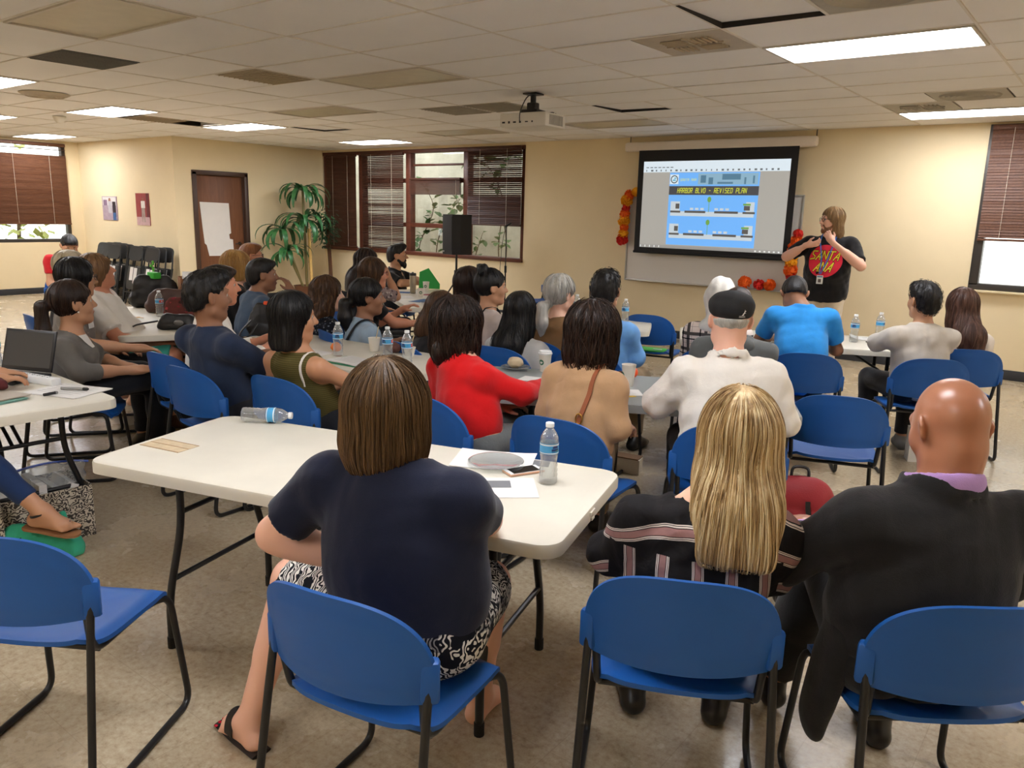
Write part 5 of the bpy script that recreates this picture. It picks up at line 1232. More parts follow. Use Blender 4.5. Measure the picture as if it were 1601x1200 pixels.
b = MB(); b.lathe([(0, 0), (.12, 0), (.16, .22), (.14, .22), (.13, .19), (0, .19)], 20, capb=False, capt=False); b.build('planter', M('planter_dark', (70, 46, 34), .6), ft)
b = MB(); b.tube(bez([(0, 0, .18), (.03, -.03, .6), (-.02, -.02, 1.1), (.02, -.04, 1.5)], 6), .035, 8); b.build('trunk', M('brown_trunk', (92, 60, 40), .8, bump=.5, bscale=40), ft)
b = MB(); rs = random.Random(4)
for k in range(520):
    a, e, r0 = rs.uniform(0, 6.28), rs.gauss(0, .6), rs.uniform(.1, .36); p = Vector((.14 + r0 * math.cos(a) * math.cos(e), -.22 + r0 * .8 * math.sin(a) * math.cos(e), 1.33 + r0 * 1.15 * math.sin(e))); d = Vector((math.cos(a), math.sin(a), rs.uniform(-1, .2))).normalized() * .085; sd = d.cross(Vector((0, 0, 1))).normalized() * .02
    b.add([p[:], (p + d * .5 + sd)[:], (p + d)[:], (p + d * .5 - sd)[:]], [(0, 1, 2, 3)])
b.build('foliage', M('dark_leaf', (26, 62, 36), .45, var=.3, vscale=20), ft, smooth=False)
# folding chairs leaning in a row along the alcove wall
STK_ = [(-14.50, 6.62, 'far left'), (-14.12, 6.54, 'second from the left'), (-13.74, 6.44, 'third from the left'), (-13.08, 6.48, 'fourth from the left'), (-12.52, 6.46, 'right-hand')]
f0 = None
for x, y, wd in STK_:
    for k, pl in enumerate(('front', 'middle', 'rear')):
        if f0 is None: f0 = r = make_folding_chair()
        else: r = copy_thing(f0, (0, 0, 0), 0)
        r.location = (x + .02 * k, y + .105 * k, 0); r.rotation_euler = (R(-12), 0, R(4)); tag(r, pl + ' black folding chair of the ' + wd + ' stack by the cream wall', 'folding chair', 'folded black chairs by the alcove wall')
b = MB(); b.tube([(-3.235, YF - .006, 2.56), (-3.235, YF - .006, CEIL)], .004, 6); tag(b.build('cord', M('grey_cord', (120, 112, 100), .7)), 'thin grey cord on the wall right of the screen case', 'cord')
# ------------------------------------------------------------------ clothing patterns
def m_blouse():
    t = NT('striped_blouse'); x = t.xyz()
    def stripes(a, per, ph):
        f = t.math('FRACT', t.math('ADD', t.math('DIVIDE', a, per), ph)); d = t.math('ABSOLUTE', t.math('SUBTRACT', f, .5)); return d
    wv = t.noise(7, detail=2)
    zc = t.math('ADD', x[2], t.math('ADD', t.math('MULTIPLY', t.math('MULTIPLY', x[0], x[0]), 1.1), t.math('MULTIPLY', wv, .02)))
    dh = stripes(zc, .105, .15); xv = t.math('ADD', x[0], t.math('MULTIPLY', wv, .018)); dv = stripes(xv, .088, .3)
    top = t.math('GREATER_THAN', x[2], .80); side = t.math('GREATER_THAN', t.math('ABSOLUTE', x[0]), .225)
    sel = t.math('MAXIMUM', top, side); d = t.math('ADD', t.math('MULTIPLY', sel, dh), t.math('MULTIPLY', t.math('SUBTRACT', 1.0, sel), dv))
    bk, wh, pk = srgb((22, 20, 22)), srgb((214, 204, 196)), srgb((150, 112, 110))
    t.set(col=t.ramp(d, [(0, pk), (.085, bk), (.105, wh), (.135, bk), (.15, wh), (.175, bk)], 'CONSTANT'), rough=.8, spec=.2); t.bump(t.noise(13, detail=3, dist=.5), .35, .02); return t.m
def m_plaid():
    t = NT('plaid_flannel'); x = t.xyz()
    def ln(a, per, ph, w): f = t.math('FRACT', t.math('ADD', t.math('DIVIDE', a, per), ph)); return t.math('LESS_THAN', t.math('ABSOLUTE', t.math('SUBTRACT', f, .5)), w)
    a = t.math('MAXIMUM', ln(x[0], .12, .1, .09), ln(x[2], .12, .2, .09)); b_ = t.math('MAXIMUM', ln(x[0], .12, .42, .035), ln(x[2], .12, .52, .035)); c_ = t.math('MAXIMUM', ln(x[0], .06, .3, .025), ln(x[2], .06, .1, .025))
    t.set(col=t.mix(t.math('MAXIMUM', t.math('MULTIPLY', a, .9), t.math('MAXIMUM', b_, t.math('MULTIPLY', c_, .5))), srgb((226, 214, 206)), srgb((28, 26, 30))), rough=.9, spec=.1); t.bump(t.noise(18, detail=3), .3, .012); return t.m
def m_floral(name, base, cols, scale, thr=.34):
    t = NT(name); v = t.new('ShaderNodeTexVoronoi'); v.inputs['Scale'].default_value = scale; t.put(v.inputs['Vector'], t.obj())
    nz = t.noise(scale * 1.6, detail=4, dist=2.0); f = t.math('LESS_THAN', t.math('ADD', v.outputs['Distance'], t.math('MULTIPLY', t.math('SUBTRACT', nz, .5), .7)), thr)
    s = t.xyz(v.outputs['Color']); c = t.ramp(s[0], [(0, srgb(cols[0])), (.4, srgb(cols[1])), (.7, srgb(cols[2]))], 'CONSTANT')
    t.set(col=t.mix(f, srgb(base), c), rough=.85, spec=.15); t.bump(t.noise(18, detail=3), .3, .012); return t.m
def m_palmprint():
    t = NT('palm_leaf_print'); o = t.obj()
    w = t.new('ShaderNodeTexWave'); w.wave_type = 'RINGS'; w.inputs['Scale'].default_value = 9; w.inputs['Distortion'].default_value = 9; w.inputs['Detail'].default_value = 2; w.inputs['Detail Scale'].default_value = 2.2; t.put(w.inputs['Vector'], o)
    w2 = t.new('ShaderNodeTexWave'); w2.wave_type = 'BANDS'; w2.inputs['Scale'].default_value = 26; w2.inputs['Distortion'].default_value = 14; w2.inputs['Detail'].default_value = 1; w2.inputs['Detail Scale'].default_value = 1.2; t.put(w2.inputs['Vector'], o)
    f = t.math('GREATER_THAN', w2.outputs[1] if len(w2.outputs) > 1 else w2.outputs[0], .52); g = t.math('GREATER_THAN', t.noise(7, o, detail=2), .42)
    grey = t.mix(t.math('GREATER_THAN', t.noise(9, o), .58), srgb((222, 220, 214)), srgb((140, 140, 142)))
    t.set(col=t.mix(t.math('MULTIPLY', f, g), srgb((22, 24, 32)), grey), rough=.85, spec=.15); return t.m
def m_hstripe(name, a, b_, per):
    t = NT(name); x = t.xyz(); f = t.math('GREATER_THAN', t.math('FRACT', t.math('DIVIDE', x[2], per)), .6); t.set(col=t.mix(f, srgb(a), srgb(b_)), rough=.85, spec=.15); t.bump(t.noise(16, detail=3), .3, .012); return t.m
NAVY = fabric('navy_knit', (20, 26, 48), fold=.2); SUIT = fabric('black_suiting', (28, 27, 28), fold=.3); DKPANT = fabric('dark_trouser_cloth', (30, 32, 38)); JEAN = fabric('blue_denim', (32, 54, 96), weave=700)
KHAKI = fabric('khaki_twill', (150, 128, 98)); WHITEC = fabric('white_cotton', (236, 231, 222), var=.025, fold=.35); GREYK = fabric('grey_knit', (104, 100, 94)); TAUPE = fabric('taupe_cotton', (120, 112, 104)); TEAL = fabric('teal_cotton', (72, 176, 156))
REDK = fabric('red_knit', (206, 20, 24), var=.05, fold=.3); TANK_ = fabric('tan_sweater', (178, 142, 106), var=.05, fold=.3); BLACKC = fabric('black_cotton', (24, 23, 25)); SLATE = fabric('slate_blue_cotton', (70, 88, 110)); DENIML = fabric('light_denim', (150, 172, 192))
NAVYT = fabric('navy_tshirt', (34, 46, 70)); REDT = fabric('red_tshirt', (190, 34, 40)); POLO = fabric('bright_blue_polo', (44, 140, 214)); SKY = fabric('sky_blue_shirt', (112, 168, 230), fold=.35); HEATH = fabric('heather_grey_jersey', (188, 180, 168), var=.07); OFFW = fabric('off_white_knit', (226, 217, 205), var=.03)
PINKG = fabric('pale_pink_grey_jersey', (198, 184, 176)); BRNSW = fabric('brown_sweater', (128, 96, 62)); FLEECE = fabric('grey_fleece', (102, 106, 106), weave=160); LGREY = fabric('light_grey_jersey', (198, 198, 196), var=.04); OLIVE = m_hstripe('olive_stripe_knit', (92, 84, 46), (70, 64, 34), .011); LILAC = fabric('lilac_shirt', (176, 140, 196))
FLOR1 = m_floral('dark_floral_print', (24, 26, 34), ((120, 128, 140), (70, 80, 96), (150, 150, 150)), 44, .30); FLOR2 = m_floral('mauve_floral_print', (150, 132, 130), ((64, 56, 62), (98, 82, 84), (200, 188, 180)), 30, .36)
PALMP = m_palmprint(); PLAID = m_plaid(); BLOUSE = m_blouse(); HOODW = fabric('white_hood_cloth', (232, 230, 222), fold=.5)
H_BRN = hairmat('brown_hair', (52, 36, 22), (92, 68, 42), (130, 100, 66)); H_DK = hairmat('dark_brown_hair', (20, 13, 10), (40, 26, 19), (70, 46, 33)); H_BK = hairmat('black_hair', (8, 8, 9), (17, 15, 15), (36, 32, 31)); H_BLD = hairmat('streaked_blonde_hair', (126, 98, 62), (196, 164, 114), (242, 226, 186), streak=60, contrast=.22)
H_GB = hairmat('golden_blonde_hair', (140, 98, 50), (184, 140, 80), (216, 178, 116)); H_GR = hairmat('silver_grey_hair', (128, 126, 120), (176, 174, 166), (214, 212, 204)); H_PLT = hairmat('platinum_hair', (160, 144, 116), (194, 180, 152), (216, 206, 182)); H_CHN = hairmat('chestnut_hair', (40, 26, 16), (78, 52, 32), (120, 84, 52)); H_LB = hairmat('light_brown_hair', (88, 62, 40), (122, 90, 60), (152, 118, 82))
H_GIN = hairmat('ginger_hair', (90, 52, 28), (134, 84, 48), (166, 112, 70)); H_SAND = hairmat('sandy_hair', (112, 84, 54), (150, 118, 80), (184, 152, 110)); H_MED = hairmat('medium_brown_hair', (46, 30, 24), (80, 54, 44), (112, 80, 64)); BEARD = hairmat('beard_hair', (14, 11, 10), (26, 20, 17), (46, 36, 30), streak=120)
SHOEB = M('black_shoe_leather', (24, 22, 22), .35); SHOEG = M('grey_shoe', (120, 118, 116), .7); SHOEBR = M('brown_shoe', (84, 58, 42), .5)

def surf_hit(prims, o, d, maxd=1.2):
    o = np.asarray(o, np.float32); d = np.asarray(nrm(d), np.float32); t = np.zeros(len(o), np.float32)
    for _ in range(60):
        s = sdf_eval(o + t[:, None] * d, prims); t = np.minimum(t + np.clip(s, -.05, .08) * .8, maxd)
    return o + t[:, None] * d
def decal(info, prims, polys, frame, name, mat, off=.004, parent=None, n=4):
    """flat shapes laid onto a garment: frame = (origin, right, up, direction of view)"""
    O, Rv, Uv, D = frame; b = MB(); par = parent or info['root']
    for p in polys:
        p = np.asarray(p, float)
        if len(p) == 4:
            g = [[lerp(lerp(p[0], p[1], i / n), lerp(p[3], p[2], i / n), j / n) for j in range(n + 1)] for i in range(n + 1)]; pts = np.array(g).reshape(-1, 2); fs = [(i * (n + 1) + j, (i + 1) * (n + 1) + j, (i + 1) * (n + 1) + j + 1, i * (n + 1) + j + 1) for i in range(n) for j in range(n)]
        else:
            c = p.mean(0); m = 5; pts = [c]; k = len(p)
            for r in range(1, m + 1): pts += [lerp(c, q, r / m) for q in p]
            pts = np.array(pts); fs = [(0, 1 + i, 1 + (i + 1) % k) for i in range(k)] + [(1 + (r - 1) * k + i, 1 + r * k + i, 1 + r * k + (i + 1) % k, 1 + (r - 1) * k + (i + 1) % k) for r in range(1, m) for i in range(k)]
        w3 = O[None, :] + pts[:, :1] * Rv[None, :] + pts[:, 1:2] * Uv[None, :]
        h_ = surf_hit(prims, w3 - D * .5, D) - D * off; b.add(h_, fs)
    return b.build(name, mat, par, smooth=True, angle=80)
def strap(info, prims, pts, wid, name, mat, off=.004, parent=None):
    """a strap that lies on the body: pts are (point, direction of view) pairs smoothed"""
    P = bez([p for p, d in pts], 8); D = bez([nrm(d) for p, d in pts], 8); P = np.array(P); D = np.array(D); D /= np.linalg.norm(D, axis=1, keepdims=True)
    H = np.array([surf_hit(prims, (p - d * .5)[None, :], d)[0] for p, d in zip(P, D)]) - D * off
    T = np.gradient(H, axis=0); S_ = np.cross(T, D); S_ /= np.linalg.norm(S_, axis=1, keepdims=True) + 1e-9
    b = MB(); k = len(H); v = np.concatenate([H - S_ * wid / 2, H + S_ * wid / 2, H - S_ * wid / 2 - D * .004, H + S_ * wid / 2 - D * .004]); f = []
    for i in range(k - 1):
        f += [(2 * k + i, 2 * k + i + 1, 3 * k + i + 1, 3 * k + i), (i, 2 * k + i, 2 * k + i + 1, i + 1), (k + i, k + i + 1, 3 * k + i + 1, 3 * k + i)]
    b.add(v, f); return b.build(name, mat, parent or info['root'], smooth=True, angle=80)
def seat(info, label, dh=0.0, back=0.0, dx=0.0):
    p = info['loc'] + info['Rz'] @ V(dx, -.015 - back, 0); chair(p[0], p[1], info['heading'] + dh, label)
TAGP = M('name_tag_paper', (222, 220, 216), .6)
def name_tag(info, prims, x, z, w=.075, h=.05):
    decal(info, prims, [[(x - w / 2, z - h / 2), (x + w / 2, z - h / 2), (x + w / 2, z + h / 2), (x - w / 2, z + h / 2)]], (V(0, 0, 0), V(1, 0, 0), V(0, 0, 1), V(0, -1, 0)), 'name_tag', TAGP, .005)

# ------------------------------------------------------------------ front row of the photo
def x1(I):
    L = I['lg']['L']; td = L[3]; an = L[2]; b = an + V(0, 0, -.05); lat = np.cross(td, V(0, 0, -1)) * -1
    s = MB(); s.tube([b - td * .07 + V(0, 0, -.026), b + td * .04 + V(0, 0, -.024), b + td * .165 + V(0, 0, -.024)], .04, 12, rr=[.034, .036, .030])
    for i, v in enumerate(s.v): s.v[i] = (v[0], v[1], b[2] - .027 + (v[2] - (b[2] - .025)) * .25)
    so = s.build('sandal_sole', M('sandal_cork', (44, 34, 30), .8), I['root'])
    F = I['foot']('L', 0, True); st = MB()
    for t0, w in ((.055, .05),):
        for q in np.linspace(-1, 1, 2): pass
    pts = [(b + td * .055 + lat * .06 * math.cos(a) + V(0, 0, .05 * math.sin(a)), -(lat * math.cos(a) + V(0, 0, math.sin(a)))) for a in np.linspace(-.1, math.pi + .1, 7)]
    strap(I, F, pts, .042, 'sandal_strap', M('sandal_strap', (30, 24, 22), .6), .003)
    p = b + td * .155 + V(0, 0, .012); nl = MB(); r = [(0.062, .031), (.058, .0145), (.050, -.002), (.041, -.0185), (.030, -.035)]
    for Lg, o_ in r: nl.ball(b + td * (.105 + Lg * .75 + .006) + lat * -o_ * 1.08 * -1 + V(0, 0, -.008), (.006, .006, .004), 8, 6)
    nl.build('toenails', M('red_nail_polish', (190, 24, 50), .25), I['root'])
P1 = person('woman in a navy short-sleeved top and black-and-white leaf-print skirt, seen from behind', (-1.505, 1.415, 1.13), 18, w=1.34, sh=.196, lean=.04, leanx=-.09, hx=-.015, nbz=.125, hs=1.10, fat=1.15, skin='pink', h=.008, armw=1.05, neck=.062, depth=1.0,
    top=dict(mat=NAVY, o=.012, sleeve=.72, so=.016, neckr=.085, hem=.50, fold=.004, fs=16), bottom=dict(mat=PALMP, len=.93, skirt=True, name='skirt', o=.014),
    hair=dict(kind='bob', mat=H_BRN, len=.118, w=.112, vol=1.6, sq=.92, n=900, sl=.34, rad=.0016, jit=.12, amp=.002), barefeet=True,
    arms=((V(-.42, -.02, .755), V(-.20, .08, .66), V(.5, .7, -.3)), (V(.12, .22, .80), V(-.02, .46, .79))), legs=((V(-.49, .16, .52), V(-.58, .02, .085), V(-.93, .36, 0)), (V(.06, .42, .50), V(.04, .42, .085), V(.1, 1, 0))), extra=x1, gaze=8, pitch=4)
chair(-1.395, 1.325, 11, 'blue chair under the woman in the navy top and leaf-print skirt')
P2 = person('woman with long streaked blonde hair in a black striped blouse', (-.755, 1.98, 1.085), 27, w=1.0, sh=.172, lean=.02, leanx=.10, hx=.05, hs=1.10, skin='fair', h=.008, neck=.048,
    top=dict(mat=BLOUSE, o=.026, sleeve=1.75, so=.026, neckr=.082, hem=.48, fold=.010, fs=19, sq=.78), bottom=dict(mat=DKPANT), shoes=SHOEB, arms=((V(-.215, .05, .70), V(-.12, .30, .66)), (V(.215, .05, .70), V(.12, .30, .66))),
    hair=dict(kind='long', mat=H_BLD, len=.285, w=.099, wb=.094, n=1700, sl=.46, gap=.006, rad=.0016, jit=.10, off=.004, amp=.0025), gaze=0, pitch=0)
seat(P2, 'blue chair under the woman with streaked blonde hair, middle of the near row', 0, -.015, -.025)
def x3(I):
    tl = [C(V(-.19, .0, .60), V(-.225, .03, .33), .075, .062, k=.05, n=nrm(V(1, 0, .15)), sq=.5)]
    sdf_obj('jacket_tail', tl, .009, SUIT, I['root'], lambda P: .004 * wob(P, 20))
    c = I['nb']; rm = rotm(0, 18, 0)
    sdf_obj('shirt_collar', [RG(c + V(0, .004, .050), .086, .008, rm=rm, ez=3.2, ey=1.06)], .005, LILAC, I['root'])
    wr = I['bone']['L'][2]; el = I['bone']['L'][1]; d = nrm(wr - el); b = MB(); b.tube([wr - d * .045, wr - d * .015], .040, 16); b.build('shirt_cuff', LILAC, I['root'])
    b = MB(); p = wr + nrm(I['bone']['L'][3]) * .085 + V(0.01, .01, .028); b.box(p, (.072, .145, .009), rz=R(-20), bev=.003); 
P3 = person('bald man in a black suit jacket and lilac shirt collar looking down at his hands', (-.305, 2.25, 1.15), 38, w=1.26, sh=.205, lean=.07, leanx=.06, hs=1.07, fat=1.05, skin=(170, 116, 88), h=.008, neck=.066, pitch=22, gaze=6, armw=1.05,
    top=dict(mat=SUIT, o=.022, sleeve=1.9, so=.022, neckr=.078, neckfwd=.045, neckz=.070, neckh=.05, hem=.46, fold=.006, fs=15, collar=.05, name='jacket'), bottom=dict(mat=SUIT, o=.024), shoes=SHOEB,
    arms=((V(-.32, .11, .76), V(-.17, .36, .74), V(.3, .9, .1), V(.2, .3, -1), 50), (V(.30, .12, .72), V(.02, .38, .72), None, None, 50)), legs=((V(-.05, .46, .63), V(-.13, .58, .10), V(0, 1, -.05)), 'sit'), hair=None, brow=(60, 40, 30), extra=x3)
seat(P3, 'blue chair under the bald man in the black suit, at the right edge', 0, -.06, .05)
chair(-2.405, .915, 31, 'empty blue chair at the lower left corner, nearest the camera')
def x4(I):
    L = I['lg']['R']; td = L[3]; an = L[2]; sh_ = nrm(an - L[1]); dn = nrm(np.cross(np.cross(td, sh_), td)); b = an + dn * .05; lat = nrm(np.cross(td, dn))
    s = MB(); ps = [b - td * .075 + dn * .035, b - td * .03 + dn * .038, b + td * .06 + dn * .038, b + td * .165 + dn * .036]
    F = I['foot']('R', 0, True); k = 24; ring = []
    prof = [(-.085, .022), (-.07, .034), (0, .033), (.07, .041), (.13, .042), (.165, .028), (.175, .010)]
    v = []; 
    for z in (0, .012): v += [b + td * x + lat * w + dn * (.034 + z) for x, w in prof] + [b + td * x - lat * w + dn * (.034 + z) for x, w in prof[::-1]]
    n = len(prof) * 2; s.add(v, [tuple(range(n)), tuple(range(2 * n - 1, n - 1, -1))] + [(i, (i + 1) % n, n + (i + 1) % n, n + i) for i in range(n)]); s.build('sandal_sole', M('sandal_tan', (150, 106, 70), .7), I['root'])
    stm = M('sandal_black_strap', (30, 28, 30), .5)
    ax = nrm(nrm(L[1] - an) * .75 + td * .35); u = nrm(np.cross(ax, lat)); w_ = np.cross(ax, u); c = an + dn * .005 - td * .004
    g = MB(); g.tube([c + (u * math.cos(q) + w_ * math.sin(q)) * .044 for q in np.linspace(0, 6.283, 21)], .0065, 6, cap=False); g.build('ankle_strap', stm, I['root'])
    g = MB(); g.tube(bez([an + td * .04 - dn * .012, b + td * .045 - dn * .032, b + td * .085 - dn * .024, b + td * .125 + lat * .008 - dn * .014], 6), .0065, 6); g.tube(bez([b + td * .035 - dn * .034, b + td * .03 + lat * .034, b + td * .025 + lat * .04 + dn * .03], 6), .0065, 6); g.build('toe_strap', stm, I['root'])
P4 = person('person at the left edge in blue jeans and strappy sandals typing on the laptop', (-4.35, .92, 1.12), -6, w=1.0, sh=.175, lean=.10, skin='tan', h=.007, barefeet=True, top=dict(mat=OLIVE, sleeve=.6), bottom=dict(mat=JEAN, len=1.80, o=.008),
    hair=dict(kind='long', mat=H_DK, len=.3, n=150), arms=((V(-.27, .36, .82), V(-.19, .66, .80), V(.1, 1, -.05), V(0, 0, -1), 22), (V(.20, .36, .82), V(-.02, .62, .80), V(-.1, 1, -.05), V(0, 0, -1), 22)),
    legs=('sit', (V(.30, .42, .58), V(.50, .635, .26), V(.72, .66, -.12))), extra=x4)
seat(P4, 'blue chair under the person in jeans at the left edge, mostly out of frame')

# ------------------------------------------------------------------ left group
WT = dict(n=90, rad=.0026)
def x5(I):
    Tp = I['torso'](.014); name_tag(I, Tp, .06, .84, .06, .075)
    b = MB(); b.ball(I['hp'](.082, -.004, -.038), .006, 8, 6); b.build('earring', M('pearl', (230, 226, 220), .2), I['root'])
P5 = person('woman with a long dark ponytail in a grey knit top wearing a name tag', (-5.02, 2.14, 1.06), -36, w=.98, sh=.165, lean=.0, hs=1.12, skin='tan', h=.008, top=dict(mat=GREYK, sleeve=1.35, so=.016, neckr=.082, vneck=.11, hem=.50), bottom=dict(mat=DKPANT, o=.016), shoes=SHOEBR, bust=.8,
    arms=((V(-.23, .02, .70), V(-.06, .30, .64)), (V(.24, .06, .68), V(.10, .34, .66), V(-.1, 1, .05), V(-.3, 0, -1), 15)), legs=('sit', (V(-.02, .46, .60), V(.10, .74, .20), V(.2, 1, -.6))),
    hair=dict(kind='pony', mat=H_DK, len=.30, pz=.02, pw=.036, n=160, sl=.3), gaze=30, pitch=-4, extra=x5)
seat(P5, 'blue chair under the woman with the long ponytail, behind the laptop table')
P6 = person('woman in a taupe top and glasses beside the ponytailed woman', (-5.58, 2.42, 1.16), -34, w=1.05, sh=.17, lean=.05, hs=1.08, skin='tan', top=dict(mat=TAUPE, sleeve=.7, neckr=.08, vneck=.06), bottom=dict(mat=BLACKC), shoes=SHOEB, glasses=True, hair=dict(kind='bob', mat=H_BK, len=.09, w=.09, n=70), gaze=26, pitch=2,
    arms=('lap', (V(.24, .12, .74), V(.16, .42, .70))), extra=lambda I: name_tag(I, I['torso'](.014), .07, .86, .07, .055))
seat(P6, 'blue chair under the woman in the taupe top')
P7 = person('woman in a white button shirt and teal shorts leaning back and looking up', (-6.0, 2.74, 1.16), -40, nbz=.15, w=1.34, sh=.19, lean=-.10, hs=1.10, fat=1.1, skin='ruddy', top=dict(mat=WHITEC, sleeve=.75, so=.03, collar=.03, o=.02, fold=.008), bottom=dict(mat=TEAL, len=1.0, o=.02), shoes=SHOEBR, hair=dict(kind='bob', mat=H_LB, len=.07, w=.09, fringe=True, n=80), gaze=24, pitch=-16, arms=('lap', (V(.30, .10, .70), V(.16, .36, .66))))
seat(P7, 'blue chair under the woman in the white shirt and teal shorts')
P8 = person('person with platinum blond hair hidden behind the dark-haired woman in glasses', (-6.60, 2.83, 1.15), -5, w=1.0, hs=1.08, skin='fair', h=.012, top=dict(mat=BLACKC, sleeve=.7), bottom=dict(mat=JEAN), hair=dict(kind='bob', mat=H_PLT, len=.08, w=.092, n=60), gaze=0)
seat(P8, 'blue chair under the person with platinum blond hair')
P9 = person('bearded man in a red t-shirt looking down, under the left window', (-9.75, 4.18, 1.16), -104, w=1.12, sh=.20, lean=.15, nbz=.115, shz=.02, hs=1.08, skin='tan', h=.012, top=dict(mat=REDT, sleeve=.6), bottom=dict(mat=JEAN), shoes=SHOEB, pitch=30, gaze=0, beard=dict(mat=BEARD), hair=dict(kind='short', mat=H_BK, n=60, sl=.03, nape=-.05), arms=('lap', 'lap'))
seat(P9, 'blue chair under the bearded man in the red t-shirt')
P10 = person('young man in a navy t-shirt with thick black hair, arms crossed, in profile', (-3.97, 2.40, 1.172), 3, w=1.0, sh=.18, lean=-.10, hs=1.12, skin='brown', h=.007, neck=.052, top=dict(mat=NAVYT, sleeve=.85, so=.024, o=.016, neckr=.07, fold=.006), bottom=dict(mat=DKPANT, o=.018), shoes=SHOEB, arms=((V(-.21, .10, .78), V(.08, .24, .82)), (V(.22, .12, .76), V(-.09, .25, .80))),
    hair=dict(kind='short', mat=H_BK, top=1.0, n=420, sl=.055, nape=-.045, rad=.0016, off=.006, jit=.9, amp=.005, ns=90, zs=1.0), gaze=-13, pitch=2)
seat(P10, 'blue chair under the young man in the navy t-shirt')
P11 = person('person in a white shirt in profile, mostly hidden behind the navy t-shirt', (-4.52, 2.82, 1.165), -22, w=1.05, sh=.175, lean=.10, hs=1.05, skin='ruddy', top=dict(mat=WHITEC, sleeve=1.6, so=.02, o=.016), bottom=dict(mat=DKPANT), shoes=SHOEB, hair=dict(kind='short', mat=H_DK, n=70, sl=.03), gaze=-8, arms=('table', 'table'))
chair(-4.44, 2.62, 2, 'blue chair left of the young man in the navy t-shirt, under the person in white')
P12 = person('woman with a golden blonde bob in a black top, before the brown door', (-6.22, 4.06, 1.135), -18, nbz=.15, w=1.0, sh=.17, hs=1.1, skin='fair', top=dict(mat=BLACKC, sleeve=.7), bottom=dict(mat=DKPANT), shoes=SHOEB, hair=dict(kind='bob', mat=H_GB, len=.085, w=.100, vol=1.6, n=160, sl=.22, rad=.003), gaze=-6)
seat(P12, 'blue chair under the woman with the golden blonde bob')
P13 = person('man with short ginger hair and dark glasses behind the blonde bob', (-7.18, 4.86, 1.16), -24, w=1.05, hs=1.08, skin='ruddy', h=.012, top=dict(mat=BLACKC, sleeve=.7), bottom=dict(mat=JEAN), glasses=True, hair=dict(kind='short', mat=H_GIN, n=70, sl=.03), gaze=-2)
seat(P13, 'blue chair under the man with ginger hair and glasses')
P14 = person('man in a slate blue t-shirt resting his chin on his hand', (-5.42, 3.76, 1.13), -18, nbz=.145, w=1.1, sh=.185, lean=.10, hs=1.08, skin='brown', h=.009, top=dict(mat=SLATE, sleeve=.8, so=.018), bottom=dict(mat=JEAN), shoes=SHOEG, hair=dict(kind='short', mat=H_BK, n=120, sl=.03, nape=-.045), gaze=-8, arms=('lap', (V(.22, .33, .80), V(.10, .30, 1.00), V(-.4, -.25, .85), V(-.8, -.6, 0), 30)))
seat(P14, 'blue chair under the man in the slate blue t-shirt')
def x15(I):
    Tp = I['torso'](.002); S_ = I['S']['R']
    strap(I, Tp, [(V(.115, -.2, S_[2] - .10), V(0, 1, 0)), (V(.112, -.2, S_[2] - .05), V(0, 1, 0)), (V(.108, -.12, S_[2] + .0), V(0, .9, -.5)), (V(.105, -.02, S_[2] + .10), V(0, .2, -1))], .014, 'bra_strap', WHITEC, .006)
P15 = person('young dark-haired woman in an olive striped tank top with a white strap showing', (-3.43, 2.56, 1.095), 4, w=1.0, sh=.172, lean=-.12, hs=1.08, skin='olive', h=.008, top=dict(mat=OLIVE, sleeve=0, o=.008, tank=.062, neckr=.11, hem=.5, fold=.003), bottom=dict(mat=DKPANT), shoes=SHOEB, hair=dict(kind='long', mat=H_BK, len=.16, w=.088, wb=.07, by=-.045, n=200, sl=.25), gaze=-26, pitch=2, arms=('lap', (V(.27, .10, .72), V(.16, .34, .70))), extra=x15)
seat(P15, 'blue chair under the young woman in the olive tank top')
P16 = person('woman with long wavy brown hair in a dark floral blouse', (-4.80, 3.90, 1.02), -20, w=1.08, sh=.17, hs=1.1, skin='fair', top=dict(mat=FLOR1, sleeve=1.3, o=.02), bottom=dict(mat=DKPANT), shoes=SHOEB, hair=dict(kind='long', mat=H_CHN, len=.25, w=.105, wb=.085, n=240, sl=.32, amp=.007, wz=60, ns=40, zs=.8, jit=.5), gaze=-4, arms=('lap', 'lap'))
seat(P16, 'blue chair under the woman with long wavy brown hair')
P17 = person('woman in a mauve floral blouse with her hand raised to her mouth', (-6.02, 5.40, 1.148), -22, w=1.0, sh=.165, lean=.08, hs=1.08, skin='tan', h=.011, top=dict(mat=FLOR2, sleeve=1.0, o=.018), bottom=dict(mat=DKPANT), shoes=SHOEB, hair=dict(kind='long', mat=H_DK, len=.28, w=.095, n=90, fringe=True), gaze=-8, arms=('lap', (V(.22, .30, .82), V(.06, .26, 1.05), V(-.3, -.3, .8), V(-.8, -.5, 0), 40)))
seat(P17, 'blue chair under the woman in the mauve floral blouse')
P18 = person('woman with long straight brown hair and glasses leaning on the far table', (-5.05, 4.60, 1.13), -22, w=1.0, sh=.165, lean=.12, hs=1.08, skin='ruddy', h=.009, top=dict(mat=BLACKC, sleeve=.6), bottom=dict(mat=BLACKC), shoes=SHOEB, glasses=M('red_spectacles', (120, 40, 36), .4), hair=dict(kind='long', mat=H_CHN, len=.27, w=.09, n=140), gaze=-6, arms=('table', (V(.24, .20, .74), V(.20, .42, .72))))
seat(P18, 'blue chair under the woman with long straight brown hair and glasses')
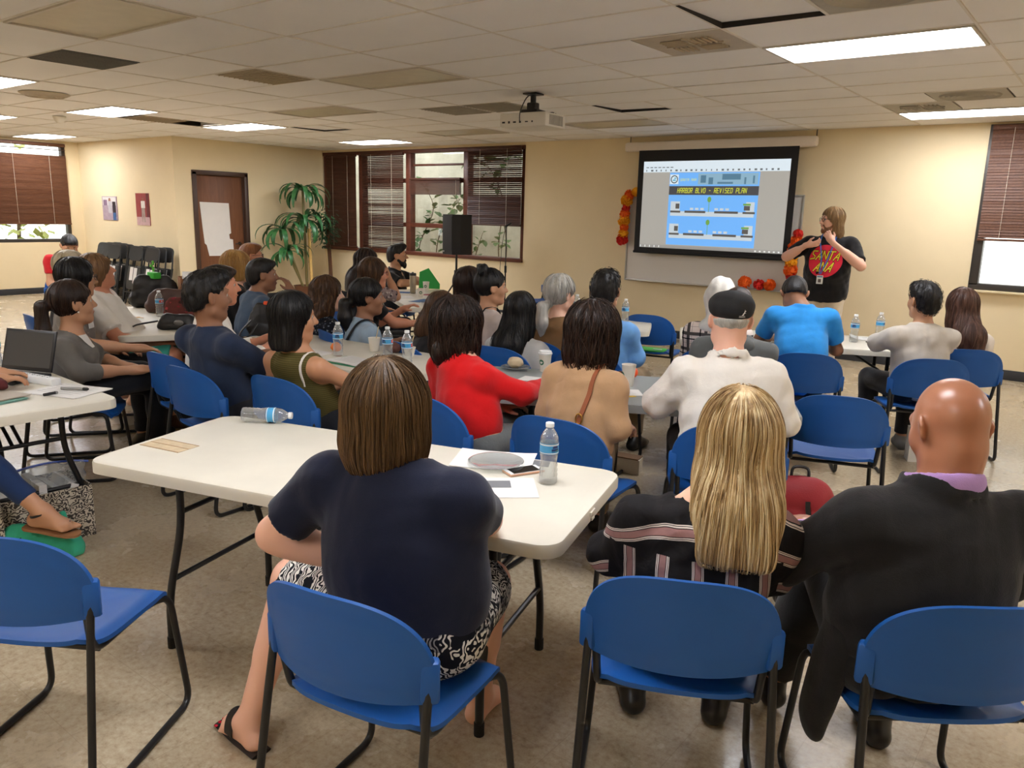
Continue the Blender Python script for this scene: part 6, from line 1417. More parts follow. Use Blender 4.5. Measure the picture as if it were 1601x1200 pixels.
P19 = person('bearded man in a black polo shirt holding a green folder at the far table', (-7.18, 6.93, 1.112), -58, w=1.12, sh=.195, lean=.03, hs=1.12, skin='tan', h=.008, neck=.058, top=dict(mat=BLACKC, sleeve=.85, so=.02, collar=.032, neckr=.07, vneck=.07), bottom=dict(mat=DKPANT), shoes=SHOEB, beard=dict(mat=BEARD, len=1.5), hair=dict(kind='short', mat=H_BK, top=.8, n=140, sl=.04, nape=-.045), gaze=14, pitch=-2,
    arms=((V(-.27, .14, .82), V(-.10, .34, .80), V(.3, .9, .1), V(1, .2, 0), 40), (V(.26, .14, .80), V(.0, .30, .79), V(-.6, .7, .1), V(-.2, .2, -1), 30)))
seat(P19, 'blue chair under the bearded man in the black polo shirt')
def x20(I):
    Tp = I['torso'](.016); z = I['S']['L'][2]
    strap(I, Tp, [(V(.10, .12, z + .02), V(0, -.8, -.6)), (V(.09, 0, z + .1), V(0, 0, -1)), (V(.06, -.12, z + .02), V(0, .8, -.6)), (V(-.02, -.2, z - .16), V(0, 1, 0)), (V(-.10, -.2, z - .30), V(0, 1, 0))], .036, 'bag_strap', M('black_webbing', (20, 20, 22), .8), .006)
P20 = person('young woman with a dark ponytail in a light denim shirt, black bag strap behind', (-4.38, 3.93, 1.03), -20, w=.98, sh=.168, hs=1.10, skin='brown', h=.009, top=dict(mat=DENIML, sleeve=1.4, so=.018, collar=.026), bottom=dict(mat=BLACKC), shoes=SHOEB, hair=dict(kind='pony', mat=H_BK, len=.22, pw=.045, pz=-.02, n=120, sl=.25), gaze=-14, extra=x20, arms=('lap', 'lap'))
seat(P20, 'blue chair under the young woman in the light denim shirt')
P21 = person('woman in a black scoop-back top with long brown hair, behind the woman in red', (-3.74, 4.03, .98), -8, w=1.0, sh=.17, lean=.10, hs=1.06, roll=0, pitch=14, skin='fair', top=dict(mat=BLACKC, sleeve=.8, neckr=.10, neckz=.02), bottom=dict(mat=DKPANT), shoes=SHOEB, hair=dict(kind='long', mat=H_CHN, len=.17, w=.105, wb=.05, sx=-.10, n=140), gaze=14, arms=('lap', 'lap'))
seat(P21, 'blue chair under the woman in the black scoop-back top')
P22 = person('woman in a bright red sweater with shoulder-length dark brown hair', (-2.62, 2.95, 1.10), -8, w=1.02, sh=.160, lean=.02, leanx=-.15, hx=-.02, nbz=.145, hs=1.10, skin='fair', h=.008, top=dict(mat=REDK, sleeve=1.85, so=.014, neckr=.072, hem=.42, fold=.006, fs=18, name='sweater'), bottom=dict(mat=FLEECE), shoes=SHOEB, bust=.7, hair=dict(kind='bob', mat=H_DK, len=.155, w=.112, vol=1.6, n=420, sl=.34, jit=.7, amp=.009, ns=36, zs=.9, cut=.05, off=.012, rag=.020), gaze=4, arms=('lap', (V(.17, .17, .79), V(.10, .44, .79), V(-.2, 1, 0))))
seat(P22, 'blue chair under the woman in the red sweater', -6, .0)
P23 = person('woman with a dark bob in a white top, left of the hair bun', (-3.92, 4.54, 1.12), -2, w=1.0, hs=1.08, skin='fair', top=dict(mat=WHITEC, sleeve=.7), bottom=dict(mat=DKPANT), shoes=SHOEB, hair=dict(kind='bob', mat=H_DK, len=.12, w=.10, n=150, vol=1.3), gaze=-4)
seat(P23, 'blue chair under the woman with the dark bob')
def x24(I):
    Tp = I['torso'](.016); z = I['S']['L'][2]
    strap(I, Tp, [(V(.05, .10, z + .04), V(0, -.7, -.7)), (V(.05, -.02, z + .1), V(0, 0, -1)), (V(.03, -.16, z - .03), V(0, 1, -.3)), (V(-.06, -.2, z - .14), V(0, 1, 0)), (V(-.16, -.2, z - .26), V(.2, 1, 0))], .014, 'bag_strap', M('black_webbing', (20, 20, 22), .8), .006)
P24 = person('woman with her dark hair in a topknot bun and a pale top', (-3.68, 4.50, 1.122), -12, w=1.0, sh=.168, hs=1.08, skin='tan', h=.009, top=dict(mat=PINKG, sleeve=1.4, so=.02), bottom=dict(mat=DKPANT), shoes=SHOEB, hair=dict(kind='bun', mat=H_BK, n=110, sl=.08), gaze=-22, extra=x24)
seat(P24, 'blue chair under the woman with the topknot bun')
P25 = person('woman with very long straight black hair in a light grey top', (-3.24, 4.29, 1.0), 6, w=1.02, sh=.176, hs=1.10, skin='tan', h=.009, top=dict(mat=LGREY, sleeve=.8, so=.02, o=.016), bottom=dict(mat=DKPANT), shoes=SHOEB, hair=dict(kind='long', mat=H_BK, len=.36, w=.108, wb=.07, sx=-.03, n=320, sl=.45, rad=.002), gaze=6)
seat(P25, 'blue chair under the woman with very long straight black hair')
P26 = person('woman with a silver-grey ponytail in a brown sweater', (-3.20, 4.70, 1.10), 2, w=1.04, sh=.172, hs=1.10, skin='fair', h=.009, top=dict(mat=BRNSW, sleeve=1.85, name='sweater'), bottom=dict(mat=DKPANT), shoes=SHOEB, hair=dict(kind='pony', mat=H_GR, len=.24, pz=-.055, pw=.042, n=170, sl=.2, g=.004, amp=.006), gaze=-16)
seat(P26, 'blue chair under the woman with the silver ponytail')
P27 = person('man with short black hair in a sky blue shirt at the middle table', (-2.74, 4.56, 1.168), 10, w=1.02, sh=.18, lean=.04, hs=1.12, skin='tan', h=.008, top=dict(mat=SKY, sleeve=1.8, so=.018, o=.018, fold=.007, collar=.028), bottom=dict(mat=KHAKI), shoes=SHOEB, hair=dict(kind='short', mat=H_BK, top=.5, n=420, sl=.045, amp=.005, ns=90, zs=1.0, off=.008, nape=-.055), gaze=6, arms=('lap', (V(.225, .08, .74), V(.12, .30, .70))))
seat(P27, 'blue chair under the man in the sky blue shirt')
def x28(I):
    Tp = I['torso'](.014); z = I['S']['L'][2]
    s_ = strap(I, Tp, [(V(.09, .12, z + .03), V(0, -.7, -.7)), (V(.09, -.02, z + .1), V(0, 0, -1)), (V(.085, -.14, z + .0), V(0, .9, -.5)), (V(.06, -.25, z - .16), V(0, 1, 0)), (V(.02, -.25, z - .30), V(0, 1, 0)), (V(-.04, -.25, z - .46), V(0, 1, 0))], .022, 'bag_strap', M('tan_leather', (140, 74, 38), .5), .006)
    p = surf_hit(Tp, V(.066, -.6, z - .14)[None, :], V(0, 1, 0))[0] - V(0, .014, 0); b = MB(); b.tube([p + V(.017 * math.cos(t), 0, .024 * math.sin(t)) for t in np.linspace(0, 6.283, 17)], .0035, 6, cap=False); b.build('strap_buckle', M('brass', (200, 150, 70), .3, metal=.9), s_)
P28 = person('woman in a tan sweater with a brown leather bag strap across her back', (-1.93, 3.12, 1.122), 2, w=.95, sh=.152, lean=.10, nbz=.145, hs=1.10, skin='fair', h=.008, top=dict(mat=TANK_, sleeve=1.55, so=.016, o=.014, hem=.47, fold=.006, name='sweater'), bottom=dict(mat=KHAKI), shoes=SHOEB, hair=dict(kind='bob', mat=H_DK, len=.145, w=.112, vol=1.8, n=460, sl=.34, jit=.8, amp=.010, ns=36, zs=.9, cut=.05, off=.012, rag=.022), gaze=4, pitch=6, arms=((V(-.195, .02, .73), V(-.14, .26, .68)), (V(.195, .02, .72), V(.12, .24, .66))), legs=((V(-.28, .34, .50), V(-.34, .40, .085), V(-.3, 1, 0)), (V(-.08, .40, .50), V(-.12, .46, .085), V(-.1, 1, 0))), extra=x28)
seat(P28, 'blue chair under the woman in the tan sweater with the brown strap', 4, .03, .03)

# ------------------------------------------------------------------ right group
def x29(I):
    hp, hc, s = I['hp'], I['hc'], I['hs']; Hm = I['Hm']
    P = [E(hp(0, -.016, .03), (.092 * s, .112 * s, .104 * s), .03, rm=Hm), C(hp(0, -.02, -.02), I['nb'] + V(0, -.045, .02), .094 * s, .082, k=.05), C(I['nb'] + V(-.07, -.05, -.01), I['nb'] + V(.07, -.05, -.01), .05, k=.05), E(hp(0, .115, -.025), (.068 * s, .08 * s, .095 * s), .012, op='-', rm=Hm)]
    sdf_obj('hood', P, .007, HOODW, I['root'], lambda Q: .004 * np.sin(Q[:, 0] * 55 + 2 * wob(Q, 12)) * 1.0 + .003 * wob(Q, 40))
P29 = person('person in a white hood and a black-and-white plaid shirt at the right table', (-2.22, 5.24, 1.127), 20, w=.98, sh=.162, hs=1.10, skin='tan', h=.009, top=dict(mat=PLAID, sleeve=1.8, so=.02, o=.018), bottom=dict(mat=DKPANT), shoes=SHOEB, extra=x29, gaze=4, arms=('table', 'table'))
seat(P29, 'blue chair under the person in the white hood')
def x30(I):
    n = I['nb']; sdf_obj('hood', [C(n + V(-.08, -.075, -.005), n + V(.08, -.075, -.005), .045, k=.03), C(n + V(-.09, -.03, .02), n + V(-.07, .05, .0), .03, k=.03), C(n + V(.09, -.03, .02), n + V(.07, .05, .0), .03, k=.03)], .009, FLEECE, I['root'], lambda Q: .004 * wob(Q, 30))
P30 = person('person in a grey fleece hidden behind the man in the black cap', (-1.86, 4.66, 1.115), 18, w=1.08, sh=.18, hs=1.08, skin='tan', h=.01, top=dict(mat=FLEECE, sleeve=1.85, so=.022, o=.022, fold=.008), bottom=dict(mat=DKPANT), shoes=SHOEB, hair=dict(kind='short', mat=H_DK, n=80, sl=.03, top=.3), extra=x30, gaze=4)
seat(P30, 'blue chair under the person in the grey fleece')
def x31(I):
    hp, s, Hm = I['hp'], I['hs'], I['Hm']
    P = [E(hp(0, -.010, .072), (.094 * s, .116 * s, .058 * s), .03, rm=Hm), E(hp(0, -.018, .048), (.088 * s, .108 * s, .052 * s), .02, rm=Hm), E(hp(0, .105, .062), (.070 * s, .060 * s, .016 * s), .02, rm=Hm), dict(t='p', c=hp(0, 0, .028), n=Hm @ V(0, .18, -1), k=.012, op='&')]
    o = sdf_obj('flat_cap', P, .006, M('black_wool_cap', (20, 20, 21), .85, bump=.3, bscale=300), I['root'], lambda Q: .0015 * wob(Q, 60))
    kang = [[(.0, .0), (.30, .0), (.30, .05), (.02, .05)], [(.30, .0), (.52, .16), (.46, .20), (.27, .05)], [(.36, .10), (.55, .12), (.66, .40), (.50, .42)], [(.52, .36), (.68, .36), (.74, .62), (.64, .62)], [(.62, .58), (.84, .66), (.82, .74), (.64, .70)], [(.66, .70), (.70, .70), (.70, .86), (.66, .86)], [(.66, .44), (.84, .36), (.84, .40), (.68, .49)], [(.40, .02), (.74, .02), (.74, .06), (.40, .06)], [(.46, .12), (.58, .10), (.52, .02), (.44, .04)], [(.02, -.16), (.82, -.16), (.82, -.08), (.02, -.08)]]
    O = hp(.018, 0, .036); decal(I, P, [[(q[0] * .036, q[1] * .034) for q in p] for p in kang], (O, V(1, 0, 0), V(0, 0, 1), V(0, 1, 0)), 'cap_emblem', M('emblem_white', (225, 225, 222), .6), .002, o, 2)
P31 = person('man in a white shirt and a black flat cap with a small white emblem', (-1.42, 3.48, 1.20), 30, w=1.10, sh=.180, armw=1.0, lean=.08, hs=1.10, fat=1.1, skin='pink', h=.008, neck=.066, top=dict(mat=WHITEC, sleeve=1.35, so=.034, o=.028, collar=.070, neckr=.066, neckz=.055, hem=.46, fold=.009, fs=17), bottom=dict(mat=DKPANT), shoes=SHOEB, hair=dict(kind='balding', mat=H_GR, n=160, sl=.02, rad=.0012, amp=.0012), gaze=0, pitch=2, extra=x31, arms=((V(-.29, .12, .78), V(-.24, .38, .80)), (V(.27, .05, .74), V(.16, .30, .68))))
seat(P31, 'blue chair under the man in the white shirt and black cap', 0, .03)
P32 = person('man in a bright blue polo shirt bending his head over the right table', (-1.89, 5.78, 1.135), 24, w=1.0, sh=.185, lean=.28, leanx=-.06, hx=-.04, hs=1.08, skin='brown', h=.008, pitch=62, nbz=.10, hump=.03, top=dict(mat=POLO, sleeve=.75, so=.022, o=.016, collar=.034, neckr=.07, hem=.47, fold=.005), bottom=dict(mat=DKPANT), shoes=SHOEB, hair=dict(kind='short', mat=H_BK, n=200, sl=.03, nape=-.06), arms=((V(-.27, .30, .80), V(-.15, .52, .79)), (V(.26, .22, .76), V(.20, .46, .78))), shz=.02)
seat(P32, 'blue chair under the man in the bright blue polo', 0, .02)
P33 = person('man in a heather grey sweatshirt with short dark hair, arms folded, at the right', (-1.08, 5.99, 1.145), 36, w=1.0, sh=.178, lean=.05, hs=1.06, skin='tan', h=.008, top=dict(mat=HEATH, sleeve=1.8, so=.02, o=.018, fold=.007, neckr=.07), bottom=dict(mat=BLACKC), shoes=SHOEG, hair=dict(kind='short', mat=H_BK, top=.4, n=420, sl=.045, amp=.005, ns=90, zs=1.0, off=.008, nape=-.055, jit=.6), gaze=10, arms=((V(-.245, .13, .84), V(-.02, .27, .86)), (V(.22, .13, .82), V(.0, .25, .84))))
seat(P33, 'blue chair under the man in the grey sweatshirt', -8, .02)
P34 = person('woman with long brown hair in an off-white top, nearest the right window', (-.94, 6.62, 1.068), 26, w=.98, sh=.165, hs=1.10, skin='fair', h=.009, top=dict(mat=OFFW, sleeve=1.8, so=.02, o=.018, fold=.007), bottom=dict(mat=DKPANT), shoes=SHOEB, hair=dict(kind='long', mat=H_MED, len=.34, w=.098, wb=.075, sx=.03, n=340, sl=.42, jit=.35, amp=.006, wz=30), gaze=8)
seat(P34, 'blue chair under the woman with long brown hair by the right window')
chair(-1.14, 4.33, 20, 'empty blue chair right of the man in the white shirt and black cap')
chair(-3.40, 6.56, 12, 'empty blue chair with a bright green packet on the seat, beyond the middle table')
chair(-6.70, 9.14, 135, 'empty blue chair against the front wall, left of the whiteboard')

# ------------------------------------------------------------------ presenter
def x35(I):
    Tp = I['torso'](.020, .78); z0 = 1.245; fr_ = (V(-.0, 0, z0), V(-1, 0, 0), V(0, 0, 1), V(0, -1, 0))
    o = V(0, 0, 0); disc = [(.172 * math.cos(t), .172 * math.sin(t)) for t in np.linspace(0, 2 * math.pi, 41)[:-1]]
    dd = decal(I, Tp, [disc], fr_, 'shirt_print', M('tee_red', (226, 36, 62), .8), .006)
    for tx, zz, wd, xo in (('santa', .015, .30, -.155), ('ana', -.105, .19, -.10)):
        P, L = strokes(tx, 1.0, adv=.86, wid=.80, slant=.28, bold=.26); k = wd / L
        decal(I, Tp, [[(xo + q[0] * k, zz + q[1] * .088) for q in p] for p in P], fr_, 'print_lettering', M('tee_black', (20, 18, 16), .8), .009, dd, 3)
        P, L = strokes(tx, 1.0, adv=.86, wid=.80, slant=.28, bold=.15)
        decal(I, Tp, [[(xo + q[0] * k, zz + q[1] * .088) for q in p] for p in P], fr_, 'print_lettering', M('tee_yellow', (232, 208, 50), .8), .012, dd, 3)
    nz = I['nb'][2]
    for x in (-1, 1): strap(I, Tp, [(V(x * .075, -.02, nz + .03), V(0, .3, -1)), (V(x * .07, .3, nz - .05), V(0, -1, 0)), (V(x * .035, .3, nz - .20), V(0, -1, 0)), (V(x * .006 + .02, .3, nz - .37), V(0, -1, 0))], .011, 'lanyard', M('lanyard_blue', (50, 110, 190), .7), .014)
    p = surf_hit(Tp, V(.02, .8, nz - .43)[None, :], V(0, -1, 0))[0] + V(0, .018, 0); b = MB(); b.box(p, (.066, .004, .092), bev=.0015); b.mat(1).box(p + V(0, .003, -.012), (.030, .001, .036)); b.mat(2).box(p + V(0, .003, .032), (.056, .001, .016)); b.build('id_badge', [M('badge_white', (226, 226, 220), .5), M('badge_photo', (96, 80, 70), .6), M('badge_blue', (120, 150, 180), .6)], I['root'])
P35 = person('presenter with long sandy hair and glasses in a black t-shirt with a red circle', (-2.62, 9.0, 1.672), 186, s=1.02, w=1.42, sh=.215, lean=.03, hs=1.10, fat=1.1, skin='pink', h=.007, stand=True, gaze=-56, glasses=True, neck=.062, top=dict(mat=BLACKC, sleeve=.80, so=.022, o=.016, sq=.78, neckr=.075, hem=.80, fold=.006), bottom=dict(mat=fabric('pale_khaki', (206, 192, 168)), o=.002), shoes=SHOEG,
    hair=dict(kind='long', mat=H_SAND, len=.225, w=.088, wb=.07, by=-.06, by2=-.075, n=260, sl=.34, rad=.002), beard=dict(mat=hairmat('sandy_stubble', (120, 80, 52), (150, 104, 70), (176, 130, 92)), len=1.0),
    arms=((V(-.36, .16, 1.21), V(-.07, .27, 1.45), V(.55, .1, .8), V(.3, -1, .1), 50), (V(.42, .12, 1.27), V(.18, .29, 1.41), V(-.85, .05, .15), V(0, -.7, .6), 35)), extra=x35)
FT = table(-2.145, 1.847, 16, 'nearest white folding table, in front of the woman in navy')
T2 = table(-4.06, 3.36, 2.5, 'white folding table with three water bottles in front of the man in the navy t-shirt')
TA = table(-2.12, 3.72, 25.5, 'grey folding table in front of the women in red and tan', GREYP, rad=.03)
MT = table(-6.25, 3.38, 155, 'white folding table crowded with bags, right of the woman in white')
FAR = table(-6.02, 6.26, 146, 'white folding table with papers and a steel tumbler, before the bearded man in black')
RT = table(-2.02, 6.34, 26, 'white folding table at the right in front of the man in the blue polo')
RM = table(-4.03, 5.72, 26, 'white folding table in front of the silver-haired woman and the man in sky blue')
LT = table(-4.69, 1.45, -3, 'white folding table at the left edge with the laptop and papers')
# ------------------------------------------------------------------ things on the tables and the floor
TZ = .7405
def petmat():
    t = NT('clear_bottle_plastic'); tr = t.new('ShaderNodeBsdfTransparent'); tr.inputs[0].default_value = (.90, .92, .92, 1); gl = t.new('ShaderNodeBsdfGlossy'); gl.inputs['Roughness'].default_value = .08; df = t.new('ShaderNodeBsdfDiffuse'); df.inputs[0].default_value = (.8, .82, .82, 1)
    lw = t.new('ShaderNodeLayerWeight'); lw.inputs[0].default_value = .35; m1 = t.new('ShaderNodeMixShader'); m2 = t.new('ShaderNodeMixShader'); m2.inputs[0].default_value = .16
    t.t.links.new(lw.outputs['Facing'], m1.inputs[0]); t.t.links.new(tr.outputs[0], m1.inputs[1]); t.t.links.new(gl.outputs[0], m1.inputs[2]); t.t.links.new(m1.outputs[0], m2.inputs[1]); t.t.links.new(df.outputs[0], m2.inputs[2]); t.t.links.new(m2.outputs[0], t.out.inputs[0]); return t.m
PET = petmat(); LBLUE = M('label_blue', (70, 160, 214), .4); LWHITE = M('label_white', (226, 236, 240), .4); LORNG = M('label_orange', (222, 84, 60), .4); LNAVY = M('label_navy', (34, 54, 110), .4); LGREEN = M('label_green', (140, 190, 80), .4); LYEL = M('label_yellow', (226, 204, 40), .4); CAPW = M('cap_white', (226, 228, 228), .4)
PROF = [(.0, .004), (.022, .0), (.031, .004), (.0325, .018), (.031, .024), (.0325, .034), (.0300, .040), (.0320, .050), (.0295, .058), (.0315, .068), (.0285, .080), (.0305, .095), (.0320, .104), (.0325, .110), (.0325, .150), (.0322, .156), (.0300, .168), (.024, .182), (.0165, .194), (.0128, .199), (.0128, .206)]
def band(b, r, z0, z1, a0, a1, n=10):
    v = []; 
    for i in range(n + 1):
        a = a0 + (a1 - a0) * i / n; v += [(r * math.cos(a), r * math.sin(a), z0), (r * math.cos(a), r * math.sin(a), z1)]
    b.add(v, [(2 * i, 2 * i + 2, 2 * i + 3, 2 * i + 1) for i in range(n)])
BOT0 = {}
def bottle(x, y, rz, label, accent='orange', z=TZ, lying=None, s=1.0):
    key = accent
    if key not in BOT0:
        r = empty('water_bottle'); b = MB(); b.lathe(PROF, 28, capb=False, capt=False); b.build('bottle_body', PET, r)
        c = MB(); c.lathe([(.0150, .2035), (.0152, .2170), (.0140, .2185), (0, .2187)], 20, capb=True, capt=False); c.build('cap', CAPW, r)
        l = MB(); band(l, .0331, .112, .149, 0, 2 * math.pi, 28); lo = l.build('label', LBLUE, r)
        m = MB(); band(m, .0334, .142, .147, 0, 2 * math.pi, 28); band(m, .0334, .1135, .1165, 0, 2 * math.pi, 28); m.build('label_stripe', LWHITE, lo)
        if accent != 'plain':
            m = MB(); band(m, .0335, .121, .141, -.35, .95); m.build('label_patch', dict(orange=LORNG, yellow=LYEL)[accent], lo); m = MB(); band(m, .0337, .127, .136, .1, .45, 4); m.build('label_mark', LWHITE, lo)
        m = MB()
        for (a0, a1, z0, z1) in ((-2.25, -1.55, .133, .139), (-2.35, -1.45, .124, .131), (-2.15, -1.65, .139, .1415), (-2.35, -1.45, .1205, .1225)): band(m, .0335, z0, z1, a0, a1, 5)
        m.build('label_logo', LNAVY, lo); m = MB(); band(m, .0336, .1235, .1245, -1.9, -1.35, 4); m.build('label_mark', LGREEN, lo)
        BOT0[key] = r
    else: r = copy_thing(BOT0[key], (0, 0, 0), 0)
    r.location = (x, y, z); r.rotation_euler = (0, 0, R(rz))
    if lying is not None: r.rotation_euler = (R(90), 0, R(lying)); r.rotation_mode = 'XYZ'; r.location = (x, y, z + .0328)
    r.scale = (s, s, s); tag(r, label, 'bottle', 'plastic water bottles'); return r
bottle(-1.50, 2.17, 95, 'upright water bottle at the right end of the nearest table, beside the phone', 'plain')
bottle(-2.965, 1.925, 0, 'empty water bottle lying on its side at the far edge of the nearest table', 'orange', lying=128)
bottle(-3.92, 3.26, 60, 'water bottle beside the woman in the olive tank top, leftmost of three')
bottle(-3.56, 3.35, 20, 'water bottle in front of the denim shirt, middle of three on the white table')
bottle(-3.37, 3.33, 20, 'water bottle beside the woman in red, rightmost of three on the white table')
bottle(-3.92, 6.03, 100, 'water bottle right of the silver ponytail on the middle table', 'plain'); bottle(-3.42, 6.04, 20, 'water bottle just behind the man in sky blue, on the middle table')
bottle(-1.63, 6.50, 20, 'water bottle with a yellow label patch on the right table, beside the blue polo', 'yellow'); bottle(-1.52, 6.82, 100, 'water bottle farther back on the right table, behind the grey sweatshirt')
bottle(-6.36, 3.40, -10, 'water bottle among the bags on the crowded table'); bottle(-4.98, 1.68, -20, 'water bottle at the left edge behind the laptop')
PAPER = M('white_paper', (228, 226, 222), .8, var=.015); GREYINK = M('printed_grey', (120, 122, 126), .7); INK = M('printed_ink', (150, 150, 152), .8)
def paper(x, y, rz, w, h, label, mat=PAPER, z=TZ, n=1, name='paper_sheet', cat='paper', grp='papers on the tables', lines=0, block=None, curl=.0):
    r = empty(name, (x, y, z), R(rz)); tag(r, label, cat, grp); rs = random.Random(int(abs(x * 1000)))
    for k in range(n):
        b = MB(); N = 6; a = R(rs.uniform(-6, 6)) if k else 0; v = []
        for i in range(N + 1):
            for j in range(2): X, Y = -w / 2 + w * i / N, (-h / 2, h / 2)[j]; v.append((X * math.cos(a) - Y * math.sin(a), X * math.sin(a) + Y * math.cos(a), .0012 + .0013 * k + curl * (abs(i - N / 2) / (N / 2)) ** 3))
        m = len(v); v += [(p[0], p[1], p[2] - .001) for p in v]; f = [(2 * i, 2 * i + 2, 2 * i + 3, 2 * i + 1) for i in range(N)]; f += [tuple(m + q for q in g[::-1]) for g in f]
        edge = [2 * i for i in range(N + 1)] + [2 * i + 1 for i in range(N, -1, -1)]; f += [(edge[i], m + edge[i], m + edge[(i + 1) % len(edge)], edge[(i + 1) % len(edge)]) for i in range(len(edge))]
        b.add(v, f); b.build('sheet', mat, r, smooth=False)
    zt = .0016 + .0013 * (n - 1)
    if lines:
        b = MB()
        for i in range(lines): yy = h * .42 - h * .8 * i / lines; b.add([(-w * .4, yy, zt), (w * rs.uniform(.1, .4), yy, zt), (w * .3, yy + h * .018, zt), (-w * .4, yy + h * .018, zt)], [(0, 1, 2, 3)])
        b.build('printed_lines', INK, r, smooth=False)
    if block:
        b = MB(); x0, x1_, y0, y1 = block; b.add([(w * x0, h * y0, zt + .0004), (w * x1_, h * y0, zt + .0004), (w * x1_, h * y1, zt + .0004), (w * x0, h * y1, zt + .0004)], [(0, 1, 2, 3)]); b.build('printed_block', GREYINK, r, smooth=False)
    return r
paper(-1.80, 2.24, 30, .30, .22, 'printed sheets under the clear plate on the nearest table', n=2, lines=7, curl=.004); paper(-1.60, 2.01, 42, .27, .20, 'sheet with a grey printed block at the right front of the nearest table', block=(-.30, .18, -.02, .34), lines=0); paper(-1.66, 2.32, 28, .10, .07, 'small dark printed card by the phone on the nearest table', GREYINK)
CLEAR = PET
def plate(x, y, label, r_=.105): 
    b = MB(); b.lathe([(0, .002), (r_ * .62, .002), (r_ * .70, .006), (r_ * .92, .014), (r_, .015), (r_ * .98, .0165), (r_ * .9, .016), (r_ * .68, .008), (0, .004)], 36, capb=False, capt=False); o = b.build('plastic_plate', CLEAR); o.location = (x, y, TZ + .003); tag(o, label, 'plate', 'clear plastic plates'); return o
plate(-1.76, 2.20, 'clear plastic plate on the printed sheets on the nearest table'); plate(-2.84, 3.72, 'clear plastic plate holding a crumpled napkin on the grey table', .09)
ph = empty('phone', (-1.635, 2.205, TZ), R(-24)); tag(ph, 'phone with a dark screen and a rose edge beside the water bottle', 'phone')
b = MB(); b.box((0, 0, .0045), (.072, .142, .009), bev=.004); b.build('case', M('rose_case', (214, 168, 140), .35, metal=.3), ph); b = MB(); b.box((0, 0, .0092), (.066, .136, .0012)); b.build('bezel', CAPW, ph, smooth=False); b = MB(); b.box((0, 0, .0099), (.061, .108, .0008)); b.build('screen', M('phone_screen', (14, 16, 20), .12), ph, smooth=False)
TAPE = M('old_tape', (206, 186, 152), .7, var=.12, vscale=30); r = empty('tape_residue', (-2.86, 1.53, TZ), R(12)); tag(r, 'strip of old tan tape stuck to the left end of the nearest table', 'tape'); b = MB(); b.box((0, 0, .0006), (.21, .105, .0012)); b.build('tape', TAPE, r, smooth=False); b = MB()
for y in (-.05, .0, .05): b.box((0, y, .0013), (.205, .004, .0006))
b.build('torn_edges', M('tape_edge', (150, 110, 70), .8), r, smooth=False)
b = MB(); b.box((0, 0, 0), (.05, .006, .014), bev=.002); b.box((0, 0, -.02), (.03, .008, .01), bev=.002); o = b.build('end_clip', WHITEP, FT); o.location = (.917, -.02, -.012 + .732); o.rotation_euler = (0, 0, R(90))
# cups
CUPW = M('paper_cup_white', (228, 222, 210), .6); CUPG = M('cup_logo_green', (36, 104, 76), .6)
def cup(x, y, label, h=.105, lid=False, logo=True, rz=-60, stick=False, grp='paper cups'):
    r = empty('paper_cup', (x, y, TZ), R(rz)); tag(r, label, 'cup', grp); b = MB(); b.lathe([(0, .003), (.027, .003), (.028, 0), (.029, .003), (.039, h), (.0405, h + .002), (.0405, h + .005), (.038, h + .005), (.037, h), (.027, .008), (0, .008)], 28, capb=False, capt=False); b.build('cup_body', CUPW, r)
    if lid: b = MB(); b.lathe([(.042, h), (.0425, h + .008), (.039, h + .010), (.037, h + .020), (.033, h + .021), (.031, h + .016), (0, h + .016)], 28, capb=False, capt=False); b.build('lid', CAPW, r)
    if logo:
        zz = h * .55; rr_ = lambda z: lerp(.0293, .0393, z / h) + .0004; b = MB(); v = []; n = 20
        for k in range(n): a = 2 * math.pi * k / n; z = zz + .017 * math.sin(a); t = .017 * math.cos(a) / .034; v.append((rr_(z) * math.cos(t), rr_(z) * math.sin(t), z))
        v.append((rr_(zz), 0, zz)); b.add(v, [(k, (k + 1) % n, n) for k in range(n)]); lo = b.build('logo', CUPG, r, smooth=False); b = MB(); v = []
        for k in range(12): a = 2 * math.pi * k / 12; q = .010 if k % 2 else .0055; z = zz - .001 + q * math.sin(a); t = q * .8 * math.cos(a) / .034; v.append(((rr_(z) + .0005) * math.cos(t), (rr_(z) + .0005) * math.sin(t), z))
        v.append((rr_(zz) + .0005, 0, zz - .001)); b.add(v, [(k, (k + 1) % 12, 12) for k in range(12)]); b.build('logo_figure', CUPW, lo, smooth=False)
    if stick: b = MB(); b.tube([(.01, .0, .02), (-.035, .02, h + .075)], .003, 6); b.build('stir_stick', M('birch_stick', (206, 186, 140), .7), r)
    return r
cup(-3.90, 3.55, 'white paper cup with a stir stick, between the first two bottles', .085, logo=False, stick=True); cup(-2.68, 3.80, 'white lidded coffee cup with a green logo on the grey table', .105, True, rz=-95); cup(-2.11, 3.80, 'tall white coffee cup with a green logo beside the woman in tan', .115, rz=-130)
cup(-3.62, 3.60, 'small white paper cup with a stick behind the rightmost bottle', .05, logo=False, stick=True); cup(-6.52, 6.76, 'white coffee cup near the green folder on the far table', .105, rz=-60); cup(-6.12, 6.26, 'white coffee cup with a green logo beside the steel tumbler', .085, rz=-45)
